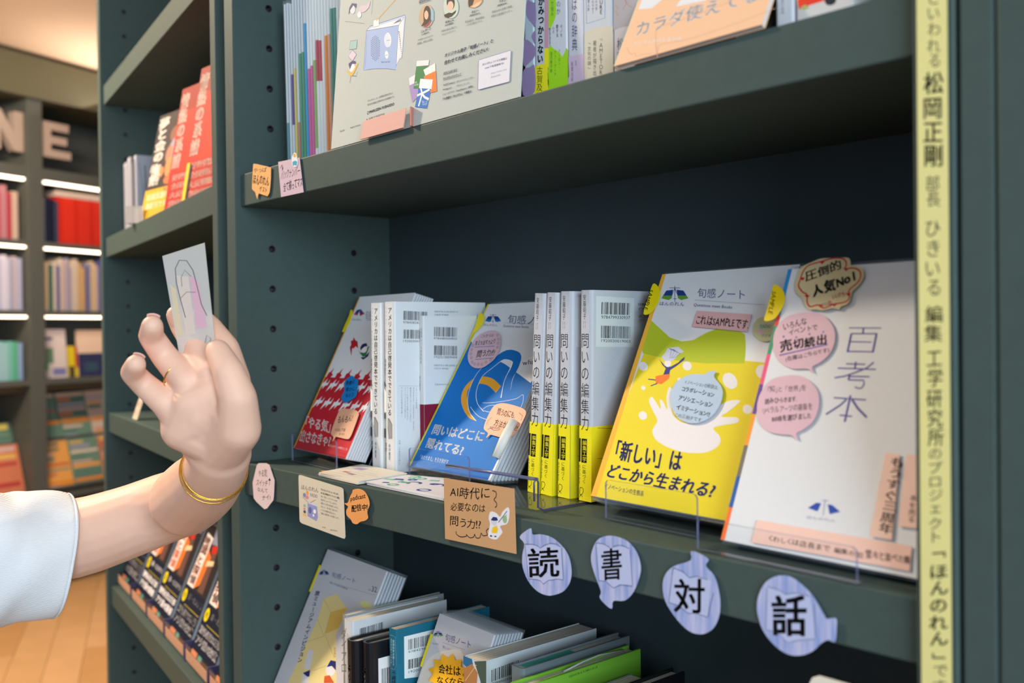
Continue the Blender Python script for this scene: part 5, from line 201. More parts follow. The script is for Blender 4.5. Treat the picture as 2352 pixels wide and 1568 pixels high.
 'poster': [('P','#b9c8e8',[(55.8,114.7),(62.0,117.8),(67.0,117.5),(124.4,114.0),(125.1,111.3),(123.3,73.0),(122.7,71.4),(119.0,71.4),(114.7,61.7)]),('P','#e2e4e8',[(56.6,115.0),(67.2,115.6),(122.4,111.6),(113.8,106.6)]),('P','#e2e4e8',[(114.6,106.4),(122.7,111.9),(123.1,74.8),(114.3,65.7)]),('P','#9db4de',[(55.4,114.8),(114.2,106.2),(114.2,66.2),(113.9,61.8),(99.6,65.9),(80.2,70.1),(65.4,72.4),(55.0,73.5)]),('L','#4a5288',0.45,[(55.4,114.8),(114.2,106.2),(114.2,66.2),(113.9,61.8),(99.6,65.9),(80.2,70.1),(65.4,72.4),(55.0,73.5),(55.4,114.8)]),('L','#4a5288',0.45,[(55.8,114.7),(62.0,117.8),(124.4,114.0),(125.1,111.3),(123.5,71.7),(119.0,71.4),(114.3,65.7)]),('L','#4a5288',0.45,[(114.2,106.2),(122.7,111.9)]),('L','#4a5288',0.3,[(57.5,110.6),(57.5,76.4)]),('D','#5a6aa0',(66.2,101.9),0.75),('D','#5a6aa0',(66.4,99.9),0.75),('D','#5a6aa0',(66.7,97.9),0.75),('D','#5a6aa0',(66.9,96.0),0.75),('D','#5a6aa0',(67.1,94.0),0.75),('D','#5a6aa0',(67.3,92.0),0.75),('D','#5a6aa0',(67.5,90.0),0.75),('D','#5a6aa0',(67.7,88.1),0.75),('D','#5a6aa0',(68.0,86.1),0.75),('D','#5a6aa0',(68.4,104.2),0.75),('D','#5a6aa0',(68.6,102.3),0.75),('D','#5a6aa0',(68.8,100.3),0.75),('D','#5a6aa0',(69.1,98.3),0.75),('D','#5a6aa0',(69.3,96.3),0.75),('D','#5a6aa0',(69.5,94.4),0.75),('D','#5a6aa0',(69.7,92.4),0.75),('D','#5a6aa0',(69.9,90.4),0.75),('D','#5a6aa0',(70.1,88.4),0.75),('D','#5a6aa0',(70.4,86.5),0.75),('D','#5a6aa0',(70.6,84.5),0.75),('D','#5a6aa0',(70.8,82.5),0.75),('D','#5a6aa0',(70.8,104.7),0.75),('D','#5a6aa0',(71.0,102.7),0.75),('D','#5a6aa0',(71.2,100.7),0.75),('D','#5a6aa0',(71.5,98.8),0.75),('D','#5a6aa0',(71.7,96.8),0.75),('D','#5a6aa0',(71.9,94.8),0.75),('D','#5a6aa0',(72.1,92.9),0.75),('D','#5a6aa0',(72.3,90.9),0.75),('D','#5a6aa0',(72.5,88.9),0.75),('D','#5a6aa0',(72.7,86.9),0.75),('D','#5a6aa0',(72.9,85.0),0.75),('D','#5a6aa0',(73.2,83.0),0.75),('D','#5a6aa0',(73.4,81.1),0.75),('D','#5a6aa0',(73.2,105.0),0.75),('D','#5a6aa0',(73.4,103.1),0.75),('D','#5a6aa0',(73.6,101.1),0.75),('D','#5a6aa0',(73.8,99.1),0.75),('D','#5a6aa0',(74.1,97.2),0.75),('D','#5a6aa0',(74.3,95.2),0.75),('D','#5a6aa0',(74.5,93.2),0.75),('D','#5a6aa0',(74.7,91.3),0.75),('D','#5a6aa0',(74.9,89.3),0.75),('D','#5a6aa0',(75.1,87.3),0.75),('D','#5a6aa0',(75.3,85.4),0.75),('D','#5a6aa0',(75.5,83.4),0.75),('D','#5a6aa0',(75.8,81.4),0.75),('D','#5a6aa0',(76.0,79.5),0.75),('D','#5a6aa0',(75.8,103.5),0.75),('D','#5a6aa0',(76.0,101.5),0.75),('D','#5a6aa0',(76.2,99.6),0.75),('D','#5a6aa0',(76.4,97.6),0.75),('D','#5a6aa0',(76.6,95.7),0.75),('D','#5a6aa0',(76.9,93.7),0.75),('D','#5a6aa0',(77.1,91.7),0.75),('D','#5a6aa0',(77.3,89.8),0.75),('D','#5a6aa0',(77.5,87.8),0.75),('D','#5a6aa0',(77.7,85.9),0.75),('D','#5a6aa0',(77.9,83.9),0.75),('D','#5a6aa0',(78.1,81.9),0.75),('D','#5a6aa0',(78.3,80.0),0.75),('D','#5a6aa0',(78.4,101.9),0.75),('D','#5a6aa0',(78.6,99.9),0.75),('D','#5a6aa0',(78.8,98.0),0.75),('D','#5a6aa0',(79.0,96.0),0.75),('D','#5a6aa0',(79.2,94.1),0.75),('D','#5a6aa0',(79.4,92.1),0.75),('D','#5a6aa0',(79.6,90.1),0.75),('D','#5a6aa0',(79.9,88.2),0.75),('D','#5a6aa0',(80.1,86.2),0.75),('D','#5a6aa0',(80.3,84.3),0.75),('D','#5a6aa0',(80.5,82.3),0.75),('D','#5a6aa0',(80.7,80.4),0.75),('D','#5a6aa0',(81.2,98.4),0.75),('D','#5a6aa0',(81.4,96.5),0.75),('D','#5a6aa0',(81.6,94.5),0.75),('D','#5a6aa0',(81.8,92.6),0.75),('D','#5a6aa0',(82.0,90.6),0.75),('D','#5a6aa0',(82.2,88.7),0.75),('D','#5a6aa0',(82.4,86.7),0.75),('D','#5a6aa0',(82.6,84.8),0.75),('D','#5a6aa0',(82.8,82.8),0.75),('E','#e4e6ea',(97.2,95.8),(5.6,-1.3),(-1.5,7.6)),('E','#d4dcec',(95.2,95.5),(5.2,-1.1),(-1.4,7.4)),('E','#e4e6ea',(96.2,80.8),(3.2,-0.7),(-0.8,4.2)),('L','#4a5288',0.35,[(94.1,95.6),(100.5,94.6)]),('L','#4a5288',0.35,[(94.1,80.8),(98.1,80.2)]),('T','#4a5288','hon no ren',(87.7,74.3),(102.9,71.6),(87.5,76.4),0.0,0),('P','#e6e7ea',[(68.0,122.8),(77.9,121.7),(78.7,114.2),(68.0,115.3)]),('L','#4a5288',0.3,[(68.0,122.8),(77.9,121.7),(78.7,114.2),(68.0,115.3),(68.0,122.8)]),('L','#d9a83c',1.1,[(73.1,120.6),(107.1,134.6)]),('L','#4a5288',0.3,[(12.3,135.2),(51.5,123.2)]),('L','#4a5288',0.3,[(64.8,144.8),(63.7,129.9)]),('L','#2a2f50',0.6,[(114.5,99.8),(117.0,98.5)]),('L','#2a2f50',0.6,[(115.2,97.6),(117.5,96.4)]),('L','#2a2f50',0.6,[(116.0,95.5),(118.0,94.3)]),('L','#2a2f50',0.6,[(116.7,93.4),(118.5,92.3)]),('L','#2a2f50',0.6,[(117.4,91.3),(119.0,90.2)]),('L','#2a2f50',0.6,[(118.1,89.2),(119.5,88.2)]),('L','#2a2f50',0.6,[(118.8,87.1),(120.0,86.1)]),('L','#2a2f50',0.6,[(119.5,85.0),(120.5,84.0)]),('L','#2a2f50',0.6,[(120.2,82.9),(121.1,82.0)]),('L','#2a2f50',0.6,[(120.9,80.8),(121.6,79.9)]),('L','#2a2f50',0.6,[(121.5,78.7),(122.1,77.9)]),('L','#2a2f50',0.6,[(122.2,76.6),(122.6,75.8)]),('L','#6a7088',0.3,[(105.0,110.2),(118.1,109.7)]),('L','#6a7088',0.3,[(106.8,110.6),(118.0,110.4)]),('L','#6a7088',0.3,[(108.7,111.0),(117.9,111.2)]),('L','#6a7088',0.3,[(110.5,111.3),(117.8,111.9)]),('P','#97bdb6',[(26.0,110.9),(39.3,108.8),(38.6,99.8),(24.6,102.0)]),('L','#4a5288',0.4,[(26.0,110.9),(39.3,108.8),(38.6,99.8),(24.6,102.0),(26.0,110.9)]),('P','#d5c3d4',[(30.8,100.4),(39.6,93.7),(32.5,88.2),(23.5,94.9)]),('L','#4a5288',0.4,[(30.8,100.4),(39.6,93.7),(32.5,88.2),(23.5,94.9),(30.8,100.4)]),('E','#e4e6ea',(32.5,81.2),(6.0,-0.4),(-1.5,5.0)),('P','#2a2f6e',[(24.9,87.0),(31.6,88.4),(37.8,87.1),(39.8,84.3),(32.0,85.0),(28.3,79.7)]),('P','#e0b23c',[(22.1,81.0),(28.8,75.8),(34.6,77.4),(42.4,84.2),(44.2,83.1),(37.5,75.0),(33.5,72.0),(29.0,73.4),(21.3,80.2)]),('L','#4a5288',0.5,[(30.9,72.6),(29.9,65.7)]),('L','#4a5288',0.5,[(33.5,72.5),(42.2,70.2),(43.2,74.3)]),('E','#d8d2de',(26.1,144.6),(5.3,-0.9),(-1.4,5.1)),('P','#2a2f6e',[(18.7,140.7),(19.6,148.1),(24.4,151.6),(33.4,148.8),(33.1,144.2),(27.4,148.5),(22.5,145.5)]),('P','#cbb9c8',[(37.0,139.9),(40.7,144.6),(52.7,142.4),(60.7,145.0),(58.1,138.2),(50.1,135.6),(43.2,136.9)]),('E','#dcdde4',(40.4,135.3),(4.0,-1.5),(-0.3,-3.2)),('T','#4a4f60','「ほんのれん」は、丸善雄松堂株式会社と',(66.1,38.7),(111.3,38.5),(66.2,40.8),0.0,0),('T','#4a4f60','株式会社編集工学研究所の共同事業です。',(66.6,34.6),(114.8,34.3),(66.7,36.7),0.0,0),('T','#1c2150','MARUZEN-YUSHODO',(71.3,26.1),(114.8,26.6),(71.3,28.8),0.03,0),('L','#1c2150',0.5,[(70.3,27.3),(70.3,26.9),(70.1,26.6),(69.9,26.3),(69.6,26.0),(69.2,25.9),(68.8,25.8),(68.4,25.8),(68.0,25.9),(67.6,26.1),(67.4,26.4),(67.2,26.7),(67.1,27.1),(67.1,27.5),(67.3,27.8),(67.5,28.1),(67.8,28.4),(68.2,28.5),(68.6,28.6),(69.0,28.6),(69.4,28.5),(69.8,28.3),(70.0,28.0),(70.2,27.7),(70.3,27.3)]),('T','#5a5c60','編集工学研究所',(71.0,18.1),(99.2,18.3),(70.9,21.8),0.0,0),('L','#7a4a44',1.3,[(67.4,21.3),(67.9,16.4)]),('L','#8a8c90',0.3,[(71.4,16.9),(99.3,17.2)]),('T','#4a4f60','Spotify',(16.4,15.3),(25.8,15.4),(16.1,17.5),0.0,0),('T','#4a4f60','Apple Podcast',(36.5,15.8),(55.9,15.9),(36.2,18.0),0.0,0),('P','#e6e6ea',[(137.7,48.6),(147.7,50.1),(154.2,35.5),(154.9,28.5),(146.0,23.5)]),('P','#a68cc4',[(139.0,41.2),(145.7,41.9),(154.6,38.8),(154.3,27.4),(146.0,23.5)]),('P','#e6e6ea',[(149.3,63.1),(169.5,59.6),(168.6,54.7),(149.1,57.8)]),('P','#2f7f4a',[(149.1,57.8),(168.6,54.5),(162.2,33.9),(146.5,36.6)]),('T','#ffffff','なぜ、',(147.9,41.4),(152.2,41.0),(147.8,43.4),0.0,0),('T','#ffffff','わかりあう',(147.7,38.9),(154.9,38.3),(147.8,40.9),0.0,0),('P','#f2ece8',[(161.1,52.0),(179.2,54.5),(183.6,28.1),(175.4,27.6)]),('P','#ef7a2e',[(162.2,45.4),(181.1,47.0),(184.4,27.1),(174.7,27.3)]),('P','#f2f3f6',[(156.9,44.3),(177.0,39.5),(175.8,30.5),(155.6,35.6)]),('P','#1f6fc4',[(155.6,35.6),(174.8,31.1),(170.1,13.5),(150.9,18.3)]),('L','#eef2f6',2.2,[(158.5,35.5),(161.3,29.0),(156.7,18.0)]),('L','#eef2f6',2.2,[(153.4,28.8),(165.4,29.9),(173.0,31.0)]),('L','#eef2f6',2.2,[(161.3,29.0),(165.9,24.8),(172.5,21.8)]),('T','#ffffff','「れん」って',(161.4,20.1),(170.7,18.8),(161.6,22.6),0.0,0),('T','#ffffff','なんだ?',(163.1,17.7),(170.2,16.8),(163.0,19.8),0.0,0),('E','#c9a27e',(161.1,103.4),(11.7,-2.3),(-0.8,11.3)),('P','#8fb6c8',[(166.6,111.2),(172.1,105.6),(173.2,96.8),(168.2,94.6)]),('E','#1d1a1c',(161.9,106.4),(5.8,-1.4),(-0.7,7.0)),('P','#1d1a1c',[(155.7,107.1),(168.0,104.9),(168.2,95.5),(164.1,93.9),(153.3,95.7),(157.0,99.1)]),('E','#e2b79c',(160.7,104.6),(3.4,-0.9),(0.4,-4.4)),('P','#8f3350',[(156.3,94.1),(163.2,95.8),(168.6,98.4),(170.1,96.7),(166.3,93.4),(162.1,92.5)]),('E','#c4cfc4',(198.8,102.5),(11.6,-2.6),(-1.7,11.0)),('E','#1b1c22',(198.1,106.9),(6.2,-1.2),(-1.3,7.4)),('E','#e8bda4',(197.8,103.9),(4.8,-1.1),(0.4,-4.6)),('P','#1a1c20',[(188.7,97.7),(196.1,98.0),(201.3,96.3),(207.3,97.6),(206.4,95.0),(201.0,92.9),(195.4,93.2),(190.7,95.1)]),('P','#1b1c22',[(192.1,107.1),(193.7,110.9),(200.6,109.8),(204.1,105.4),(203.3,104.2),(199.6,107.9),(195.1,108.4),(193.1,105.4)]),('E','#d8a070',(234.2,98.9),(10.6,-1.8),(-0.6,-6.0)),('P','#2a2426',[(224.6,98.6),(226.0,95.2),(231.2,96.2),(233.0,100.6),(224.2,102.9)]),('P','#ecc39c',[(229.8,94.6),(237.5,96.6),(243.8,96.3),(239.9,93.3),(234.7,92.5)]),('T','#3a3f70','ほんのれん',(147.8,119.1),(165.3,117.9),(147.4,123.5),0.02,0),('L','#3a3f70',0.3,[(147.9,118.4),(166.8,117.3)]),('T','#2c3264','ニレヨーコ',(153.7,88.9),(168.8,88.7),(153.4,91.4),0.02,0),('T','#3a3f60','(仁禮洋子)',(155.0,86.0),(167.0,85.6),(154.8,88.0),0.01,0),('T','#5a5c66','大阪育ちNY仕込みの',(148.9,82.3),(173.0,81.4),(148.7,84.0),0.0,0),('T','#5a5c66','編集長。特技は占星術。',(148.9,78.8),(173.3,77.7),(148.7,80.8),0.0,0),('T','#2c3264','はるにゃ',(191.8,89.0),(204.3,88.0),(191.8,91.3),0.02,0),('T','#3a3f60','(山本春奈)',(191.5,86.1),(203.9,85.3),(191.6,88.2),0.01,0),('T','#5a5c66','長崎の海辺に暮らす、',(186.2,82.1),(209.7,80.9),(186.3,83.9),0.0,0),('T','#5a5c66','のんびりエディター。',(187.1,78.9),(208.5,77.8),(187.1,80.7),0.0,0),('T','#2c3264','おじー',(230.6,88.6),(240.2,87.8),(230.4,91.0),0.02,0),('T','#3a3f60','(尾島可奈子)',(227.6,86.1),(242.7,84.8),(227.5,88.0),0.01,0),('T','#5a5c66','民芸品好き、舞台役者も',(221.6,81.9),(248.5,80.0),(221.6,84.0),0.0,0),('T','#5a5c66','こなす万能ライター。',(223.7,78.7),(246.5,77.2),(223.7,80.7),0.0,0),('T','#2c3264','ウメコ',(268.4,88.2),(276.9,87.7),(268.2,90.6),0.02,0),('T','#3a3f60','(梅澤奈央)',(266.0,85.2),(278.6,84.5),(265.8,87.1),0.01,0),('T','#5a5c66','動画も本も倍速で情報',(259.2,81.5),(285.3,80.0),(259.3,83.5),0.0,0),('T','#5a5c66','摂取する猛進型ライター。',(258.2,77.9),(286.6,76.2),(258.3,79.9),0.0,0),('T','#2c3264','オリジナル冊子「旬感ノート」と',(193.7,56.5),(262.7,54.7),(193.9,60.3),0.025,0),('T','#2c3264','合わせてお楽しみください!',(193.6,49.7),(256.2,48.5),(193.8,53.7),0.025,0),('T','#2c3264','ほかにもあります',(193.7,40.9),(213.8,40.2),(193.7,43.0),0.02,0),('L','#2c3264',0.3,[(193.5,40.5),(214.2,39.9)]),('T','#2c3264','ほんのれんのメディア',(193.7,36.0),(220.1,35.0),(193.7,38.1),0.02,0),('L','#2c3264',0.3,[(193.6,35.3),(220.4,34.6)]),('T','#2c3264','X(旧Twitter)',(194.3,29.5),(211.5,29.0),(194.3,31.7),0.01,0),('T','#6a6c78','@honnoren_radio',(214.1,29.2),(237.7,28.5),(214.1,31.0),0.0,0),('T','#2c3264','Instagram',(194.0,25.7),(207.3,25.0),(194.1,27.4),0.01,0),('T','#6a6c78','@hon_no_ren',(214.4,25.2),(232.8,24.7),(214.5,27.0),0.0,0),('T','#2c3264','ニュースアプリ「SmartNews+」(有料)',(194.0,20.8),(238.1,20.1),(194.0,22.9),0.02,0),('T','#2c3264','でも連載中!「ほんのれん」で検索を!',(194.4,16.6),(236.7,15.9),(194.4,19.0),0.02,0),('P','#dedde8',[(245.5,43.2),(286.6,42.4),(287.6,41.5),(287.8,15.7),(286.7,15.3),(246.6,16.3),(245.7,17.1),(244.5,42.7)]),('L','#5a5890',0.35,[(245.5,43.2),(286.6,42.4),(287.6,41.5),(287.8,15.7),(286.7,15.3),(246.6,16.3),(245.7,17.1),(244.5,42.7),(245.5,43.2)]),('T','#3a3a8a','ほんのれんラジオの情報は',(250.2,36.9),(283.1,35.4),(250.2,39.1),0.02,0),('T','#3a3a8a','noteで毎週更新中!',(253.9,33.1),(279.3,32.0),(253.9,35.1),0.02,0),('T','#7a7c8a','https://note.com',(262.6,26.3),(283.1,25.7),(262.6,28.3),0.0,0),('T','#7a7c8a','/honnoren',(262.6,23.2),(275.4,22.9),(262.6,25.2),0.0,0)],
 'purple': [('P','#a58fbd',[(4.3,88.3),(5.9,88.6),(8.1,87.3),(10.1,85.8),(12.0,84.9),(13.9,83.9),(15.1,81.4),(15.6,75.9),(15.5,68.9),(14.8,64.3),(13.3,63.9),(11.2,65.9),(9.0,68.3),(6.7,70.6),(4.4,73.4),(2.9,76.6),(2.6,80.8),(3.2,85.3)]),('P','#a58fbd',[(0.2,55.4),(4.2,54.8),(9.5,50.9),(13.3,47.0),(14.5,44.1),(14.2,41.1),(13.2,38.7),(11.6,37.0),(9.3,35.7),(6.9,34.8),(4.0,33.4),(1.0,32.4),(-1.0,33.8),(-1.7,40.4),(-1.4,49.6)]),('P','#a58fbd',[(9.6,57.2),(11.0,58.8),(13.1,60.2),(14.7,60.2),(15.1,57.2),(15.0,52.8),(14.5,49.8),(13.5,49.7),(12.2,51.1),(11.1,52.7),(10.2,54.1),(9.5,55.8)]),('P','#a58fbd',[(-1.9,28.7),(0.5,30.8),(3.8,30.8),(6.8,30.6),(9.3,31.5),(11.5,32.2),(13.0,30.4),(13.9,23.9),(14.1,15.0),(12.7,8.5),(8.3,6.0),(2.2,6.0),(-2.2,8.2),(-3.5,14.2),(-3.2,22.5)])],
 'koga': [('P','#f0e62a',[(2.4,30.3),(11.6,30.0),(17.2,29.8),(16.7,0.1),(-1.5,3.5),(-0.3,28.3)]),('P','#f0e62a',[(12.2,42.7),(17.4,41.6),(17.1,25.7),(11.5,26.9)]),('P','#c99db0',[(13.3,103.6),(18.4,102.2),(17.4,41.6),(12.2,42.7)]),('V','#15161c','がみつからない',(2.8,31.5),(10.4,29.9),(5.5,88.2),0.05,0),('V','#1c1c20','古賀及子',(1.2,0.9),(8.8,-0.5),(2.4,29.3),0.0,0)],
 'green': [('P','#a3dc28',[(-1.1,0.1),(-2.5,21.2),(-0.4,41.6),(1.9,43.8),(4.8,40.4),(7.4,38.9),(9.9,37.2),(11.9,35.8),(13.5,34.4),(14.6,32.3),(15.6,30.9),(17.0,32.0),(18.6,33.8),(20.7,37.3),(22.4,35.5),(23.7,15.5),(21.7,-4.1),(10.2,-7.1)]),('P','#a3dc28',[(-0.1,58.4),(2.3,57.4),(5.1,61.2),(7.1,63.4),(8.5,66.5),(9.1,71.3),(9.1,76.5),(8.5,81.0),(7.0,85.2),(3.6,91.3),(0.4,92.1),(-0.6,75.5)]),('V','#2b4a6a','仕組み',(2.6,67.2),(6.1,66.4),(2.8,80.7),0.0,0),('V','#2b4a6a','のか',(9.3,67.1),(14.4,65.8),(9.5,79.0),0.0,0),('V','#20304a','モノを',(13.4,47.6),(16.6,46.9),(13.5,58.2),0.0,0),('V','#20304a','愛する',(8.5,48.5),(11.7,47.8),(8.6,59.4),0.01,0),('V','#20304a','心の',(4.2,52.5),(6.8,51.9),(4.3,59.1),0.0,0),('V','#20304a','カラクリ',(0.4,44.5),(2.6,44.0),(0.6,58.5),0.0,0),('V','#2b5a3a','アーロン・',(10.9,21.3),(13.4,20.8),(11.2,38.0),0.0,0),('V','#2b5a3a','アフーヴィア',(5.9,16.2),(8.4,15.7),(6.2,38.1),0.0,0),('V','#2b5a3a','田沢恭子訳',(1.1,20.5),(3.8,19.9),(1.4,38.3),0.0,0)],
 'kotoba': [('P','#cdb9d3',[(0.1,29.5),(18.4,28.2),(17.9,-7.5),(-0.5,-4.1)]),('V','#1d3a66','ことばの辞典',(4.6,33.0),(11.1,31.6),(5.7,98.6),0.0,0),('V','#4a4a60','飯間浩明',(3.3,7.7),(6.0,7.2),(3.6,25.0),0.0,0),('V','#4a4a60','監修',(8.3,20.0),(10.1,19.6),(8.3,24.7),0.0,0)],
 'cream': [('P','#cfc9b8',[(0.1,-7.5),(0.9,44.1),(7.2,45.6),(17.3,45.7),(32.5,42.7),(32.4,-13.5)]),('L','#5b88b8',0.5,[(3.8,85.3),(3.8,51.4),(24.1,51.1),(24.7,79.6)]),('V','#26303e','URE',(18.0,55.5),(22.0,54.2),(18.2,67.1),0.01,0),('V','#4a5260','の力学',(13.5,59.5),(16.1,58.9),(13.6,68.0),0.0,0),('V','#4a5260','れるか?',(9.7,57.5),(12.3,56.9),(9.9,69.0),0.0,0),('V','#4a5260','章人訳',(5.0,61.1),(7.4,60.5),(5.2,70.7),0.0,0),('V','#33322c','『AMETOR',(17.1,7.3),(21.3,6.5),(17.6,37.4),0.0,0),('V','#33322c','著者が描き出す',(10.1,3.4),(14.3,2.5),(10.6,36.5),0.0,0),('V','#33322c','「文化の謎」',(4.3,13.9),(8.4,13.0),(4.6,36.9),0.0,0)],
 'grey': [('P','#a9a5ae',[(0.7,77.2),(26.6,70.1),(26.2,36.7),(9.8,39.6),(0.1,39.1)]),('V','#2c2a30','松岡正剛',(3.0,-9.4),(10.1,-10.7),(3.6,32.8),-0.003,0),('L','#b08a5a',0.5,[(10.0,52.9),(13.9,56.6),(12.7,59.8),(16.4,54.1),(20.1,52.2)]),('L','#b08a5a',0.5,[(2.4,58.1),(4.9,55.6),(2.9,52.7),(5.5,49.2)])],
 'peach': [('P','#dfe0e6',[(3.9,51.7),(3.3,61.4),(29.4,58.7),(26.0,53.6),(18.3,48.3)]),('P','#dfe0e6',[(43.5,41.6),(46.1,47.0),(73.0,44.2),(72.2,38.1)]),('T','#dcdce2','カラダ使えてる?',(11.6,23.5),(127.6,21.6),(7.7,38.5),0.035,0),('T','#e8e2e0','デジタル時代の身体論',(12.7,16.0),(61.0,7.0),(11.6,19.7),0.0,0),('L','#c9a08a',0.4,[(43.3,-4.2),(42.6,-2.0),(41.5,1.3),(40.6,4.5),(40.2,6.9),(40.2,8.0),(40.4,8.5),(41.4,8.5),(43.8,8.4),(47.9,7.9),(53.2,7.1),(59.6,6.3),(66.8,5.8),(75.2,5.8),(84.7,6.2),(94.6,6.7),(103.9,7.3),(113.2,8.2),(122.6,9.2),(130.9,10.3),(136.7,11.0)]),('L','#c9a08a',0.4,[(41.7,-1.3),(39.5,3.8),(36.2,11.4),(33.1,18.9),(31.6,24.3),(31.9,26.6),(33.3,27.0),(35.7,26.7),(39.1,26.6),(43.5,26.8),(49.0,26.8),(55.3,26.8),(62.3,27.0),(70.9,27.6),(80.9,28.4),(90.3,29.2),(96.7,29.7)]),('L','#d0a890',0.4,[(6.4,15.2),(7.7,13.6),(9.6,11.2),(11.7,8.8),(13.4,7.2),(14.7,6.7),(15.9,6.8),(17.0,7.1),(17.9,7.0),(18.6,6.2),(19.0,5.2),(19.6,4.1),(20.4,3.4),(21.6,3.2),(23.1,3.4),(24.8,3.7),(26.7,3.7),(29.0,3.4),(31.6,3.0),(34.0,2.6),(35.7,2.3)])],
 'wspine': [('V','#5a6478','編集の方法',(3.7,9.8),(6.4,9.2),(4.0,37.4),0.0,0)],
 'redpic': [('P','#e8402a',[(1.2,16.1),(22.9,18.9),(22.8,10.6),(10.9,10.4),(2.4,9.7)]),('E','#2c2f3a',(25.0,9.6),(4.0,-0.7),(-0.1,-3.0)),('P','#a8b070',[(3.2,10.5),(6.9,11.7),(10.1,8.8),(6.0,8.0)])],
 'vol32': [('P','#e6d493',[(32.2,57.0),(42.7,138.9),(37.8,164.8),(63.0,175.3),(97.7,165.6),(93.6,152.6),(97.9,131.3),(136.8,85.9)]),('P','#e0bb5e',[(65.9,153.5),(97.9,166.0),(97.3,140.9),(72.0,127.5)]),('L','#a89a70',0.4,[(36.5,164.5),(65.9,153.5),(72.0,127.5),(112.2,108.7)]),('L','#a89a70',0.4,[(31.2,106.4),(71.8,124.9)]),('L','#a89a70',0.4,[(42.7,138.9),(71.8,124.9)]),('L','#a89a70',0.4,[(78.8,84.8),(112.1,101.8)]),('P','#26306e',[(3.3,189.0),(5.1,193.2),(11.0,194.8),(12.9,190.9),(10.7,189.5)]),('P','#26306e',[(28.1,193.8),(20.8,196.3),(14.3,195.5),(18.7,192.0),(22.2,191.8)]),('P','#3b5a9a',[(3.3,189.0),(4.0,190.5),(12.1,192.1),(12.9,190.9),(10.7,189.5)]),('P','#3b5a9a',[(28.1,193.8),(25.5,194.7),(17.5,193.1),(18.7,192.0),(22.2,191.8)]),('L','#26306e',0.5,[(7.0,195.0),(16.9,196.9)]),('L','#26306e',0.5,[(11.1,196.9),(17.1,189.9)]),('L','#26306e',0.5,[(14.3,190.9),(17.6,191.6)]),('L','#26306e',0.5,[(12.1,195.7),(12.0,192.5)]),('L','#26306e',0.5,[(12.1,195.7),(16.9,193.5)]),('T','#5a6290','旬感ノート',(36.3,191.9),(95.2,194.9),(33.3,198.1),0.0,0),('L','#8a90a5',0.3,[(36.3,185.2),(147.5,191.6)]),('T','#5a6290','「問い」から始まる読書対話',(37.3,183.9),(83.6,184.9),(36.8,186.1),0.0,0),('T','#3a4270','32',(136.3,193.9),(147.7,194.9),(133.2,199.8),0.0,0),('T','#5a6290','vol.',(128.0,193.8),(135.0,194.4),(127.1,195.7),0.0,0),('V','#3a4070','旅ミュージアムインビジョン',(34.6,82.9),(46.1,84.5),(11.2,169.6),0.03,0),('E','#dcdc9a',(136.4,177.5),(14.2,1.1),(-4.4,3.9)),('P','#d8d8dc',[(52.6,86.2),(49.3,102.4),(57.8,105.2),(62.9,103.0),(70.3,83.9),(57.6,80.5)]),('P','#2a3070',[(58.1,76.4),(70.8,83.3),(75.0,76.8),(64.7,72.6)]),('P','#d8d8dc',[(56.8,76.1),(76.9,74.6),(76.9,69.4),(63.1,65.6)]),('E','#e4e4ea',(114.4,95.6),(10.8,1.6),(3.1,-7.2)),('P','#2a3070',[(104.1,95.6),(106.9,104.6),(118.6,106.2),(125.9,97.4),(114.0,99.6)]),('P','#d05a2c',[(106.8,85.5),(116.6,89.5),(132.2,84.7),(111.0,78.8)])],
 'dia_spine': [('V','#7a6a50','ダイアローグ',(-7.4,101.7),(5.2,105.1),(-5.9,179.0),0.0,0),('V','#b0b4b8','On Dialogue',(5.5,154.1),(9.3,155.0),(6.0,175.9),0.0,0)],
 'dia_side': [('B','#15161c',(9.5,170.7),(40.9,172.0),(9.7,181.5)),('T','#15161c','9784862761095',(9.5,168.2),(40.9,169.4),(9.5,170.1),0.0,0),('B','#15161c',(9.4,161.9),(40.8,161.4),(9.5,166.7))],
 'orange_sp': [('P','#e8622c',[(0,146),(7,146),(7,165),(0,165)]),('V','#8a5a50','前田隆弘',(-28.7,133.4),(-23.7,134.6),(-28.4,145.4),0.0,0)],
 'teal_spine': [('L','#9fc0cc',0.3,[(3.4,183.5),(12.8,183.8),(13.8,152.8),(10.5,148.3),(3.0,147.7)]),('V','#cfe0e6','認知科学が教える',(6.9,151.1),(10.6,152.0),(7.6,179.5),0.0,0),('V','#cfe0e6','コミュニケーションの',(3.1,152.6),(6.1,153.4),(3.7,179.9),0.0,0),('V','#eef2f4','「何回説明しても',(3.6,101.0),(11.6,103.2),(4.6,145.6),0.01,0)],
 'teal_side': [('P','#dfe4e6',[(10.8,181.7),(58.6,181.0),(57.8,130.4),(10.6,136.7)]),('B','#15161c',(16.0,166.1),(58.4,165.2),(16.2,177.4)),('T','#15161c','9784296000951',(16.0,162.6),(58.3,161.4),(16.0,165.1),0.0,0),('B','#15161c',(15.7,145.6),(58.0,143.7),(15.9,155.8)),('T','#15161c','1920030017004',(16.1,141.0),(58.0,139.5),(16.1,143.8),0.0,0)],
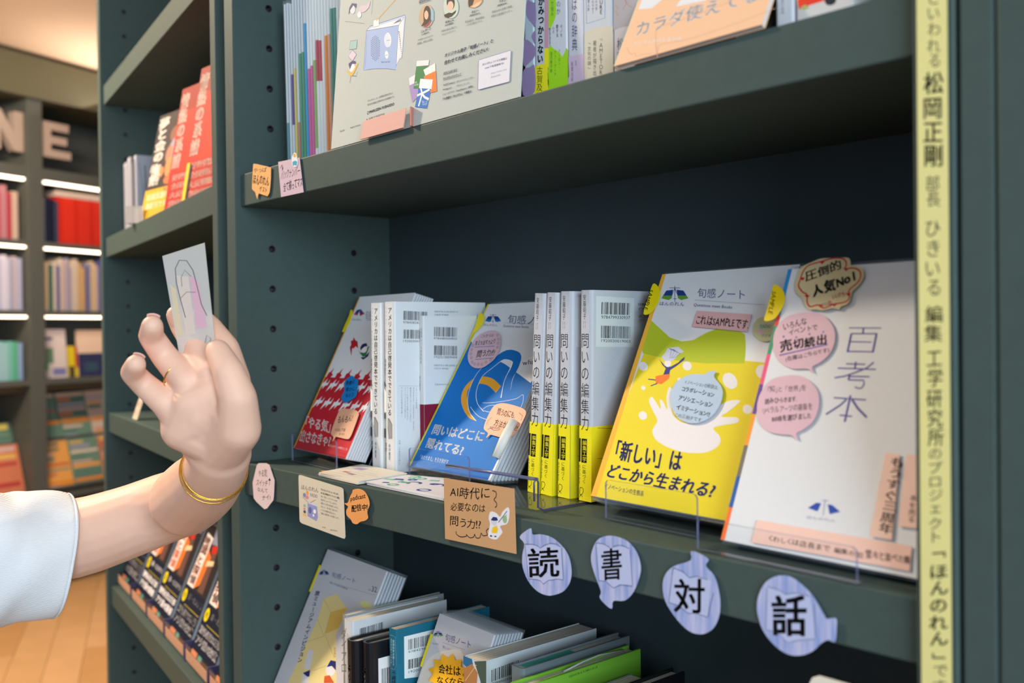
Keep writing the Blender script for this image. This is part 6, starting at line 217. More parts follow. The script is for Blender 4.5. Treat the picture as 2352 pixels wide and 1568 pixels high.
 'kaisha': [('P','#23407e',[(1.0,188.8),(2.6,192.3),(6.7,193.7),(7.7,190.4),(6.0,189.2)]),('P','#23407e',[(18.3,192.9),(13.6,194.9),(9.0,194.2),(11.7,191.3),(14.1,191.1)]),('P','#6a9a50',[(1.0,188.8),(1.6,190.1),(7.2,191.4),(7.7,190.4),(6.0,189.2)]),('P','#6a9a50',[(18.3,192.9),(16.6,193.6),(11.0,192.3),(11.7,191.3),(14.1,191.1)]),('L','#23407e',0.5,[(4.0,193.8),(11.0,195.4)]),('L','#23407e',0.5,[(7.0,195.4),(10.5,189.5)]),('L','#23407e',0.5,[(8.6,190.4),(11.0,191.0)]),('L','#23407e',0.5,[(7.6,194.4),(7.2,191.7)]),('L','#23407e',0.5,[(7.6,194.4),(10.7,192.6)]),('T','#4a5288','旬感ノート',(23.9,188.9),(68.2,191.2),(21.2,196.2),0.0,0),('L','#8a90a5',0.3,[(21.0,186.3),(60.7,188.2)]),('T','#4a5288','「問い」から始まる読書対話',(22.8,181.3),(58.5,181.1),(22.6,183.7),0.0,0),('T','#4a5288','ほんのれん',(4.7,180.6),(15.8,182.3),(4.4,182.3),0.0,0),('V','#3f7a50','会社',(18.1,141.3),(31.8,143.8),(11.7,163.2),0.03,0),('P','#dfd9cf',[(1.7,146.6),(1.7,154.8),(4.2,161.8),(8.8,168.0),(16.2,173.7),(25.7,178.5),(35.3,181.9),(44.1,184.9),(53.0,186.3),(61.8,182.5),(74.1,169.3),(86.4,150.8),(87.9,135.2),(69.3,124.4),(39.9,116.6),(16.7,114.6),(6.7,121.8),(3.0,134.8)])],
 'burst': [('T','#15161c','会社は',(32.8,156.7),(69.7,161.7),(28.3,166.3),0.02,1),('T','#15161c','なくなら',(35.5,146.6),(77.0,155.0),(32.5,153.6),0.02,1)],
 'thick_spine': [('P','#2a6a94',[(-1.1,190.9),(12.3,190.7),(13.9,185.6),(5.0,180.0),(-1.2,183.0)]),('P','#b07a4a',[(-0.4,178.7),(12.2,186.2),(20.8,179.5),(18.8,165.7),(-0.8,160.6)]),('P','#4a5a50',[(15.8,189.3),(34.0,194.3),(33.5,169.6),(27.5,168.0)]),('L','#d8c8a0',0.5,[(1.1,166.7),(19.2,186.9)])],
 'thick_side': [('T','#33383c','ISBN978-4-502-55641-8',(57.9,177.5),(109.6,178.1),(57.9,180.4),0.0,0),('T','#33383c','C0030 ¥2700E',(57.9,174.7),(88.4,174.6),(57.9,177.2),0.0,0),('B','#15161c',(12.3,169.2),(47.1,170.9),(12.5,180.8)),('T','#15161c','9784502556418',(13.0,166.2),(47.0,165.8),(13.0,168.4),0.0,0)],
 'green_side': [('T','#2a4a1c','ISBN978-4-910801-01-8',(59.4,181.0),(97.3,181.5),(59.5,183.0),0.0,0),('L','#7ab040',0.4,[(26.9,187.4),(98.7,188.3)])],
}


# ------------------------------------------------------------------ materials
MATS = {}
def lin(h):
    h = h.lstrip('#')
    c = [int(h[i:i + 2], 16) / 255 for i in (0, 2, 4)]
    return [x / 12.92 if x <= 0.04045 else ((x + 0.055) / 1.055) ** 2.4 for x in c] + [1]

def mat(name, col, rough=0.6, metal=0.0, noise=0.0, nscale=60, bump=0.0, spec=0.4, sub=0.0, emit=None, es=0.0):
    if name in MATS: return MATS[name]
    m = bpy.data.materials.new(name)
    m.use_nodes = True
    nt = m.node_tree
    b = nt.nodes['Principled BSDF']
    c = lin(col) if isinstance(col, str) else list(col)
    b.inputs['Base Color'].default_value = c
    b.inputs['Roughness'].default_value = rough
    b.inputs['Metallic'].default_value = metal
    b.inputs['Specular IOR Level'].default_value = spec
    if sub:
        b.inputs['Subsurface Weight'].default_value = sub
        b.inputs['Subsurface Radius'].default_value = (0.012, 0.005, 0.003)
        b.inputs['Subsurface Scale'].default_value = 1.0
    if emit:
        b.inputs['Emission Color'].default_value = lin(emit) if isinstance(emit, str) else emit
        b.inputs['Emission Strength'].default_value = es
    if noise or bump:
        tc = nt.nodes.new('ShaderNodeTexCoord')
        n = nt.nodes.new('ShaderNodeTexNoise')
        n.inputs['Scale'].default_value = nscale
        n.inputs['Detail'].default_value = 4
        nt.links.new(tc.outputs['Object'], n.inputs['Vector'])
        if noise:
            mx = nt.nodes.new('ShaderNodeMix'); mx.data_type = 'RGBA'
            mx.inputs['A'].default_value = [x * (1 - noise) for x in c[:3]] + [1]
            mx.inputs['B'].default_value = [min(1, x * (1 + noise)) for x in c[:3]] + [1]
            nt.links.new(n.outputs['Fac'], mx.inputs['Factor'])
            nt.links.new(mx.outputs['Result'], b.inputs['Base Color'])
        if bump:
            bp = nt.nodes.new('ShaderNodeBump')
            bp.inputs['Strength'].default_value = bump
            bp.inputs['Distance'].default_value = 0.001
            nt.links.new(n.outputs['Fac'], bp.inputs['Height'])
            nt.links.new(bp.outputs['Normal'], b.inputs['Normal'])
    MATS[name] = m
    return m

def ink(col):
    return mat('print_' + col.lstrip('#'), col, 0.6, spec=0.15, noise=0.03, nscale=300)
def paper(col, rough=0.5):
    return mat('paper_' + col.lstrip('#'), col, rough, spec=0.2, noise=0.025, nscale=180)

def page_mat(name, axis, col='#d8d4c8', scale=900):
    # fine leaf lines across the edge of a page block
    if name in MATS: return MATS[name]
    m = mat(name, col, 0.8)
    nt = m.node_tree
    b = nt.nodes['Principled BSDF']
    tc = nt.nodes.new('ShaderNodeTexCoord')
    mp = nt.nodes.new('ShaderNodeMapping')
    s = [6, 6, 6]; s[axis] = scale
    mp.inputs['Scale'].default_value = s
    n = nt.nodes.new('ShaderNodeTexNoise'); n.inputs['Scale'].default_value = 1; n.inputs['Detail'].default_value = 2
    mx = nt.nodes.new('ShaderNodeMix'); mx.data_type = 'RGBA'
    c = lin(col)
    mx.inputs['A'].default_value = [x * 0.62 for x in c[:3]] + [1]
    mx.inputs['B'].default_value = c
    rp = nt.nodes.new('ShaderNodeMapRange'); rp.inputs['From Min'].default_value = 0.35; rp.inputs['From Max'].default_value = 0.6
    nt.links.new(tc.outputs['Object'], mp.inputs['Vector'])
    nt.links.new(mp.outputs['Vector'], n.inputs['Vector'])
    nt.links.new(n.outputs['Fac'], rp.inputs['Value'])
    nt.links.new(rp.outputs['Result'], mx.inputs['Factor'])
    nt.links.new(mx.outputs['Result'], b.inputs['Base Color'])
    return m
PAGES_X = page_mat('page_edges_upright', 0)
PAGES_Z = page_mat('page_edges_booklet', 2, '#d4d6da', 1200)

def clear_mat(name, tint, fres=1.0, rough=0.02, body=0.0, bodycol=(0.8, 0.85, 0.95, 1)):
    if name in MATS: return MATS[name]
    m = bpy.data.materials.new(name)
    m.use_nodes = True
    nt = m.node_tree
    for n in list(nt.nodes): nt.nodes.remove(n)
    out = nt.nodes.new('ShaderNodeOutputMaterial')
    tr = nt.nodes.new('ShaderNodeBsdfTransparent'); tr.inputs[0].default_value = tint
    gl = nt.nodes.new('ShaderNodeBsdfGlossy'); gl.inputs['Roughness'].default_value = rough
    fr = nt.nodes.new('ShaderNodeFresnel'); fr.inputs['IOR'].default_value = 1.45
    mt = nt.nodes.new('ShaderNodeMath'); mt.operation = 'MULTIPLY'; mt.inputs[1].default_value = fres
    mx = nt.nodes.new('ShaderNodeMixShader')
    nt.links.new(fr.outputs[0], mt.inputs[0])
    ge = nt.nodes.new('ShaderNodeNewGeometry'); iv = nt.nodes.new('ShaderNodeMath'); iv.operation = 'SUBTRACT'; iv.inputs[0].default_value = 1
    nt.links.new(ge.outputs['Backfacing'], iv.inputs[1])
    m3 = nt.nodes.new('ShaderNodeMath'); m3.operation = 'MULTIPLY'; m3.use_clamp = True
    nt.links.new(mt.outputs[0], m3.inputs[0]); nt.links.new(iv.outputs[0], m3.inputs[1]); nt.links.new(m3.outputs[0], mx.inputs[0])
    if body:
        df = nt.nodes.new('ShaderNodeBsdfDiffuse'); df.inputs[0].default_value = bodycol
        m2 = nt.nodes.new('ShaderNodeMixShader'); m2.inputs[0].default_value = body
        nt.links.new(tr.outputs[0], m2.inputs[1]); nt.links.new(df.outputs[0], m2.inputs[2])
        nt.links.new(m2.outputs[0], mx.inputs[1])
    else:
        nt.links.new(tr.outputs[0], mx.inputs[1])
    nt.links.new(gl.outputs[0], mx.inputs[2])
    nt.links.new(mx.outputs[0], out.inputs[0])
    MATS[name] = m
    return m
ACR = clear_mat('clear_acrylic', (0.97, 0.98, 0.99, 1), 0.9)
ACR_EDGE = clear_mat('acrylic_cut_edge', (0.42, 0.42, 0.62, 1), 1.0, 0.15, 0.35, (0.30, 0.30, 0.48, 1))
FILM = clear_mat('plastic_film', (0.93, 0.95, 0.96, 1), 0.9, 0.2, 0.05)
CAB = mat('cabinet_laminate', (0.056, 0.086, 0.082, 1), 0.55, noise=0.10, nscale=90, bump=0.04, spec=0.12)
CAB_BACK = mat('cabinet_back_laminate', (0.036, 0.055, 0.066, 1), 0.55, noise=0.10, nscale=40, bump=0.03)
LINER = mat('pin_hole_liner', '#2b2730', 0.25)
WHITE = paper('#e4e4e6')

# ------------------------------------------------------------------ mesh helpers
class MB:
    def __init__(s): s.v = []; s.f = []; s.mi = []; s.sm = []; s.mats = []
    def m(s, mt):
        if mt not in s.mats: s.mats.append(mt)
        return s.mats.index(mt)
    def add(s, vs, fs, mt, smooth=False):
        o = len(s.v); i = s.m(mt)
        s.v += [tuple(v) for v in vs]
        for f in fs: s.f.append(tuple(o + k for k in f)); s.mi.append(i); s.sm.append(smooth)
    def box(s, x0, x1, y0, y1, z0, z1, mt):
        vs = [(x, y, z) for z in (z0, z1) for y in (y0, y1) for x in (x0, x1)]
        s.add(vs, [(0, 2, 3, 1), (4, 5, 7, 6), (0, 1, 5, 4), (2, 6, 7, 3), (0, 4, 6, 2), (1, 3, 7, 5)], mt)
    def prism(s, pts, z0, z1, mt, side=None):
        # closed outline in XY extruded from z0 to z1
        n = len(pts)
        a = sum(pts[i][0] * pts[(i + 1) % n][1] - pts[(i + 1) % n][0] * pts[i][1] for i in range(n))
        if a < 0: pts = pts[::-1]
        tri = tessellate_polygon([[Vector((p[0], p[1], 0)) for p in pts]])
        def up(t):
            p, q, r = (pts[k] for k in t)
            return (q[0]-p[0])*(r[1]-p[1])-(q[1]-p[1])*(r[0]-p[0]) > 0
        tri = [t if up(t) else t[::-1] for t in tri]
        s.add([(p[0], p[1], z1) for p in pts], tri, mt)
        s.add([(p[0], p[1], z0) for p in pts], [t[::-1] for t in tri], mt)
        s.add([(p[0], p[1], z0) for p in pts] + [(p[0], p[1], z1) for p in pts],
              [(i, (i + 1) % n, n + (i + 1) % n, n + i) for i in range(n)], side or mt)
    def prism_y(s, pts, y0, y1, mt):
        # closed outline in XZ extruded along Y
        b = MB(); b.prism([(p[0], p[1]) for p in pts], y0, y1, mt)
        s.add([(x, z, y) for x, y, z in b.v], [f[::-1] for f in b.f], mt)
    def tube(s, pts, r, mt, n=8, closed=False):
        pts = [Vector(p) for p in pts]; m = len(pts); vs = []
        ref = None
        for i, p in enumerate(pts):
            if closed: t = (pts[(i + 1) % m] - pts[i - 1]).normalized()
            else: t = (pts[min(i + 1, m - 1)] - pts[max(i - 1, 0)]).normalized()
            if ref is None: ref = t.orthogonal().normalized()
            ref = (ref - t * ref.dot(t)).normalized()
            b = t.cross(ref)
            rr = r[i] if isinstance(r, (list, tuple)) else r
            for k in range(n):
                a = 2 * math.pi * k / n
                vs.append(p + (ref * math.cos(a) + b * math.sin(a)) * rr)
        fs = []
        for i in range(m if closed else m - 1):
            j = (i + 1) % m
            for k in range(n): fs.append((i * n + k, i * n + (k + 1) % n, j * n + (k + 1) % n, j * n + k))
        if not closed: fs += [tuple(range(n))[::-1], tuple((m - 1) * n + k for k in range(n))]
        s.add(vs, fs, mt, True)
    def xf(s, M):
        s.v = [tuple(M @ Vector(v)) for v in s.v]; return s
    def build(s, name, parent=None, bevel=0, M=None):
        me = bpy.data.meshes.new(name)
        me.from_pydata(s.v, [], s.f)
        for mt in s.mats: me.materials.append(mt)
        me.polygons.foreach_set('material_index', s.mi)
        me.polygons.foreach_set('use_smooth', s.sm)
        me.update()
        o = bpy.data.objects.new(name, me)
        COL.objects.link(o)
        if parent: o.parent = parent
        if M is not None: o.matrix_local = M
        if bevel:
            b = o.modifiers.new('bevel', 'BEVEL'); b.width = bevel; b.segments = 2; b.limit_method = 'ANGLE'
        return o

def frame(key_or, off=(0, 0, 0)):
    a, u, v = FR[key_or] if isinstance(key_or, str) else key_or
    u, v = Vector(u).normalized(), Vector(v).normalized()
    n = u.cross(v).normalized()
    M = Matrix((u, v, n)).transposed().to_4x4()
    M.translation = Vector(a) + u * off[0] + v * off[1] + n * off[2]
    return M

def tag(o, label, cat, group=None):
    o['label'] = label; o['category'] = cat
    if group: o['group'] = group
    return o
def thing(name, label, cat, M=None, group=None):
    o = bpy.data.objects.new(name, None)
    o.empty_display_size = 0.02
    COL.objects.link(o)
    if M is not None: o.matrix_world = M
    return tag(o, label, cat, group)
def struct(o):
    o['kind'] = 'structure'; return o
def copy_tree(o, parent=None):
    c = o.copy(); COL.objects.link(c)
    if parent: c.parent = parent
    for ch in list(o.children): copy_tree(ch, c)
    return c

# ------------------------------------------------------------------ flat print (lettering, emblems, bar codes)
TXT = {}
def text_mesh(s, weight):
    k = (s, weight)
    if k in TXT: return TXT[k]
    cu = bpy.data.curves.new('t', 'FONT')
    cu.body = s; cu.size = 1; cu.resolution_u = 2; cu.offset = min(weight, 0)
    ob = bpy.data.objects.new('t', cu); COL.objects.link(ob)
    me = bpy.data.meshes.new_from_object(ob.evaluated_get(bpy.context.evaluated_depsgraph_get()))
    vs = [(v.co.x, v.co.y) for v in me.vertices]; fs = [tuple(p.vertices) for p in me.polygons]
    bpy.data.objects.remove(ob); bpy.data.curves.remove(cu); bpy.data.meshes.remove(me)
    if not vs: vs = [(0, 0), (1, 1)]
    elif weight > 0:      # heavier strokes: the glyph repeated at small shifts
        w = weight * .8; n = len(vs); v0, f0 = vs, fs; vs, fs = [], []
        for dx, dy in ((-w, -w * .6), (w, -w * .6), (w, w * .6), (-w, w * .6)):
            o = len(vs); vs += [(x + dx, y + dy) for x, y in v0]; fs += [tuple(o + k for k in f) for f in f0]
    TXT[k] = (vs, fs)
    return TXT[k]
def glyph(c, weight, ref='永'):
    return text_mesh(c, weight)
VERT_TURN = 'ー「」『』()'
class Print:
    def __init__(s): s.b = MB(); s.z = 0.035
    def up(s): s.z += 0.006
    def poly(s, c, pts):
        if len(pts) < 3: return
        s.up()
        tri = tessellate_polygon([[Vector((p[0], p[1], 0)) for p in pts]])
        vs = [(p[0], p[1], s.z) for p in pts]; fs = []
        for t in tri:
            p, q, r = (pts[k] for k in t)
            fs.append(t if (q[0]-p[0])*(r[1]-p[1])-(q[1]-p[1])*(r[0]-p[0]) > 0 else t[::-1])
        s.b.add(vs, fs, ink(c))
    def line(s, c, w, pts):
        s.up(); p = [Vector((a, b)) for a, b in pts]; vs = []; n = len(p)
        for i in range(n):
            t = (p[min(i + 1, n - 1)] - p[max(i - 1, 0)])
            t = t.normalized() if t.length > 1e-6 else Vector((1, 0))
            q = Vector((-t.y, t.x)) * w / 2
            vs += [(p[i].x + q.x, p[i].y + q.y, s.z), (p[i].x - q.x, p[i].y - q.y, s.z)]
        s.b.add(vs, [(2 * i, 2 * i + 1, 2 * i + 3, 2 * i + 2) for i in range(n - 1)], ink(c))
    def text(s, c, t, bl, br, tl, weight, hand, vertical):
        s.up()
        bl, br, tl = Vector(bl), Vector(br), Vector(tl)
        X, Y = br - bl, tl - bl
        vs, fs = [], []
        rnd = random.Random(hash(len(t)) + int(bl.x * 7))
        if vertical:
            n = len(t)
            for i, ch in enumerate(t):
                gv, gf = text_mesh(ch, weight)
                if not gf: continue
                small = ch in 'ーっャュョゃゅょ、。・'
                gx = [v[0] for v in gv]; gy = [v[1] for v in gv]
                cx, cy = (min(gx) + max(gx)) / 2, (min(gy) + max(gy)) / 2
                sc = 1.0 if ord(ch) > 0x2000 else 1.25
                j = rnd.uniform(-.05, .05) if hand else 0
                rot = ch in VERT_TURN
                o = len(vs)
                for x, y in gv:
                    x, y = (x - cx) * sc, (y - cy) * sc
                    if rot: x, y = y, -x
                    if ch in '、。': x += .3; y += .3
                    vs.append((0.5 + x + j, (n - i - 0.5 + y * 0.98 + j) / n))
                fs += [tuple(o + k for k in f) for f in gf]
        elif hand:
            x0 = 0
            for ch in t:
                gv, gf = text_mesh(ch, weight)
                wch = (max(v[0] for v in gv) if gf else .4) + .05
                a = rnd.uniform(-.09, .09); dy = rnd.uniform(-.04, .04); k = rnd.uniform(.86, 1.05)
                o = len(vs)
                for x, y in gv: vs.append((x0 + (x * math.cos(a) - y * math.sin(a)) * k, (x * math.sin(a) + y * math.cos(a)) * k + dy))
                fs += [tuple(o + q for q in f) for f in gf]; x0 += wch * k
        else:
            vs, fs = text_mesh(t, weight)
        if not fs: return
        if not vertical:
            gx = [v[0] for v in vs]; gy = [v[1] for v in vs]
            a0, a1, b0, b1 = min(gx), max(gx), min(gy), max(gy)
            vs = [((x - a0) / max(a1 - a0, .01), (y - b0) / max(b1 - b0, .01)) for x, y in vs]
        out = [(bl.x + X.x * x + Y.x * y, bl.y + X.y * x + Y.y * y, s.z) for x, y in vs]
        if X.x * Y.y - X.y * Y.x < 0: fs = [f[::-1] for f in fs]
        s.b.add(out, fs, ink(c))
    def bars(s, c, bl, br, tl):
        s.up(); bl, br, tl = Vector(bl), Vector(br), Vector(tl)
        X, Y = br - bl, tl - bl; rnd = random.Random(int(bl.x * 31 + bl.y)); t = 0; m = 95
        while t < m:
            w = rnd.choice((1, 1, 2, 2, 3)); 
            p = bl + X * (t / m); q = bl + X * (min(t + w, m) / m)
            s.b.add([(p.x, p.y, s.z), (q.x, q.y, s.z), (q.x + Y.x, q.y + Y.y, s.z), (p.x + Y.x, p.y + Y.y, s.z)], [(0, 1, 2, 3)], ink(c))
            t += w + rnd.choice((1, 1, 2, 2, 3))
    def items(s, items):
        dz = None
        for it in items:
            k = it[0]
            if k == 'P': s.poly(it[1], it[2])
            elif k == 'L': s.line(it[1], it[2], it[3])
            elif k == 'E':
                c, a, b = it[2:]
                s.poly(it[1], [(c[0] + a[0] * math.cos(t) + b[0] * math.sin(t), c[1] + a[1] * math.cos(t) + b[1] * math.sin(t)) for t in [2 * math.pi * i / 26 for i in range(26)]])
            elif k == 'D':
                if dz is None: s.up(); dz = s.z
                (x, y), r = it[2], it[3]
                s.b.add([(x + r * math.cos(t), y + r * math.sin(t), dz) for t in [math.pi / 3 * i for i in range(6)]], [tuple(range(6))], ink(it[1]))
            elif k == 'T': s.text(it[1], it[2], it[3], it[4], it[5], it[6], it[7], False)
            elif k == 'V': s.text(it[1], it[2], it[3], it[4], it[5], it[6], it[7], True)
            elif k == 'B': s.bars(*it[1:])
        return s
    def build(s, name, parent, M=None, off=(0, 0)):
        S = Matrix.Scale(0.001, 4)
        T = Matrix.Translation((off[0], off[1], 0))
        s.b.xf((M or Matrix()) @ T @ S)
        return s.b.build(name, parent)
def printed(art, parent, M=None, name='cover_print', off=(0, 0)):
    if not ART.get(art): return None
    return Print().items(ART[art]).build(name, parent, M, off)

SIDE = lambda w: Matrix(((0, 0, 1, w), (0, 1, 0, 0), (-1, 0, 0, 0), (0, 0, 0, 1)))   # print frame of an upright block's right face

# ------------------------------------------------------------------ books and booklets
def u_shape(w, d, t, r=0.0012):
    # outline in XZ: spine at z=0, boards run to z=-d
    r = max(r, t * 1.3)
    return [(0, -d), (0, -r), (r * .3, -r * .3), (r, 0), (w - r, 0), (w - r * .3, -r * .3), (w, -r), (w, -d), (w - t, -d), (w - t, -r), (w - r, -t), (r, -t), (t, -r), (t, -d)]
def book(M, w, h, d, cover, name, label, cat='book', group=None, pages=None, hard=False, round_=0.0025, obi=None):
    o = thing(name, label, cat, M, group)
    t = 0.0022 if hard else 0.0007
    c = MB(); c.prism_y(u_shape(w, d, t, round_), 0, h, cover); c.build('cover', o)
    ins = 0.003 if hard else 0.0008
    p = MB(); p.box(t + .0002, w - t - .0002, ins, h - ins, -d + (0.003 if hard else .0012), -max(t, round_) - .0002, pages or PAGES_X); p.build('page_block', o)
    if obi:
        col, oh, oz = obi
        b = MB(); b.prism_y(u_shape(w + .0006, d * .995, .0003, round_), oz, oz + oh, col); b.build('paper_band', o, M=Matrix.Translation((-.0003, 0, .0003)))
    return o
def booklet(M, w, h, t, cover, name, label, group=None, spinecol=None, cat='booklet', film=False):
    # lies in local XY, cover towards +Z, folded edge at x=0
    o = thing(name, label, cat, M, group)
    c = MB()
    c.box(0, w, 0, h, -.0003, 0, cover); c.box(0, w, 0, h, -t, -t + .0003, cover); c.box(0, .0004, 0, h, -t + .0003, -.0003, spinecol or cover)
    c.build('cover', o)
    p = MB(); p.box(.0005, w - .0008, .0006, h - .0006, -t + .0004, -.0004, PAGES_Z); p.build('page_block', o)
    if film:
        f = MB(); f.box(-.0012, w + .0014, -.003, h + .003, -t - .0005, .0005, FILM); f.build('plastic_sleeve', o)
    return o
def outline_sheet(key, fr, col, th, name, art=None, parent=None, label=None, cat=None, group=None, z=0.0, part_print='lettering'):
    """a cut paper note following an outline; top-level when parent is None"""
    pts = OUT[key]
    if parent is None:
        cx = sum(p[0] for p in pts) / len(pts) / 1000; cy = sum(p[1] for p in pts) / len(pts) / 1000
        M = frame(fr) @ Matrix.Translation((cx, cy, z))
        b = MB(); b.prism([(p[0] / 1000 - cx, p[1] / 1000 - cy) for p in pts], 0, th, col)
        o = b.build(name); o.matrix_world = M
        tag(o, label, cat, group)
        if art: printed(art, o, Matrix.Translation((-cx, -cy, th)), part_print)
    else:
        b = MB(); b.prism([(p[0] / 1000, p[1] / 1000) for p in pts], z, z + th, col)
        o = b.build(name, parent)
        if label: o['label'] = label
        if art: printed(art, o, Matrix.Translation((0, 0, z + th)), part_print)
    return o

# ------------------------------------------------------------------ bookcases
HOLE_D = (0.0413, 0.1607)
def panel_with_holes(zlo, zhi, x_in, x_out, d0, d1, zrows):
    """upright board: inner face at x_in pierced by the two pin-hole columns; local Y up, Z towards the room"""
    b = MB(); r = 0.0042; q = 0.010; sgn = 1 if x_in > x_out else -1
    def f(pts): b.add(pts, [(0, 1, 2, 3) if sgn > 0 else (3, 2, 1, 0)], CAB)
    cols = [(-HOLE_D[0] + q, -HOLE_D[0] - q), (-HOLE_D[1] + q, -HOLE_D[1] - q)]
    edges = [d0, cols[0][0], cols[0][1], cols[1][0], cols[1][1], d1]
    for a, c in ((edges[0], edges[1]), (edges[2], edges[3]), (edges[4], edges[5])):
        f([(x_in, zlo, a), (x_in, zlo, c), (x_in, zhi, c), (x_in, zhi, a)])
    for a, c in cols:
        z = zlo; dz = (a + c) / 2
        for zr in zrows:
            f([(x_in, z, a), (x_in, z, c), (x_in, zr - q, c), (x_in, zr - q, a)])
            ring = [(zr + r * math.sin(math.pi / 8 * k), dz + r * math.cos(math.pi / 8 * k)) for k in range(16)]
            sq = []
            for k in range(16):
                an = math.pi / 8 * k; cx, cy = math.cos(an), math.sin(an); m = max(abs(cx), abs(cy))
                sq.append((zr + q * cy / m, dz + q * cx / m))
            vs = [(x_in, p[0], p[1]) for p in ring] + [(x_in, p[0], p[1]) for p in sq] + [(x_in - sgn * .008, p[0], p[1]) for p in ring]
            fs = []
            for k in range(16):
                j = (k + 1) % 16
                A = (k, 16 + k, 16 + j, j); B = (k, j, 32 + j, 32 + k)
                fs += [A[::-1] if sgn > 0 else A, B[::-1] if sgn > 0 else B]
            b.add(vs, fs, CAB)
            z = zr + q
        f([(x_in, z, a), (x_in, z, c), (x_in, zhi, c), (x_in, zhi, a)])
    # the other five faces, with a small chamfer along the front edge
    x0, x1 = (x_out, x_in)
    b.add([(x1, zlo, d0), (x1, zhi, d0), (x1 - sgn * .0012, zlo, d0 + .0012), (x1 - sgn * .0012, zhi, d0 + .0012), (x0 + sgn * .0012, zlo, d0 + .0012), (x0 + sgn * .0012, zhi, d0 + .0012),
           (x0, zlo, d0), (x0, zhi, d0), (x0, zlo, d1), (x0, zhi, d1), (x1, zlo, d1), (x1, zhi, d1)],
          [(0, 1, 3, 2), (2, 3, 5, 4), (4, 5, 7, 6), (6, 7, 9, 8), (8, 9, 11, 10), (1, 11, 9, 7, 5, 3), (0, 2, 4, 6, 8, 10)], CAB)
    return b
def bookcase(name, label, M, W, D, zlo, zhi, shelves, holes=(True, False), hz=0.3137, th=0.0389, upright=0.024, right=True, left=True):
    o = thing(name, label, 'bookcase', M @ Matrix.Translation((0, zlo, 0)))
    Z = Matrix.Translation((0, -zlo, 0))
    rows = [hz + .05 * k for k in range(-60, 60) if zlo + .03 < hz + .05 * k < zhi - .03]
    rows = [z for z in rows if not any(s - th - .004 < z < s + .004 for s in shelves)]
    lm = MB()
    lm.add([(.0046 * math.cos(t), .0046 * math.sin(t), .0003) for t in [math.pi / 6 * i for i in range(12)]] +
           [(.0034 * math.cos(t), .0034 * math.sin(t), .0003) for t in [math.pi / 6 * i for i in range(12)]] +
           [(.0034 * math.cos(t), .0034 * math.sin(t), -.007) for t in [math.pi / 6 * i for i in range(12)]],
           [(k, (k + 1) % 12, 12 + (k + 1) % 12, 12 + k) for k in range(12)] + [(12 + k, 12 + (k + 1) % 12, 24 + (k + 1) % 12, 24 + k) for k in range(12)] + [tuple(24 + k for k in range(12))], LINER)
    first = None
    for i, (xin, xout, use) in enumerate(((0, -upright, left), (W, W + upright, right))):
        if not use: continue
        if holes[i]:
            p = panel_with_holes(zlo, zhi, xin, xout, .007 - .0012, -D - .01, rows).build('side_panel', o, M=Z)
            for d in HOLE_D:
                for z in rows:
                    if first is None: q = first = lm.build('pin_hole', p)
                    else: q = first.copy(); COL.objects.link(q); q.parent = p
                    q.matrix_local = Matrix(((0, 0, 1 if i == 0 else -1, xin), (0, 1, 0, z), (-1 if i == 0 else 1, 0, 0, -d), (0, 0, 0, 1)))
        else:
            b = MB(); b.box(min(xin, xout), max(xin, xout), zlo, zhi, -D - .01, .007, CAB); b.build('side_panel', o, .0012, M=Z)
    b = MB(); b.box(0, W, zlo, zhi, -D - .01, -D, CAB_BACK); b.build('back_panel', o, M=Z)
    for s in shelves:
        b = MB(); b.box(.0006, W - .0006, s - th, s, -D, 0, CAB); b.build('shelf', o, .0012, M=Z)
    return o
XY = lambda x, y, z=0: Matrix(((1, 0, 0, x), (0, 0, -1, y), (0, 1, 0, z), (0, 0, 0, 1)))    # local X right, Y up, Z towards the room (-y)
def facing(ox, oy, ang):
    # local X at angle ang from world +x, Y up, Z = X x Y
    c, s_ = math.cos(ang), math.sin(ang)
    return Matrix(((c, 0, s_, ox), (s_, 0, -c, oy), (0, 1, 0, 0), (0, 0, 0, 1)))

FLOOR, CEIL = -1.0, 1.42
WMAIN, DEPTH = 0.858, 0.218
bookcase('bookcase', 'dark green bookcase filling the middle, yellow paper tape on its right post', XY(0, 0), WMAIN, DEPTH, FLOOR, 1.38, [0.712, 0.3524, 0.0, -0.3495, -0.70], holes=(True, True))
LTH, LW = 0.171, 0.8405
LM = facing(-0.0893 - math.cos(LTH) * LW, 0.0117 + math.sin(LTH) * LW, -LTH)
bookcase('bookcase', 'dark green bookcase turned away on the left, behind the waving hand', LM, LW, DEPTH, FLOOR, 1.38, [0.6613, 0.3545, 0.0017, -0.3497, -0.70], holes=(True, False), hz=0.3168)
# filler post and flat panel right of the main bookcase
b = MB(); b.box(.884, .903, FLOOR, 1.38, -.22, .006, CAB)
o = struct(b.build('trim_1', None, .0015)); o.matrix_world = XY(0, 0)
b = MB(); b.box(.9042, 1.35, FLOOR, 1.38, -.22, .0062, CAB)
o = struct(b.build('wall_right', None, .0015)); o.matrix_world = XY(0, 0)

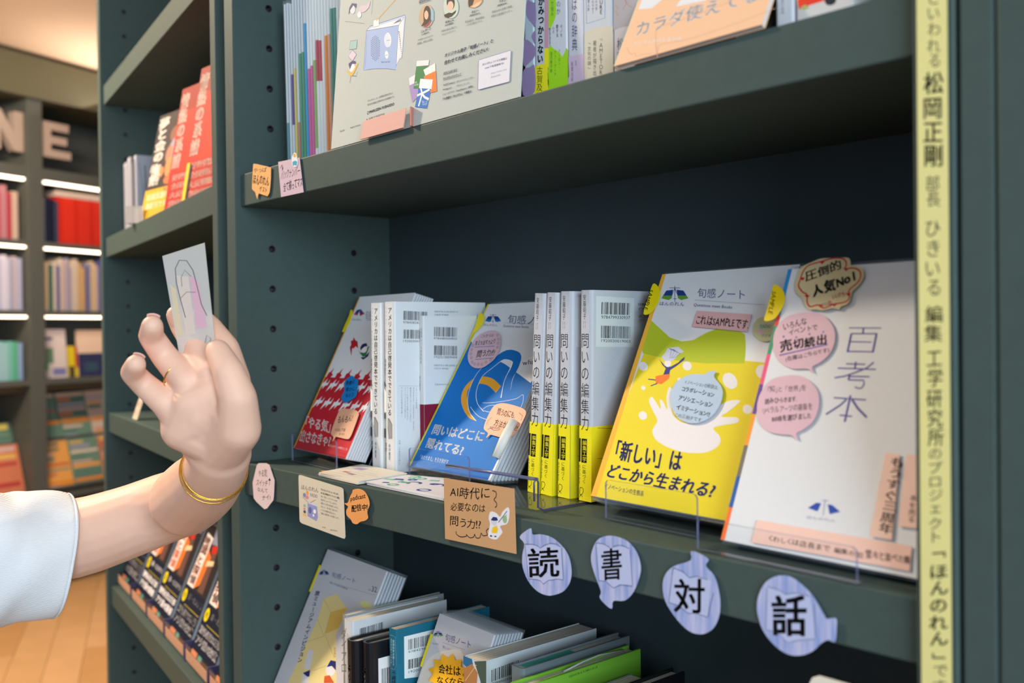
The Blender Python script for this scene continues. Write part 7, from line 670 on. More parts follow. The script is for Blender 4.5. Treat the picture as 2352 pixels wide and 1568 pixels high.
# ------------------------------------------------------------------ room
wood = [mat('oak_plank_%d' % i, c, 0.35, noise=0.12, nscale=9) for i, c in enumerate(('#dcab74', '#e2b27e', '#d3a068', '#deae78'))]
b = MB(); b.box(-7, 4, -5, 4, -.05, -.012, mat('floor_base', '#6a4a30', .8)); fl = struct(b.build('floor')); fl.location = (0, 0, FLOOR)
pk = []
for i in range(4):
    b = MB(); b.box(-.45, .45, -.0595, .0595, -.012, 0, wood[i]); pk.append(b)
first = [p.build('plank', fl, .0015) for p in pk]
n = 0
for r_ in range(30):
    for c in range(5):
        y = -1.2 + r_ * .12; x = -4.4 + c * .902 + (r_ % 3) * .3
        if n < 4: q = first[n]
        else: q = first[n % 4].copy(); COL.objects.link(q); q.parent = fl
        q.matrix_local = Matrix.Rotation(R(-21), 4, 'Z') @ Matrix.Translation((x, y - 1.0, 0)); n += 1
b = MB(); b.box(-7, 4, -5, 4, 0, .05, mat('ceiling_paint', '#e2c3a4', .9, noise=.03, nscale=4)); o = struct(b.build('ceiling')); o.location = (0, 0, CEIL)
BGD = Vector((-.361, .932, 0)).normalized()
BM = Matrix(((BGD.x, 0, .932, -3.6708), (BGD.y, 0, .361, .9472), (0, 1, 0, 0), (0, 0, 0, 1)))
b = MB(); b.box(-3.2, 3.2, FLOOR, CEIL, -.5, -.45, mat('wall_paint', '#5c5848', .9, noise=.05, nscale=5)); o = struct(b.build('wall_back')); o.matrix_world = BM

# ------------------------------------------------------------------ far bookcase with lit shelves
CAB_FAR = mat('far_cabinet_laminate', (0.085, 0.088, 0.075, 1), 0.5, noise=0.08, nscale=20)
far = thing('bookcase', 'far dark bookcase with lit shelves and sign letters along its top', 'bookcase', BM @ Matrix.Translation((0, FLOOR, 0)))
FZ = Matrix.Translation((0, -FLOOR, 0))
ups = [-1.155, -.218, .72]
for x in ups:
    b = MB(); b.box(x, x + .077, FLOOR, 1.30, -.32, 0, CAB_FAR); b.build('side_panel', far, .002, M=FZ)
b = MB(); b.box(-1.1, .75, FLOOR, 1.30, -.34, -.32, CAB_FAR); b.build('back_panel', far, M=FZ)
LED = mat('shelf_light_glow', '#ffffff', .5, emit=(1.0, .80, .60, 1), es=5.0)
for x0, x1 in ((-1.078, -.218), (-.141, .72)):
    for z in (.885, .585, .275, -.035, -.56, -.80):
        b = MB(); b.box(x0 + .001, x1 - .001, z - .025, z, -.319, -.002, CAB_FAR); b.build('shelf', far, M=FZ)
    for z in (.86, .56, .25):
        b = MB(); b.box(x0 + .012, x1 - .012, z - .010, z + .0005, -.020, -.004, LED); q = b.build('shelf_light', far, M=FZ); q['label'] = 'glowing strip light under a shelf edge'
    b = MB(); b.box(x0 + .001, x1 - .001, -.092, -.061, -.30, -.05, mat('far_drawer_front', '#57492f', .7)); b.build('shelf_divider', far, M=FZ)
b = MB(); b.box(-1.2, .82, 1.215, 1.40, -.32, .03, mat('cornice_paint', '#524f3a', .6)); b.build('cornice', far, .004, M=FZ)
LET = mat('sign_letter_cream', '#a8968a', .6)
def letter(pts, x, name='sign_letter'):
    b = MB(); b.prism([(x + p[0], p[1]) for p in pts], -.06, -.02, LET); return b.build(name, far, .002, M=FZ)
letter([(0, .975), (.15, .975), (.15, 1.01), (.045, 1.01), (.045, 1.038), (.13, 1.038), (.13, 1.072), (.045, 1.072), (.045, 1.10), (.14, 1.10), (.14, 1.135), (0, 1.135)], -.125)['label'] = 'cream block letter E'
letter([(0, .975), (.045, .975), (.045, 1.07), (.11, .975), (.155, .975), (.155, 1.15), (.11, 1.15), (.11, 1.055), (.045, 1.15), (0, 1.15)], -.375)['label'] = 'cream block letter N'
b = MB(); b.box(-1.078, .72, .885, .915, -.10, -.005, CAB_FAR); b.build('letter_ledge', far, M=FZ)

def far_book(x, z, w, h, d, col, label, group, name='book', cat='book'):
    return book(BM @ Matrix.Translation((x, z, -.03)), w, h, d, paper(col), name, label, cat, group, round_=.001)
rnd = random.Random(3)
# row of slipcases and dark books on the top lit shelf
x = -.135
for c, w, h in (('#8a8a98', .024, .20), ('#1a2038', .022, .20), ('#15192c', .024, .20), ('#3a3c50', .022, .195)):
    far_book(x, .5855, w, h, .13, c, 'dark spined book left of the red set on the far top lit shelf', 'dark books beside the red set'); x += w + .001
for i in range(12):
    far_book(x, .5855, .021, .215, .13, '#d2301c' if i % 4 else '#c42614', 'red book of the matching red set on the far top lit shelf', 'matching red books on the far shelf'); x += .0215
b = MB(); b.box(-.005, .255, 0, .028, -.15, 0, paper('#b8a79c')); o = b.build('flat_box', None, .002); o.matrix_world = BM @ Matrix.Translation((-.04, .803, -.04)); tag(o, 'long pale grey box lying on top of the red set of books', 'box')
ORD = ['first', 'second', 'third', 'fourth', 'fifth', 'sixth', 'seventh', 'eighth', 'ninth', 'tenth', 'eleventh', 'twelfth'] + ['%dth' % k for k in range(13, 21)] + ['21st', '22nd', '23rd'] + ['%dth' % k for k in range(24, 60)]
def hue(c):
    import colorsys
    r, g, b_ = (int(c[i:i + 2], 16) / 255 for i in (1, 3, 5)); h, l, s_ = colorsys.rgb_to_hls(r, g, b_)
    if s_ < .12: return 'grey'
    n = ['red', 'orange', 'yellow', 'green', 'teal', 'blue', 'violet', 'pink'][int(((h * 360 + 15) % 360) / 45)]
    return ('pale ' if l > .65 else 'dark ' if l < .35 else '') + n
def spines(x, x1, z, cols, hr, label, group, wr=(.012, .03)):
    i = 0
    while x < x1:
        w = rnd.uniform(*wr); h = rnd.uniform(*hr); c = rnd.choice(cols)
        if x + w > x1: break
        far_book(x, z, w, h, .13, c, '%s %s, %s from the left' % (hue(c), label, ORD[i]), group); x += w + .001; i += 1
spines(-.135, .30, .2755, ['#a8a0b4', '#b8a0a0', '#c4a070', '#5a7070', '#8a88a0', '#b0a8b8', '#c8b8a8', '#3a6058', '#8a4a58', '#d0b48c', '#50508a'], (.20, .245), 'slim book in the far middle lit row', 'mixed books on the far middle shelf', (.010, .022))
spines(-.44, -.222, .5855, ['#a83c48', '#c0b4b0', '#b8b088', '#a8b4c4', '#b07880', '#c0a898', '#a03040', '#b8b4bc'], (.20, .235), 'book on the top lit shelf at the left edge', 'colourful books at the left edge')
spines(-.46, -.222, .2755, ['#a8acc8', '#b8b8cc', '#c8c4d4', '#9098b4', '#b8a8b0'], (.20, .24), 'book on the middle lit shelf at the left edge', 'pale books at the left edge')
spines(-.47, -.225, -.0345, ['#58a888', '#70b4a8', '#88a0c8', '#c89878', '#90b8c0'], (.16, .175), 'book on the low far shelf at the left edge', 'green and blue books at the left edge', (.02, .032))
def face_out(x, z, w, h, t, col, name, label, cat, blocks, lean=8, group=None, dz=-.06):
    M = BM @ Matrix.Translation((x, z, dz)) @ Matrix.Rotation(R(-lean), 4, 'X')
    o = booklet(M, w, h, t, paper(col), name, label, group, cat=cat)
    pr = Print()
    for c, (a, b_, c_, d) in blocks: pr.poly(c, [(a * w * 1000, b_ * h * 1000), (c_ * w * 1000, b_ * h * 1000), (c_ * w * 1000, d * h * 1000), (a * w * 1000, d * h * 1000)])
    pr.build('cover_print', o)
    return o
face_out(-.135, -.0345, .155, .225, .01, '#d2c4c0', 'book', 'pale book with green cover art standing face out under the lowest strip light', 'book', [('#6a8870', (.05, .3, .55, .62)), ('#3f9a50', (.05, .16, .35, .32)), ('#4a5080', (.25, .78, .55, .84)), ('#7a78a8', (.5, .05, .95, .2))], 4)
face_out(.03, -.0345, .05, .145, .01, '#d8c020', 'book', 'small yellow and red book between two face-out books on the far shelf', 'book', [('#b03028', (.7, .3, 1, 1)), ('#4a4030', (0, 0, .6, .35))], 4)
face_out(.082, -.0345, .16, .22, .01, '#e2c4ac', 'book', 'cream and navy book face out at the right on the far shelf', 'book', [('#34345a', (0, .0, 1, .5)), ('#3a5060', (.2, .1, .7, .3))], 4)
mg = ['#cdb8a8', '#6a8a78', '#d8b060', '#c87858', '#b0a8b8', '#b85848', '#58786c', '#d8c8b8', '#9898b0', '#e0a050', '#c8a8a0']
k = 0
for row, (z, dz) in enumerate(((-.315, -.13), (-.44, -.085), (-.535, -.04))):
    for i in range(3):
        c = rnd.choice(mg)
        bl = [(rnd.choice(mg), (.04, j / 9 + .01, rnd.choice((.5, .7, .96)), j / 9 + .01 + rnd.uniform(.04, .09))) for j in range(9)]
        face_out(-.135 + i * .17, z + .0005, .165, .21, .006, c, 'magazine', ['top row magazine of the far rack with a cream masthead', 'second row magazine of the far rack with green and orange lines', 'bottom row magazine of the far rack with an orange strip'][row] + ', %s from the left' % ORD[i], 'magazine', bl + [('#e0c4b0' if row == 0 else '#e0882c', (.02, .9 if row < 2 else .03, .98, .98 if row < 2 else .1))], 14, 'magazines in the far rack', dz)
    if row:
        for i in range(2):
            c = rnd.choice(mg)
            bl = [(rnd.choice(mg + ['#e8d870', '#b04040']), (.04, j / 7, .9, j / 7 + rnd.uniform(.05, .12))) for j in range(7)]
            face_out(-.56 + i * .17, z + .0005, .165, .22, .006, c, 'magazine', 'bright magazine at the left edge above the white sleeve, %s row, %s' % (('', 'upper', 'lower')[row], ('left one', 'right one')[i]), 'magazine', bl, 14, 'magazines at the left edge', dz)
    b = MB(); b.box(-.139, .71, z - .012, z, dz - .05, dz + .02, CAB_FAR); b.build('magazine_ledge', far, M=FZ)
    b = MB(); b.box(-1.07, -.22, z - .012, z, dz - .05, dz + .02, CAB_FAR); b.build('magazine_ledge', far, M=FZ)

# ------------------------------------------------------------------ left bookcase contents
def LX(u, z, d=0.0): return LM @ Matrix.Translation((LW - u, z, -d))
zb, zc, zd = .3545 + .0004, .0017 + .0004, -.3497 + .0004
g = [paper('#bdbcc4'), paper('#b4b3bc'), paper('#3a4048'), paper('#b2b4c0')]  # the dark third colour paints the shadowed gap between the books
xg = .832
for w, h, c, lb in ((.030, .15, 0, 'grey marbled thick paperback leaning at the left on the upper left shelf'), (.026, .155, 1, 'grey marbled thick paperback second from the left on the upper left shelf'), (.016, .148, 2, 'slim dark grey filler standing in for the shadowed gap beside the two marbled paperbacks'), (.018, .150, 3, 'blue-grey slim paperback nearest the yellow-banded novel')):
    o = book(LX(xg, zb, .035) @ Matrix.Rotation(R(1.5), 4, 'Z'), w, h, .105, g[c], 'paperback', lb)
    pr = Print()
    for j in range(7): pr.line('#8a8c9c', 1.2, [(w * 1000 * (.2 + .1 * j), 5), (w * 1000 * (.25 + .08 * j) + 1, 60), (w * 1000 * (.2 + .1 * j), h * 950)])
    pr.build('cover_print', o)
    pr = Print()
    for j in range(9): pr.line('#83818c' if j % 2 else '#9a98a2', 2 + j % 3, [(8 + j * 10 + rnd.uniform(-3, 3), 4 + j * 3), (10 + j * 10 + rnd.uniform(-6, 6), 60 + 5 * (j % 3)), (6 + j * 11, h * 900 - j * 4)])
    pr.build('side_print', o, SIDE(w))
    xg -= w + .012
def novel(u, d, w, h, lean, yawd, base, name, label, fn):
    M = LX(u, zb, d) @ Matrix.Rotation(R(yawd), 4, 'Y') @ Matrix.Rotation(R(-lean), 4, 'X')
    o = booklet(M, w, h, .022, base, name, label, cat='book')
    pr = Print(); fn(pr, w * 1000, h * 1000); pr.build('cover_print', o)
    return o
def art_dark(p, w, h):
    p.poly('#241c22', [(0, h * .3), (w, h * .3), (w, h), (0, h)])
    for x, y, rx, ry, c in ((.55, .78, .12, .07, '#7a4a3c'), (.62, .64, .16, .1, '#8e8c9c'), (.7, .7, .08, .14, '#b8b8c4'), (.5, .6, .1, .08, '#a0705c'), (.8, .5, .12, .1, '#20202c'), (.55, .48, .1, .09, '#c08050'), (.75, .4, .1, .05, '#c87844'), (.35, .45, .08, .05, '#c87a48'), (.6, .36, .12, .04, '#b8643c')):
        p.poly(c, [(w * (x + rx * math.cos(t)), h * (y + ry * math.sin(t))) for t in [math.pi / 6 * i for i in range(12)]])
    p.text('#e8e6e2', '夢と金の物語', (w * .03, h * .33), (w * .32, h * .33), (w * .03, h * .97), .06, 1, True)
    p.poly('#cc9c18', [(0, 0), (w, 0), (w, h * .3), (0, h * .3)])
    p.text('#f4ecd0', '話題沸騰の', (w * .08, h * .2), (w * .7, h * .2), (w * .08, h * .26), .04, 0, False)
    p.text('#f4ecd0', '最新刊です', (w * .08, h * .12), (w * .7, h * .12), (w * .08, h * .18), .04, 0, False)
    p.text('#3a6a80', '文庫', (w * .5, h * .255), (w * .8, h * .26), (w * .5, h * .29), .04, 0, False)
novel(.545, .008, .140, .20, 12, 12, paper('#241c22'), 'novel', 'dark illustrated novel with a yellow band, leaning on the upper left shelf', art_dark)
def art_red(p, w, h):
    p.poly('#c01e0c', [(0, 0), (w, 0), (w, h), (0, h)])
    p.poly('#8a1812', [(0, h * .8), (w, h * .8), (w, h), (0, h)])
    p.poly('#cc2408', [(w * .3, h * .3), (w * .95, h * .3), (w * .8, h * .62), (w * .45, h * .62)])
    p.poly('#c88a5c', [(w * (.6 + .14 * math.cos(t)), h * (.63 + .1 * math.sin(t))) for t in [math.pi / 8 * i for i in range(16)]])
    p.poly('#2a1c1e', [(w * (.6 + .17 * math.cos(t)), h * (.76 + .09 * math.sin(t))) for t in [math.pi / 8 * i for i in range(16)]])
    p.text('#d8c4bc', '情熱の系譜', (w * .03, h * .34), (w * .25, h * .34), (w * .03, h * .96), .05, 1, True)
    p.poly('#a81410', [(0, 0), (w, 0), (w, h * .3), (0, h * .3)])
    for i in range(4): p.text('#d8a8a0', ['発売即重版', '大反響続々', '全国書店で', '好評発売中'][i], (w * .1, h * (.03 + .07 * i)), (w * .9, h * (.03 + .07 * i)), (w * .1, h * (.08 + .07 * i)), .05, 0, False)
novel(.352, .008, .13, .205, 10, 12, paper('#b81c0c'), 'novel', 'red novel with a portrait cover, left one of the two on the upper left shelf', art_red)
o = novel(.235, .008, .13, .212, 10, 12, paper('#b81c0c'), 'novel', 'red novel with a portrait cover, right one beside the bookcase post', art_red)
pr = Print(); pr.poly('#e8c020', [(3, 4), (13, 4), (13, 62), (3, 62)]); pr.poly('#2a2a30', [(13, 4), (20, 4), (20, 58), (13, 58)]); pr.b.v = [(x, y, z + 1.0) for x, y, z in pr.b.v]; pr.build('band_print', o)
# little folded plastic price stand in front of the yellow-banded novel
b = MB(); b.prism_y([(0, 0), (.05, 0), (.026, .024)], 0, .03, clear_mat('milky_plastic', (.9, .88, .86, 1), 1.5, .1, .5, (.75, .7, .66, 1)))
o = b.build('price_stand', None, .001); o.matrix_world = LX(.575, zb, .004) @ Matrix.Rotation(R(8), 4, 'Y'); tag(o, 'small translucent folded price stand in front of the dark novel', 'stand')
# small cream card on the shelf behind the hand
b = MB(); b.prism([(0, 0), (.042, 0), (.040, .058), (.004, .062)], 0, .0008, paper('#d2bfae')); o = b.build('shelf_card'); o.matrix_world = LX(.655, zc, .012) @ Matrix.Rotation(R(-18), 4, 'X'); tag(o, 'small cream card standing on the left shelf just below the fingers', 'card')
pr = Print(); pr.text('#8a7a70', 'おすすめ', (5, 8), (34, 8), (5, 18), 0, 1, False); pr.text('#8a7a70', '新刊の本', (5, 24), (34, 24), (5, 34), 0, 1, False); pr.build('lettering', o, Matrix.Translation((0, 0, .0008)))
# face-out paperbacks stacked in clear stands
def art_pb(p, w, h):
    p.poly('#2b2528', [(0, h * .43), (w, h * .43), (w, h), (0, h)])
    p.poly('#6a4a40', [(w * .55, h * .45), (w * .8, h * .45), (w * .75, h * .9), (w * .6, h * .9)])
    p.poly('#8a8ca8', [(w * .45, h * .85), (w * .95, h * .88), (w * .95, h), (w * .4, h)])
    p.poly('#e8742c', [(w * .35, h * .44), (w * .55, h * .5), (w * .6, h * .75), (w * .4, h * .8)])
    p.poly('#c8281e', [(w * .55, h * .78), (w * .75, h * .8), (w * .7, h * .86), (w * .5, h * .84)])
    p.poly('#ddc8a0', [(w * .5, h * .66), (w * .8, h * .7), (w * .78, h * .74), (w * .5, h * .71)])
    p.poly('#e8e0dc', [(w * .04, h * .44), (w * .36, h * .44), (w * .42, h * .9), (w * .12, h * .92)])
    p.text('#d25028', '地図と探偵', (w * .08, h * .46), (w * .34, h * .46), (w * .1, h * .9), .05, 1, True)
    p.poly('#141b30', [(0, 0), (w, 0), (w, h * .43), (0, h * .43)])
    p.text('#d8d8e0', '新・ミステリ', (w * .3, h * .34), (w * .95, h * .34), (w * .3, h * .39), .03, 0, False)
    p.poly('#e4d01c', [(w * (.12 + .085 * math.cos(t)), h * (.35 + .055 * math.sin(t))) for t in [math.pi / 10 * i for i in range(20)]])
    p.text('#1c1c20', '祝', (w * .08, h * .325), (w * .16, h * .325), (w * .08, h * .375), .02, 0, False)
    p.line('#d8c41c', .8, [(w * .24, h * .285), (w * .96, h * .285)])
    p.text('#eceaf0', '驚愕必至22万部', (w * .05, h * .2), (w * .96, h * .2), (w * .05, h * .26), .04, 0, False)
    p.text('#eceaf0', 'アク派VS探偵', (w * .05, h * .11), (w * .96, h * .11), (w * .05, h * .18), .05, 0, False)
    p.poly('#e89468', [(w * .05, h * .02), (w * .3, h * .02), (w * .3, h * .06), (w * .05, h * .06)]); p.poly('#58b0a0', [(w * .35, h * .02), (w * .5, h * .02), (w * .5, h * .06), (w * .35, h * .06)])
pbm = paper('#1a1c28')
cols_u = [.840, .697, .555, .413, .271, .129]
where = ['leftmost stand, half hidden by the arm', 'second stand from the left', 'third stand from the left', 'third stand from the bookcase post', 'second stand from the bookcase post', 'stand right beside the bookcase post']
proto = None
for ci, u in enumerate(cols_u):
    gst = 'paperbacks in the %s' % where[ci]
    for k in range(4):
        M = LX(u, zd + .012, .018) @ Matrix.Rotation(R(-22), 4, 'X') @ Matrix.Translation((0, .0052 * k, -.0165 * k))
        lb = ('front dark paperback with orange cover art in the ' if k == 0 else 'dark paperback kept behind the front copy in the ') + where[ci]
        if proto is None:
            o = proto = booklet(M, .128, .188, .016, pbm, 'paperback', lb, gst, cat='book')
            pr = Print(); art_pb(pr, 128, 188); pr.build('cover_print', o)
        else:
            o = copy_tree(proto); o.matrix_world = M; o['label'] = lb; o['group'] = gst
    # clear stand: lip, base, back rest and a peach price strip
    s = thing('book_stand', 'clear stand with a peach price strip, the ' + where[ci], 'stand', LX(u, zd, .016), 'clear stands under the paperbacks')
    b = MB(); b.box(-.002, .130, .004, .030, 0, .0025, ACR); b.build('lip', s)
    b = MB(); b.box(-.002, .130, 0, .004, -.09, 0, ACR); b.build('base', s)
    b = MB(); b.box(.002, .126, .006, .022, .0026, .0032, paper('#c89a80')); b.build('price_strip', s)
    b = MB(); b.box(.130, .1325, .0, .030, -.03, .003, mat('violet_acrylic_edge', '#4a4870', .3)); b.build('divider', s)
# framed poster on the lowest left shelf
s = thing('framed_poster', 'framed dark blue and olive poster standing on the lowest left shelf', 'picture', LX(.80, -.70 + .0004, .10) @ Matrix.Rotation(R(-8), 4, 'X'))
b = MB()
for x0, x1, y0, y1 in ((0, .5, 0, .02), (0, .5, .225, .245), (0, .02, .02, .225), (.48, .5, .02, .225)): b.box(x0, x1, y0, y1, -.015, 0, mat('silver_frame', '#8a8ea4', .35, metal=.4))
b.build('frame', s, .001)
b = MB(); b.box(.02, .48, .02, .225, -.012, -.006, paper('#7a7a5c')); q = b.build('picture', s)
pr = Print()
for i in range(16):
    cx, cy, r_ = 60 + rnd.uniform(0, 380), 40 + rnd.uniform(0, 120), rnd.uniform(12, 40)
    pr.poly(rnd.choice(['#28303c', '#5a6a70', '#3a4858', '#8a9490']), [(cx + r_ * math.cos(t) * rnd.uniform(.7, 1.1), cy + r_ * .7 * math.sin(t) * rnd.uniform(.7, 1.1)) for t in [math.pi / 7 * i for i in range(14)]])
pr.build('picture_print', q, Matrix.Translation((0, 0, -.006)))

# ------------------------------------------------------------------ upper shelf of the main bookcase
z1 = .3524 + .0003
BN = [('#5b9aa8', .02, .30), ('#dfe4ea', 0, 0), ('#6a4f98', .28, .58), ('#e2cf6a', 0, .60), ('#c98a78', 0, .28), ('#4f9f78', 0, .68), ('#4f9f78', .0, .68), ('#2f9fd8', 0, .84), ('#cf5fa0', 0, .57), ('#cf5fa0', 0, .57), ('#8fb468', .1, .60), ('#b8384c', .47, .70), ('#b8384c', .47, .70), ('#dfe4ea', 0, 0), ('#e08a2a', 0, .70), ('#e0a890', 0, .70), ('#3f9088', 0, .83), ('#3f9088', 0, .83), ('#dfe4ea', 0, 0), ('#2a7ab8', 0, .74)]
bm_ = paper('#dde4ea', .35)
for i, (c, a, t) in enumerate(BN):
    x = .036 + i * .0072
    M = XY(x, .045 - .0003 * i, z1 + .0004) @ Matrix.Rotation(R(1.6), 4, 'Z')
    o = thing('back_number_booklet', ('leftmost' if i == 0 else 'thin white') + ' stapled back-number booklet with a %s spine, %s' % ({'#5b9aa8': 'teal', '#dfe4ea': 'plain white', '#6a4f98': 'violet', '#e2cf6a': 'pale yellow', '#c98a78': 'dusty coral', '#4f9f78': 'green', '#2f9fd8': 'bright blue', '#cf5fa0': 'magenta', '#8fb468': 'light green', '#b8384c': 'crimson', '#e08a2a': 'orange', '#e0a890': 'peach', '#3f9088': 'dark teal', '#2a7ab8': 'deep blue'}[c], 'upright in the top row' if BN.index((c, a, t)) == i and BN.count((c, a, t)) == 1 else 'left of two alike' if BN.index((c, a, t)) == i else 'right of two alike' if BN.count((c, a, t)) == 2 else '%s in the top row' % ORD[i]), 'booklet', M, 'back-number booklets in the top row')
    h = .2065 + rnd.uniform(-.002, .002)
    b = MB(); b.prism_y([(0, -.146), (0, -.001), (.0022, 0), (.0044, -.001), (.0044, -.146)], 0, h, bm_); b.build('cover', o)
    if t:
        b = MB(); b.prism_y([(-.0001, -.146), (-.0001, -.001), (.0022, .00012), (.0045, -.001), (.0045, -.146)], h * a, h * t, paper(c, .35)); b.build('colour_print', o)
    b = MB(); b.prism_y([(-.0004, -.149), (-.0004, -.0005), (.0022, .0011), (.0048, -.0005), (.0048, -.149)], 0, h + .004, FILM); b.build('plastic_sleeve', o)
# poster board
b = MB(); b.box(0, .3015, 0, .2135, -.0012, 0, paper('#bcc2be', .7))
o = b.build('poster_board'); o.matrix_world = frame('poster', (0, .0003, 0)); tag(o, 'cream poster board with a blue radio drawing, leaning on the top shelf', 'poster')
printed('poster', o)
# pink folded stand at its foot
st = thing('card_stand', 'pink folded card stand at the foot of the cream poster board', 'stand', XY(.277, -.0, z1) )
b = MB(); b.prism([(0, 0), (.075, 0), (.078, .0185), (.004, .018)], 0, .0012, paper('#d9a69c', .6)); b.build('front_flap', st, M=Matrix.Translation((0, 0, .0035)) @ Matrix.Rotation(R(-5), 4, 'X'))
b = MB(); b.prism_y([(0, 0), (.002, 0), (.010, .012), (.012, .012), (.0035, -.002)], 0, .018, paper('#c08078', .6)); b.build('side_fold', st, M=Matrix.Translation((.076, 0, -.008)))
# spines right of the poster
for key, lb, col, h, d, obi in (('purple', 'pale blue book with violet leaf shapes next to the poster board', '#c6d6e0', .211, .14, None), ('koga', 'pale book with heavy black lettering and a yellow foot on the top shelf', '#c9d0dc', .191, .128, None), ('green', 'white book with lime green patches on its spine on the top shelf', '#d4d8e2', .191, .128, None), ('kotoba', 'pale dictionary with a lilac foot on its spine on the top shelf', '#c9ccd8', .191, .128, None), ('cream', 'thick pale book with a beige foot and a blue-framed title on the top shelf', '#bfc6d2', .191, .128, None), ('grey', 'grey book half hidden behind the peach booklet on the top shelf', '#c2bfca', .191, .128, None), ('wspine', 'white spined book right of the peach booklet on the top shelf', '#ccd0da', .20, .13, None), ('redpic', 'white book with a red picture at the right end of the top shelf', '#d2d0d0', .20, .13, None)):
    x, w, y = OUT[key]
    o = book(XY(x, y, z1 + .0003), w - .0006, h, d, paper(col, .4), 'book', lb, round_=.0015)
    printed(key, o, Matrix.Translation((0, .3535 - z1 - .0003, 0)), 'spine_print')
o = booklet(frame('peach'), .130, .190, .004, paper('#edc09c', .5), 'booklet', 'peach booklet with white lettering leaning at the front of the top shelf')
printed('peach', o)
b = MB(); b.box(-.0008, 0, 0, .19, -.004, 0, paper('#b8d0b8')); b.build('spine_edge', o)

# ------------------------------------------------------------------ clear display stands
def plate(b, x0, x1, y0, y1, z0, z1, r=.004):
    pts = []
    for cx, cy, a0 in ((x1 - r, y1 - r, 0), (x0 + r, y1 - r, 90)):
        pts += [(cx + r * math.cos(R(a0 + k * 22.5)), cy + r * math.sin(R(a0 + k * 22.5))) for k in range(5)]
    pts += [(x0, y0), (x1, y0)]
    b.prism(pts, z0, z1, ACR, ACR_EDGE)
def display_stand(label, fr, x0, x1, back, lean, lip_h, gap=.012, base_z=0.0, thick=.002, group=None):
    a = FR[fr][0]; u = Vector(FR[fr][1])
    ang = math.atan2(u.y, u.x)
    M = facing(a[0], a[1], ang); M.translation.z = base_z
    s = thing('display_stand', label, 'stand', M @ Matrix.Translation((x0, 0, gap)), group)
    w = x1 - x0; lift = a[2] - base_z
    b = MB(); plate(b, 0, w, .0022, lip_h, 0, thick); b.build('lip', s)
    # base slopes down from the lip to the shelf, the back rest rises behind the pile, parallel to the covers
    zs = back; drop = max(lift - .0035, .0004)
    be = math.asin(min(drop / zs, .9))
    b = MB(); b.box(0, w, -.002, 0, -zs - .004, 0, ACR); b.build('base', s, M=Matrix.Translation((0, lift - .0008, -gap + .001)) @ Matrix.Rotation(-be, 4, 'X'))
    b = MB(); b.box(0, w, 0, .0016, -gap, thick, ACR); b.build('foot', s)
    zb_ = -gap + (lift - .002) * math.tan(lean) - (zs + .0035) / math.cos(lean)
    b = MB(); plate(b, 0, w - .008, 0, .125, -.002, 0); b.build('back_rest', s, M=Matrix.Translation((0, .002, zb_)) @ Matrix.Rotation(-lean, 4, 'X'))
    return s
LEAN = {'red': 26.5, 'blue': 31.9, 'yellow': 25.2, 'white': 22.8}
display_stand('clear stand holding the red booklets at the left of the middle shelf', 'red', .027, .149, .029, R(26.5), .036)
display_stand('clear stand holding the blue booklets on the middle shelf', 'blue', .022, .134, .034, R(31.9), .032)
display_stand('clear stand holding the yellow booklets on the middle shelf', 'yellow', .033, .133, .032, R(25.2), .034)
s = display_stand('wide clear stand holding the white booklets beside the taped post', 'white', -.003, .123, .026, R(22.8), .0235, gap=.020)

# ------------------------------------------------------------------ booklets on the middle shelf
def stack(key, n, t, col, name, label_front, label_rest, group, spine=None, dx=.0, dy=.0, film=True, w=.150, h=.213, t0=.003):
    M = frame(key)
    f = booklet(M, w, h, t0, paper(col, .4), name, label_front, group, spine)
    z = t0 + .0012
    base = None
    for k in range(n):
        Mk = M @ Matrix.Translation((dx * (k + 1), dy * (k + 1), -z))
        if base is None: base = booklet(Mk, w, h, t, paper(col, .4), name, label_rest, group, spine, film=film)
        else:
            c = copy_tree(base); c.matrix_world = Mk
        z += t + .0011
    return f
W_ = '#dde1e8'
red = stack('red', 7, .0024, W_, 'booklet', 'red and white houndstooth booklet, the front copy in its clear stand', 'copy kept behind the front red houndstooth booklet', 'red booklets in a clear stand', paper('#b3202f'), dx=-.0005, dy=.0008, film=False, w=.1445)
printed('red_cover', red)
outline_sheet('red_tab', 'red', paper('#e6d400'), .0003, 'index_tab', None, red, 'yellow index tab', z=.0004)
outline_sheet('red_blob', 'red', paper('#1379c4'), .0004, 'sticky_note', 'red_blob', red, 'bright blue cloud note', z=.0022)
outline_sheet('red_note', 'red', paper('#d8a98c'), .0004, 'sticky_note', 'red_note', red, 'peach speech bubble note', z=.0022)
blue = stack('blue', 7, .0030, W_, 'booklet', 'blue booklet with a ribbon drawing, the front copy in its clear stand', 'copy kept behind the front blue booklet', 'blue booklets in a clear stand', paper('#1a80cc'), dy=.0022)
printed('blue_cover', blue)
outline_sheet('blue_tab', 'blue', paper('#ecd90c'), .0003, 'index_tab', None, blue, 'yellow index tab', z=.0014)
outline_sheet('blue_bub', 'blue', paper('#d3b4c2'), .0004, 'sticky_note', 'blue_bub', blue, 'round pink note ringed with tiny circles', z=.0016)
outline_sheet('blue_bub2', 'blue', paper('#e3aa8e'), .0004, 'sticky_note', 'blue_bub2', blue, 'peach speech bubble note', z=.0016)
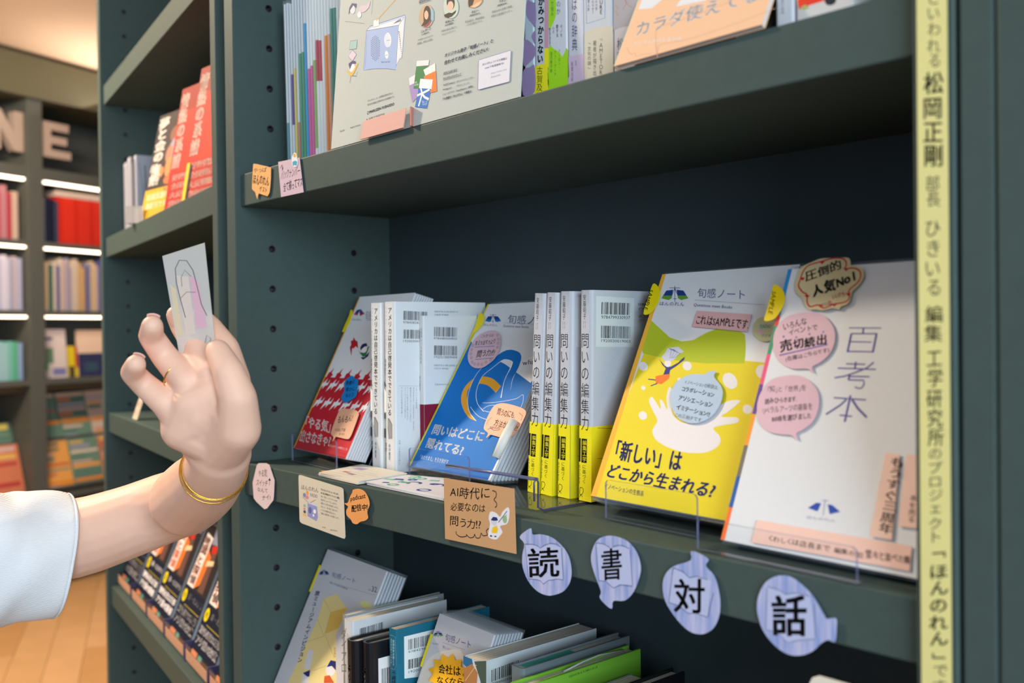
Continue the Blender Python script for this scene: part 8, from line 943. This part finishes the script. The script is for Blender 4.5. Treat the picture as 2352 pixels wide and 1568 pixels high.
# rolled white note curling off the blue booklet's right edge
b = MB(); b.tube([(.1475, .024, .003), (.1495, .045, .0045), (.151, .066, .0045)], [.0042, .0052, .0046], paper('#dcdcd6'), 14); q = b.build('curled_note', blue); q['label'] = 'white note curled around the page edge'
yel = stack('yellow', 7, .0028, W_, 'booklet', 'yellow booklet with a milk splash drawing, the front copy in its stand', 'wrapped copy kept behind the front yellow booklet', 'yellow booklets in a clear stand', paper('#f2b53c'), dx=-.0004, dy=.0004)
printed('yellow_cover', yel)
outline_sheet('yel_pink', 'yellow', paper('#d8adb2'), .0003, 'sticky_note', 'yel_pink', yel, 'pink strip note', z=.0012)
outline_sheet('yel_badge', 'yellow', paper('#c2c49a'), .0002, 'round_badge', 'yel_badge', yel, 'round olive badge', z=.0012)
outline_sheet('yel_tab', 'yellow', paper('#ecd90c'), .0003, 'index_tab', 'yel_tab', yel, 'yellow index tab', z=.0014)
outline_sheet('yel_bub', 'yellow', paper('#a9c2de'), .0004, 'sticky_note', 'yel_bub', yel, 'round light blue note with a leaf tip', z=.0016)
whi = stack('white', 5, .0032, W_, 'booklet', 'large white booklet with thin violet title strokes beside the taped post', 'copy kept behind the front white booklet, a little higher', 'white booklets beside the post', paper('#2b8fd6'), dy=.0015, dx=.0002)
printed('white_cover', whi)
outline_sheet('white_tab', 'white', paper('#ecd00c'), .0003, 'index_tab', 'white_tab', whi, 'yellow index tab', z=.0014)
outline_sheet('white_star', 'white', paper('#cfc29a'), .0004, 'sticky_note', 'white_star', whi, 'cream cloud note outlined in red', z=.002)
outline_sheet('white_bub1', 'white', paper('#dcb8c8'), .0003, 'sticky_note', 'white_bub1', whi, 'upper pink speech bubble note', z=.0012)
outline_sheet('white_bub2', 'white', paper('#dcb8c8'), .0003, 'sticky_note', 'white_bub2', whi, 'lower pink speech bubble note', z=.0012)
outline_sheet('white_strip', 'white', paper('#f0c9be'), .0003, 'sticky_note', 'white_strip', whi, 'peach strip along the foot', z=.0009)
outline_sheet('white_strip2', 'white', paper('#f0cdc0'), .0003, 'sticky_note', 'white_strip2', whi, 'tall peach strip', z=.0012)
outline_sheet('white_strip3', 'white', paper('#f0cdc0'), .0003, 'sticky_note', 'white_strip3', whi, 'narrow peach strip at the right edge', z=.0012)
b = MB(); b.prism([(.148 + .009 * math.cos(t), .185 + .016 * math.sin(t)) for t in [math.pi / 10 * i for i in range(20)]], .001, .0014, paper('#2a78b8')); q = b.build('round_badge', whi); q['label'] = 'blue round badge at the right edge'

# two white books, the maroon one, the four grey and yellow ones
wm = paper('#d9dde0', .4)
A_ = book(frame('whA'), .0195, .191, .132, wm, 'book', 'white book with brush lettering, left one of the two on the middle shelf', pages=PAGES_X)
printed('wh_spine', A_, None, 'spine_print')
B_ = book(frame('whB'), .0195, .1915, .132, wm, 'book', 'white book with brush lettering, right one, bar codes on its side')
printed('wh_spine', B_, None, 'spine_print'); printed('wh_side', B_, SIDE(.0195), 'back_print')
m = book(frame('maroon'), .0085, .1755, .078, wm, 'book', 'small white and maroon paperback beside the two white books', round_=.0015)
printed('mar_spine', m, None, 'spine_print'); printed('mar_side', m, SIDE(.0085), 'back_print')
toim = paper('#c3c8d2', .3)
where = ['leftmost', 'second', 'third', 'rightmost']
for i, (x, y, z, rl, w) in enumerate(OUT['toi']):
    M = XY(x, y, z) @ Matrix.Rotation(R(rl), 4, 'Z')
    o = book(M, w, .191, .128, toim, 'book', 'silver grey book with a yellow foot, %s of the four in a row' % where[i], group='four silver and yellow books', round_=.003)
    o2 = printed('toi_spine', o, None, 'spine_print'); 
    printed('toi_side', o, SIDE(w), 'back_print')
# clear tray under them with a front lip
s = thing('display_tray', 'clear acrylic tray with a rolled front lip under the silver and yellow books', 'stand', XY(.372, .0, .0003))
b = MB(); b.box(0, .1290, 0, .002, -.11, -.026, ACR); b.build('base', s)
b = MB(); b.box(0, .1290, .0021, .028, -.0275, -.0255, ACR); b.build('lip', s)
b = MB(); b.tube([(0, .0285, -.0275), (.129, .0285, -.0275)], .0016, ACR_EDGE, 8); b.build('rolled_edge', s)
b = MB(); b.tube([(.129, .010, -.0235), (.129, .026, -.0235), (.129, .0295, -.026), (.129, .026, -.0285), (.129, .004, -.028), (.129, .0012, -.034), (.129, .0012, -.11)], .0010, mat('violet_acrylic_edge', '#4a4870', .3), 6); b.build('cut_edge', s)
# flat piles of cards at the shelf edge
C = [Vector((p[0], p[1], 0)) for p in OUT['cards']]
def pile(corners, z0, n, t, col, name, label, group, jitter):
    out = []
    c0 = sum(corners, Vector()) / 4
    base = None
    for k in range(n):
        a = R(rnd.uniform(-jitter, jitter)); dx, dy = rnd.uniform(-.0012, .0012), rnd.uniform(-.0008, .0008)
        if base is None:
            b = MB(); pts = [(p - c0) for p in corners]; b.prism([(p.x * .99, p.y * .99) for p in pts], 0, t * .9, col); o = base = b.build(name)
        else:
            o = base.copy(); COL.objects.link(o)
        o.matrix_world = Matrix.Translation((c0.x + dx, c0.y + dy, z0 + k * t)) @ Matrix.Rotation(a, 4, 'Z')
        tag(o, label if k < n - 1 else label.replace('inside', 'topmost in'), 'card', group)
        out.append(o)
    return out
b = MB(); b.prism([(-.017, .026), (.05, .012), (.06, .06), (.005, .05)], 0, .0004, paper('#e0a05c')); o = b.build('orange_slip'); o.matrix_world = Matrix.Translation((.155, 0, .0004)); tag(o, 'thin orange slip sticking out under the cream card pile', 'card')
pc = pile(C, .0008, 5, .0009, paper('#d6d2c6'), 'radio_card', 'cream printed card inside the pile at the middle shelf edge', 'cream cards in a pile', 2.2)
pr = Print()
e1 = (C[1] - C[0]).normalized()
for i, (a, l) in enumerate(((-30, 46), (-30, 60), (-30, 52), (-30, 58), (-30, 40))): pr.line('#8a8478', .5, [(-36 + i * 6, -24 + i * 8 - 6), (-36 + i * 6 + l, -24 + i * 8 - 8)])
pr.poly('#a89cc4', [(-32, 8), (-12, 7), (-16, 20), (-34, 20)]); pr.poly('#a85868', [(-22, -12), (-8, -13), (-9, -9), (-22, -8)]); pr.poly('#8a7a9c', [(-4, -18), (10, -20), (10, -14), (-4, -13)])
pr.build('card_print', pc[-1], Matrix.Translation((0, 0, .00081)))
P_ = [Vector((p[0], p[1], 0)) for p in OUT['post']]
pp = pile(P_, .0006, 4, .0008, paper('#d8d8e0'), 'postcard', 'white patterned postcard inside the pile left of the kraft paper note', 'patterned postcards in a pile', 1.2)
pr = Print()
Ginv = pp[-1].matrix_world.inverted()
shapes = []
for i in range(16):
    s_, t_ = rnd.uniform(.08, .92), rnd.uniform(.1, .9)
    c = P_[0] * (1 - s_) * (1 - t_) + P_[1] * s_ * (1 - t_) + P_[2] * s_ * t_ + P_[3] * (1 - s_) * t_
    v = Ginv @ Vector((c.x, c.y, 0)); x, y = v.x * 960, v.y * 960
    col = ('#5aa98a', '#2e3c86', '#7fbfa8', '#3a4c9c')[i % 4]; r_ = rnd.uniform(4, 8)
    if i % 3 == 0:
        pr.line(col, 3, [(x + r_ * math.cos(t), y + r_ * .7 * math.sin(t)) for t in [math.pi / 8 * k for k in range(17)]])
    elif i % 3 == 1: pr.line(col, 3.5, [(x + r_ * 1.3 * math.cos(t), y + r_ * math.sin(t)) for t in [math.pi / 8 * k for k in range(9)]])
    else: pr.poly(col, [(x + r_, y), (x + r_ * .3, y + r_ * .8), (x - r_, y + r_ * .3), (x - r_ * .5, y - r_ * .6)])
pr.build('card_print', pp[-1], Matrix.Translation((0, 0, .00073)))

# ------------------------------------------------------------------ notes on the shelf edges and the tape
outline_sheet('hex', 'fascia', paper('#dccbd0'), .0004, 'note', 'hex', None, 'pale pink eight-sided note at the left end of the middle shelf edge', 'note')
outline_sheet('radio', 'fascia', paper('#d2cdbc'), .0005, 'note', 'radio', None, 'cream rounded card with a blue radio drawing on the middle shelf edge', 'card')
outline_sheet('pod', 'fascia', paper('#e8a262'), .0004, 'note', 'pod', None, 'orange cloud-shaped note right of the cream card on the shelf edge', 'note', z=.0006)
outline_sheet('kraft', 'fascia', paper('#c39a70', .8), .0006, 'note', 'kraft', None, 'brown kraft paper note with three handwritten lines on the shelf edge', 'note')
for k, n_ in (('bal1', 'first light blue balloon note, tail at upper left, beside the kraft note'), ('bal2', 'second light blue balloon note with its tail at the bottom'), ('bal3', 'third light blue balloon note with its tail at the top'), ('bal4', 'fourth light blue balloon note, tail at right, nearest the taped post')):
    m = MATS.get('watercolour_paper')
    if not m:
        m = mat('watercolour_paper', '#aab6de', .6)
        nt = m.node_tree; tc = nt.nodes.new('ShaderNodeTexCoord'); mp = nt.nodes.new('ShaderNodeMapping'); mp.inputs['Rotation'].default_value = (0, 0, R(20)); mp.inputs['Scale'].default_value = (170, 18, 20)
        nn = nt.nodes.new('ShaderNodeTexNoise'); nn.inputs['Scale'].default_value = 1; mx = nt.nodes.new('ShaderNodeMix'); mx.data_type = 'RGBA'
        mx.inputs['A'].default_value = lin('#7f96d2'); mx.inputs['B'].default_value = lin('#b9bee2')
        rp = nt.nodes.new('ShaderNodeMapRange'); rp.inputs['From Min'].default_value = .35; rp.inputs['From Max'].default_value = .65
        nt.links.new(tc.outputs['Object'], mp.inputs[0]); nt.links.new(mp.outputs[0], nn.inputs['Vector']); nt.links.new(nn.outputs['Fac'], rp.inputs[0]); nt.links.new(rp.outputs[0], mx.inputs['Factor']); nt.links.new(mx.outputs['Result'], nt.nodes['Principled BSDF'].inputs['Base Color'])
    outline_sheet(k, 'fascia', m, .0004, 'note', k, None, n_, 'note', 'balloon notes along the shelf edge')
outline_sheet('orange1', 'fascia', paper('#e3ab6c'), .0004, 'note', 'orange1', None, 'orange speech bubble note at the left end of the top shelf edge', 'note')
outline_sheet('pinknote', 'fascia', paper('#c9b2c2'), .0004, 'note', 'pinknote', None, 'square lilac note with an arrow on the top shelf edge', 'note')
outline_sheet('clip', 'fascia', paper('#dfe2e8'), .0004, 'sticker', 'clip', None, 'tiny yellow and blue sticker on the lilac note', 'sticker', z=.0006, part_print='sticker_print')
b = MB(); b.box(.0033, .0208, -1.0 + .05, 1.3, 0, .0003, mat('paper_tape', '#ddd690', .6, noise=.04, nscale=80)); o = b.build('paper_tape'); o.matrix_world = frame('tape', (0, 0, .0004)); tag(o, 'long yellow paper tape with handwriting down the right post', 'tape')
printed('tape', o, Matrix.Translation((0, 0, .0003)), 'lettering')

# ------------------------------------------------------------------ lower shelf of the main bookcase
ZL = -.3495
v32 = stack('vol32', 6, .0030, '#c9cad2', 'booklet', 'pale booklet with yellow map shapes, the front copy at the left of the low shelf', 'wrapped copy kept behind the pale map booklet', 'map booklets on the low shelf', None, dx=.0003, w=.151, h=.222, t0=.003)
printed('vol32', v32)
b = MB(); b.box(-.0035, .0005, .165, .200, .0005, .0009, paper('#ecd90c')); q = b.build('index_tab', v32); q['label'] = 'yellow index tab'
display_stand('clear stand holding the map booklets on the low shelf', 'vol32', .02, .14, .030, R(26), .045, base_z=ZL + .0002, gap=.014)
o = book(frame('dia', (-.010, 0, -.004)), .0088, .193, .136, paper('#8f9498'), 'book', 'slim grey book behind the white book on the low shelf')
o = book(frame('dia'), .0175, .191, .130, paper('#cfd3d8', .4), 'book', 'white book with thin brown title strokes on the low shelf', hard=False)
printed('dia_spine', o, None, 'spine_print'); printed('dia_side', o, SIDE(.0175), 'back_print')
o = book(frame('orange_sp', (-.0085, 0, .0)), .007, .165, .05, paper('#d8c8c0'), 'book', 'thin orange and pink book left of the white one on the low shelf', round_=.001)
printed('orange_sp', o, None, 'spine_print')
for i, (dx, dz, lb) in enumerate(((.0062, 0, 'black hardback with white lettering, the left one of two on the low shelf'), (.0255, -.0075, 'black hardback with white lettering, the right one of two on the low shelf'))):
    o = book(frame('black', (dx, 0, dz)), .0185 if i == 0 else .0155, .176, .105, mat('black_jacket', '#17181c', .25), 'book', lb, hard=True, round_=.006)
    pr = Print(); pr.text('#e8e8ea', 'テクノ専制と共', (5, 60), (12, 60), (5, 150), .02, 0, True); pr.build('spine_print', o, Matrix.Translation((0, 0, .0003)))
    pr = Print(); pr.poly('#e6e6e6', [(12, 60), (60, 60), (60, 158), (12, 158)]); pr.bars('#17181c', (16, 128), (52, 128), (16, 146)); pr.text('#17181c', '9784911288', (16, 121), (52, 121), (16, 126), 0, 0, False); pr.bars('#17181c', (16, 96), (52, 96), (16, 114)); pr.build('back_print', o, SIDE(.0185 if i == 0 else .0155))
tealm = paper('#1f6a84', .3)
o = book(frame('teal'), .0135, .191, .13, tealm, 'book', 'teal book with a white bar code label on the low shelf')
printed('teal_spine', o, None, 'spine_print'); printed('teal_side', o, SIDE(.0135), 'back_print')
ka = stack('kaisha', 9, .0026, '#c9c9d0', 'booklet', 'pale booklet with an orange star burst, the front copy on the low shelf', 'wrapped copy kept behind the star burst booklet', 'star burst booklets on the low shelf', None, dx=0, dy=.0011, w=.0975)
printed('kaisha', ka)
outline_sheet('burst', 'kaisha', paper('#f0b41e'), .0004, 'sticky_note', 'burst', ka, 'orange star burst note', z=.0016)
b = MB(); b.box(-.003, .0005, .155, .190, .0005, .0009, paper('#ecd90c')); q = b.build('index_tab', ka); q['label'] = 'yellow index tab'
display_stand('clear stand holding the star burst booklets on the low shelf', 'kaisha', .01, .09, .038, R(24), .03, base_z=ZL + .0002, gap=.014)
o = book(frame('thick'), .0265, .191, .158, paper('#c4ccd2', .35), 'book', 'thick pale grey book with a printed spine picture on the low shelf')
printed('thick_spine', o, None, 'spine_print'); printed('thick_side', o, SIDE(.0265), 'back_print')
o = book(XY(.4250, .060, ZL), .0175, .191, .148, paper('#6f7a80'), 'book', 'grey cloth hardback with a turquoise fore-edge strip on the low shelf', hard=True)
b = MB(); b.box(.0030, .0145, .1882, .1890, -.075, -.010, paper('#3aa090')); b.build('coloured_band', o)
o = book(XY(.4500, .036, ZL), .0180, .186, .160, paper('#79b83a', .3), 'book', 'bright green hardback with a ribbon marker on the low shelf', hard=True)
printed('green_side', o, SIDE(.018), 'back_print')
b = MB(); b.tube([(.009, .186, -.145), (.008, .1885, -.11), (.011, .1885, -.085), (.010, .1845, -.06)], .0009, mat('ribbon', '#b8bcc0', .4), 6); b.build('ribbon_marker', o)
o = book(XY(.4790, .040, ZL), .024, .170, .13, paper('#8f9484'), 'book', 'olive grey paperback lowest beside the black covered book')
o = book(XY(.5130, .050, ZL), .016, .180, .14, mat('black_jacket', '#17181c', .25), 'book', 'black covered book at the right end of the low shelf row', hard=True)
pts = [(0, 0), (.068, 0), (.068, .085), (.006, .085), (.002, .083), (0, .079)]
b = MB(); b.prism(pts, 0, .002, paper('#dcd8cc', .6)); o = b.build('sign_card'); o.matrix_world = Matrix.Translation((.7872, -.0035, -.0600 - .0850)) @ XY(0, 0); tag(o, 'cream rounded sign card poking up at the lower right, below the balloons', 'card')
s2 = MB(); s2.box(.024, .044, -.2045, 0, .0, .002, ACR); q = s2.build('clear_stem', o)

# ------------------------------------------------------------------ person: right arm reaching in from the left, holding up a clear card
def capsule(bm_, p, q, r0, r1, n=14):
    p, q = Vector(p), Vector(q); d = q - p; L = d.length
    if L < 1e-6: return
    t = d / L; a = t.orthogonal().normalized(); b = t.cross(a)
    rings = []
    st = [(-1, .02), (-.9, .44), (-.6, .8), (-.3, .955)]
    prof = [(-.98 * r0, .2 * r0), (-.8 * r0, .6 * r0), (-.45 * r0, .89 * r0), (0, r0)] + [(L * k / 6, r0 + (r1 - r0) * k / 6) for k in range(1, 6)] + [(L, r1), (L + .45 * r1, .89 * r1), (L + .8 * r1, .6 * r1), (L + .98 * r1, .2 * r1)]
    for z, r_ in prof:
        rings.append([bm_.verts.new(p + t * z + (a * math.cos(2 * math.pi * k / n) + b * math.sin(2 * math.pi * k / n)) * r_) for k in range(n)])
    for i in range(len(rings) - 1):
        for k in range(n): bm_.faces.new((rings[i][k], rings[i][(k + 1) % n], rings[i + 1][(k + 1) % n], rings[i + 1][k]))
    bm_.faces.new(rings[0][::-1]); bm_.faces.new(rings[-1])
def spline(J_, n=4):
    P_ = [Vector(j[0]) for j in J_]; Rr = [j[1] for j in J_]; out = []
    for i in range(len(P_) - 1):
        g = lambda a: P_[min(max(a, 0), len(P_) - 1)]; h = lambda a: Rr[min(max(a, 0), len(P_) - 1)]
        for k in range(n):
            t = k / n
            f = lambda a0, a1, a2, a3: .5 * ((2 * a1) + (a2 - a0) * t + (2 * a0 - 5 * a1 + 4 * a2 - a3) * t * t + (3 * a1 - a0 - 3 * a2 + a3) * t ** 3)
            out.append((f(g(i-1), g(i), g(i+1), g(i+2)), f(h(i-1), h(i), h(i+1), h(i+2))))
    return out + [(P_[-1], Rr[-1])]
per = thing('person', 'person in a white short sleeved top raising a bare arm with a gold bracelet', 'person', Matrix.Translation(OUT['arm'][0][0]))
PI_ = per.matrix_world.inverted()
bm = bmesh.new()
arm = spline(OUT['arm'], 3)
for arm in (arm, spline(OUT['forearm'], 3)):
    for a, b_ in zip(arm[:-1], arm[1:]): capsule(bm, a[0], b_[0], a[1], b_[1], 20)
arm = spline(OUT['arm'], 3)
capsule(bm, arm[-1][0], OUT['forearm'][0][0], arm[-1][1], OUT['forearm'][0][1], 20)
pal = OUT['palm']
for a, b_ in ((0, 1), (1, 2), (0, 3), (3, 4), (1, 5), (0, 6), (2, 4), (1, 3), (2, 5), (3, 6), (5, 0)): capsule(bm, pal[a][0], pal[b_][0], pal[a][1], pal[b_][1])
for f in OUT['fingers']:
    pts = [(Vector(j[0]), j[1]) for j in f]
    for a, b_ in zip(pts[:-1], pts[1:]): capsule(bm, a[0], b_[0], a[1], b_[1])
me = bpy.data.meshes.new('arm_and_hand'); bm.to_mesh(me); bm.free()
body = bpy.data.objects.new('arm_and_hand', me); COL.objects.link(body)
rm = body.modifiers.new('remesh', 'REMESH'); rm.mode = 'VOXEL'; rm.voxel_size = .0016; rm.use_smooth_shade = True
sm = body.modifiers.new('smooth', 'SMOOTH'); sm.factor = .5; sm.iterations = 14
dg = bpy.context.evaluated_depsgraph_get()
me2 = bpy.data.meshes.new_from_object(body.evaluated_get(dg)); body.modifiers.clear(); body.data = me2
SKIN = mat('skin', '#ecbfa9', .55, noise=.05, nscale=55, bump=.12, sub=.12)
me2.materials.clear(); me2.materials.append(SKIN)
for p in me2.polygons: p.use_smooth = True
body.parent = per; body.matrix_parent_inverse = PI_
def on_person(o): o.parent = per; o.matrix_parent_inverse = PI_; return o
# nails on the curled fingertips
NAIL = mat('nail', '#edbdb0', .3)
for f in OUT['fingers']:
    tip, pre = Vector(f[-1][0]), Vector(f[-2][0]); r_ = f[-1][1]
    t = (tip - pre).normalized(); base = Vector(f[-3][0])
    back = ((pre - base).cross(t)).cross(t); back = -back.normalized() if back.length > 1e-6 else Vector((0, 1, 0))
    palmn = (Vector((1.133, -.554, .1576)) - tip).normalized()
    nrm = -(palmn - t * palmn.dot(t)).normalized(); sx = t.cross(nrm)
    b = MB(); vs = []; nu, nv = 6, 5
    for i in range(nu):
        for j in range(nv):
            u = (i / (nu - 1) - .55) * r_ * 1.35; a = (j / (nv - 1) - .5) * 1.25
            vs.append(tip + t * u + (nrm * math.cos(a) + sx * math.sin(a)) * r_ * .985)
    b.add(vs, [(i * nv + j, i * nv + j + 1, (i + 1) * nv + j + 1, (i + 1) * nv + j) for i in range(nu - 1) for j in range(nv - 1)], NAIL, True)
    q = on_person(b.build('fingernail')); md = q.modifiers.new('thickness', 'SOLIDIFY'); md.thickness = .0005
# gold ring and bangles
GOLD = mat('gold', '#d8a94a', .22, metal=1.0)
def hoop(c, axis, rad, th, name, squash=1.0, tilt=0):
    axis = Vector(axis).normalized(); a = axis.orthogonal().normalized(); b2 = axis.cross(a)
    b = MB(); b.tube([Vector(c) + (a * math.cos(t) + b2 * math.sin(t) * squash) * rad for t in [2 * math.pi * k / 40 for k in range(40)]], th, GOLD, 8, True)
    return on_person(b.build(name))
r0, r1 = Vector(OUT['ringpos'][0][0]), Vector(OUT['ringpos'][1][0])
hoop((r0 + r1) / 2, r1 - r0, .0118, .0006, 'ring')['label'] = 'thin gold ring'
w0, w1 = Vector(OUT['wrist'][0][0]), Vector(OUT['wrist'][1][0]); ax = (w1 - w0).normalized()
for k, (s_, tl) in enumerate(((.25, .0), (.42, .10), (.58, -.06))):
    a2 = (ax + Vector((0, 0, tl))).normalized()
    hoop(w0.lerp(w1, s_), a2, .0290 - .0005 * k, .0006, 'bangle')['label'] = 'thin gold bangle'
# sleeve: a loose ribbed tube, open at the cuff
sl = spline(OUT['sleeve'], 6); b = MB(); vs = []; n = 48
tdir = (sl[-1][0] - sl[0][0]).normalized(); up0 = Vector((0, 0, 1)); side0 = tdir.cross(up0).normalized(); up0 = side0.cross(tdir).normalized()
for i, (p, r_) in enumerate(sl):
    for k in range(n):
        a = 2 * math.pi * k / n; f = i / (len(sl) - 1)
        w_ = 1 + .05 * math.sin(3 * a + 11 * f) * (1 - f * .6) + .02 * math.sin(5 * a - 14 * f) + .018 * math.sin(26 * f + 2 * a) * (1 - f)
        drop = -.008 * (1 if math.sin(a) < 0 else .1) * abs(math.sin(a))
        vs.append(p + side0 * math.cos(a) * r_ * 1.02 * w_ + up0 * (math.sin(a) * r_ * w_ + drop) + tdir * (.002 * math.cos(a) * f + .005 * math.sin(a) * f))
m_ = len(sl)
KNIT = mat('ribbed_knit', '#e6e9ee', .85)
nt = KNIT.node_tree; tc = nt.nodes.new('ShaderNodeTexCoord'); wv = nt.nodes.new('ShaderNodeTexWave'); wv.bands_direction = 'Z'; wv.inputs['Scale'].default_value = 260; wv.inputs['Distortion'].default_value = .4
bp = nt.nodes.new('ShaderNodeBump'); bp.inputs['Strength'].default_value = .35; bp.inputs['Distance'].default_value = .0006
nt.links.new(tc.outputs['Object'], wv.inputs['Vector']); nt.links.new(wv.outputs['Fac'], bp.inputs['Height']); nt.links.new(bp.outputs['Normal'], nt.nodes['Principled BSDF'].inputs['Normal'])
b.add(vs, [(i * n + k, i * n + (k + 1) % n, (i + 1) * n + (k + 1) % n, (i + 1) * n + k) for i in range(m_ - 1) for k in range(n)], KNIT, True)
q = on_person(b.build('sleeve')); md = q.modifiers.new('cloth', 'SOLIDIFY'); md.thickness = .0022; md.offset = 0
b = MB(); b.tube([Vector(v) for v in vs[(m_ - 1) * n:]], .0018, KNIT, 8, True); on_person(b.build('sleeve_hem'))
# the held card
H = [Vector(p) for p in OUT['held']]
u = (H[1] - H[0]).normalized(); v = (H[3] - H[0]); v = (v - u * v.dot(u)).normalized(); nn = u.cross(v).normalized()
M = Matrix((u, v, nn)).transposed().to_4x4(); M.translation = H[0]
Mi = M.inverted(); q2 = [(Mi @ p) for p in H]; pts = [(p.x, p.y) for p in q2]
CARD = clear_mat('frosted_card', (.86, .86, .86, 1), 1.2, .15, .55, (.70, .66, .62, 1))
b = MB(); b.prism(pts, -.0004, .0004, CARD); o = b.build('clear_card'); o.matrix_world = M
tag(o, 'frosted clear card with a faint drawing, held up between the fingers', 'card')
pr = Print()
W1, H1 = pts[1][0] * 1000, pts[3][1] * 1000; x3 = pts[3][0] * 1000
L = lambda x, y: (x * W1 + x3 * y, y * H1)
pr.poly('#c9b8ae', [L(.28, .3), L(.55, .3), L(.62, .8), L(.3, .82)]); pr.poly('#c9a0ac', [L(.6, .35), L(.9, .35), L(.88, .75), L(.66, .82)]); pr.poly('#c8b89a', [L(.05, .3), L(.2, .3), L(.22, .7), L(.08, .75)])
pr.line('#5c5a5e', .7, [L(.35, .45), L(.3, .6), L(.26, .75), L(.3, .88), L(.45, .95), L(.65, .94), L(.78, .85), L(.82, .7), L(.85, .55), L(.95, .45)])
pr.line('#6c6a6e', .5, [L(.4, .72), L(.42, .8), L(.55, .86), L(.7, .8)]); pr.line('#8c5a62', .5, [L(.3, .62), L(.5, .67), L(.75, .66)]); pr.line('#5c5a5e', .5, [L(.75, .2), L(.85, .28), L(.95, .25), L(.85, .18), L(.8, .1)])
pr.build('card_print', o, Matrix.Translation((0, 0, .0004)))
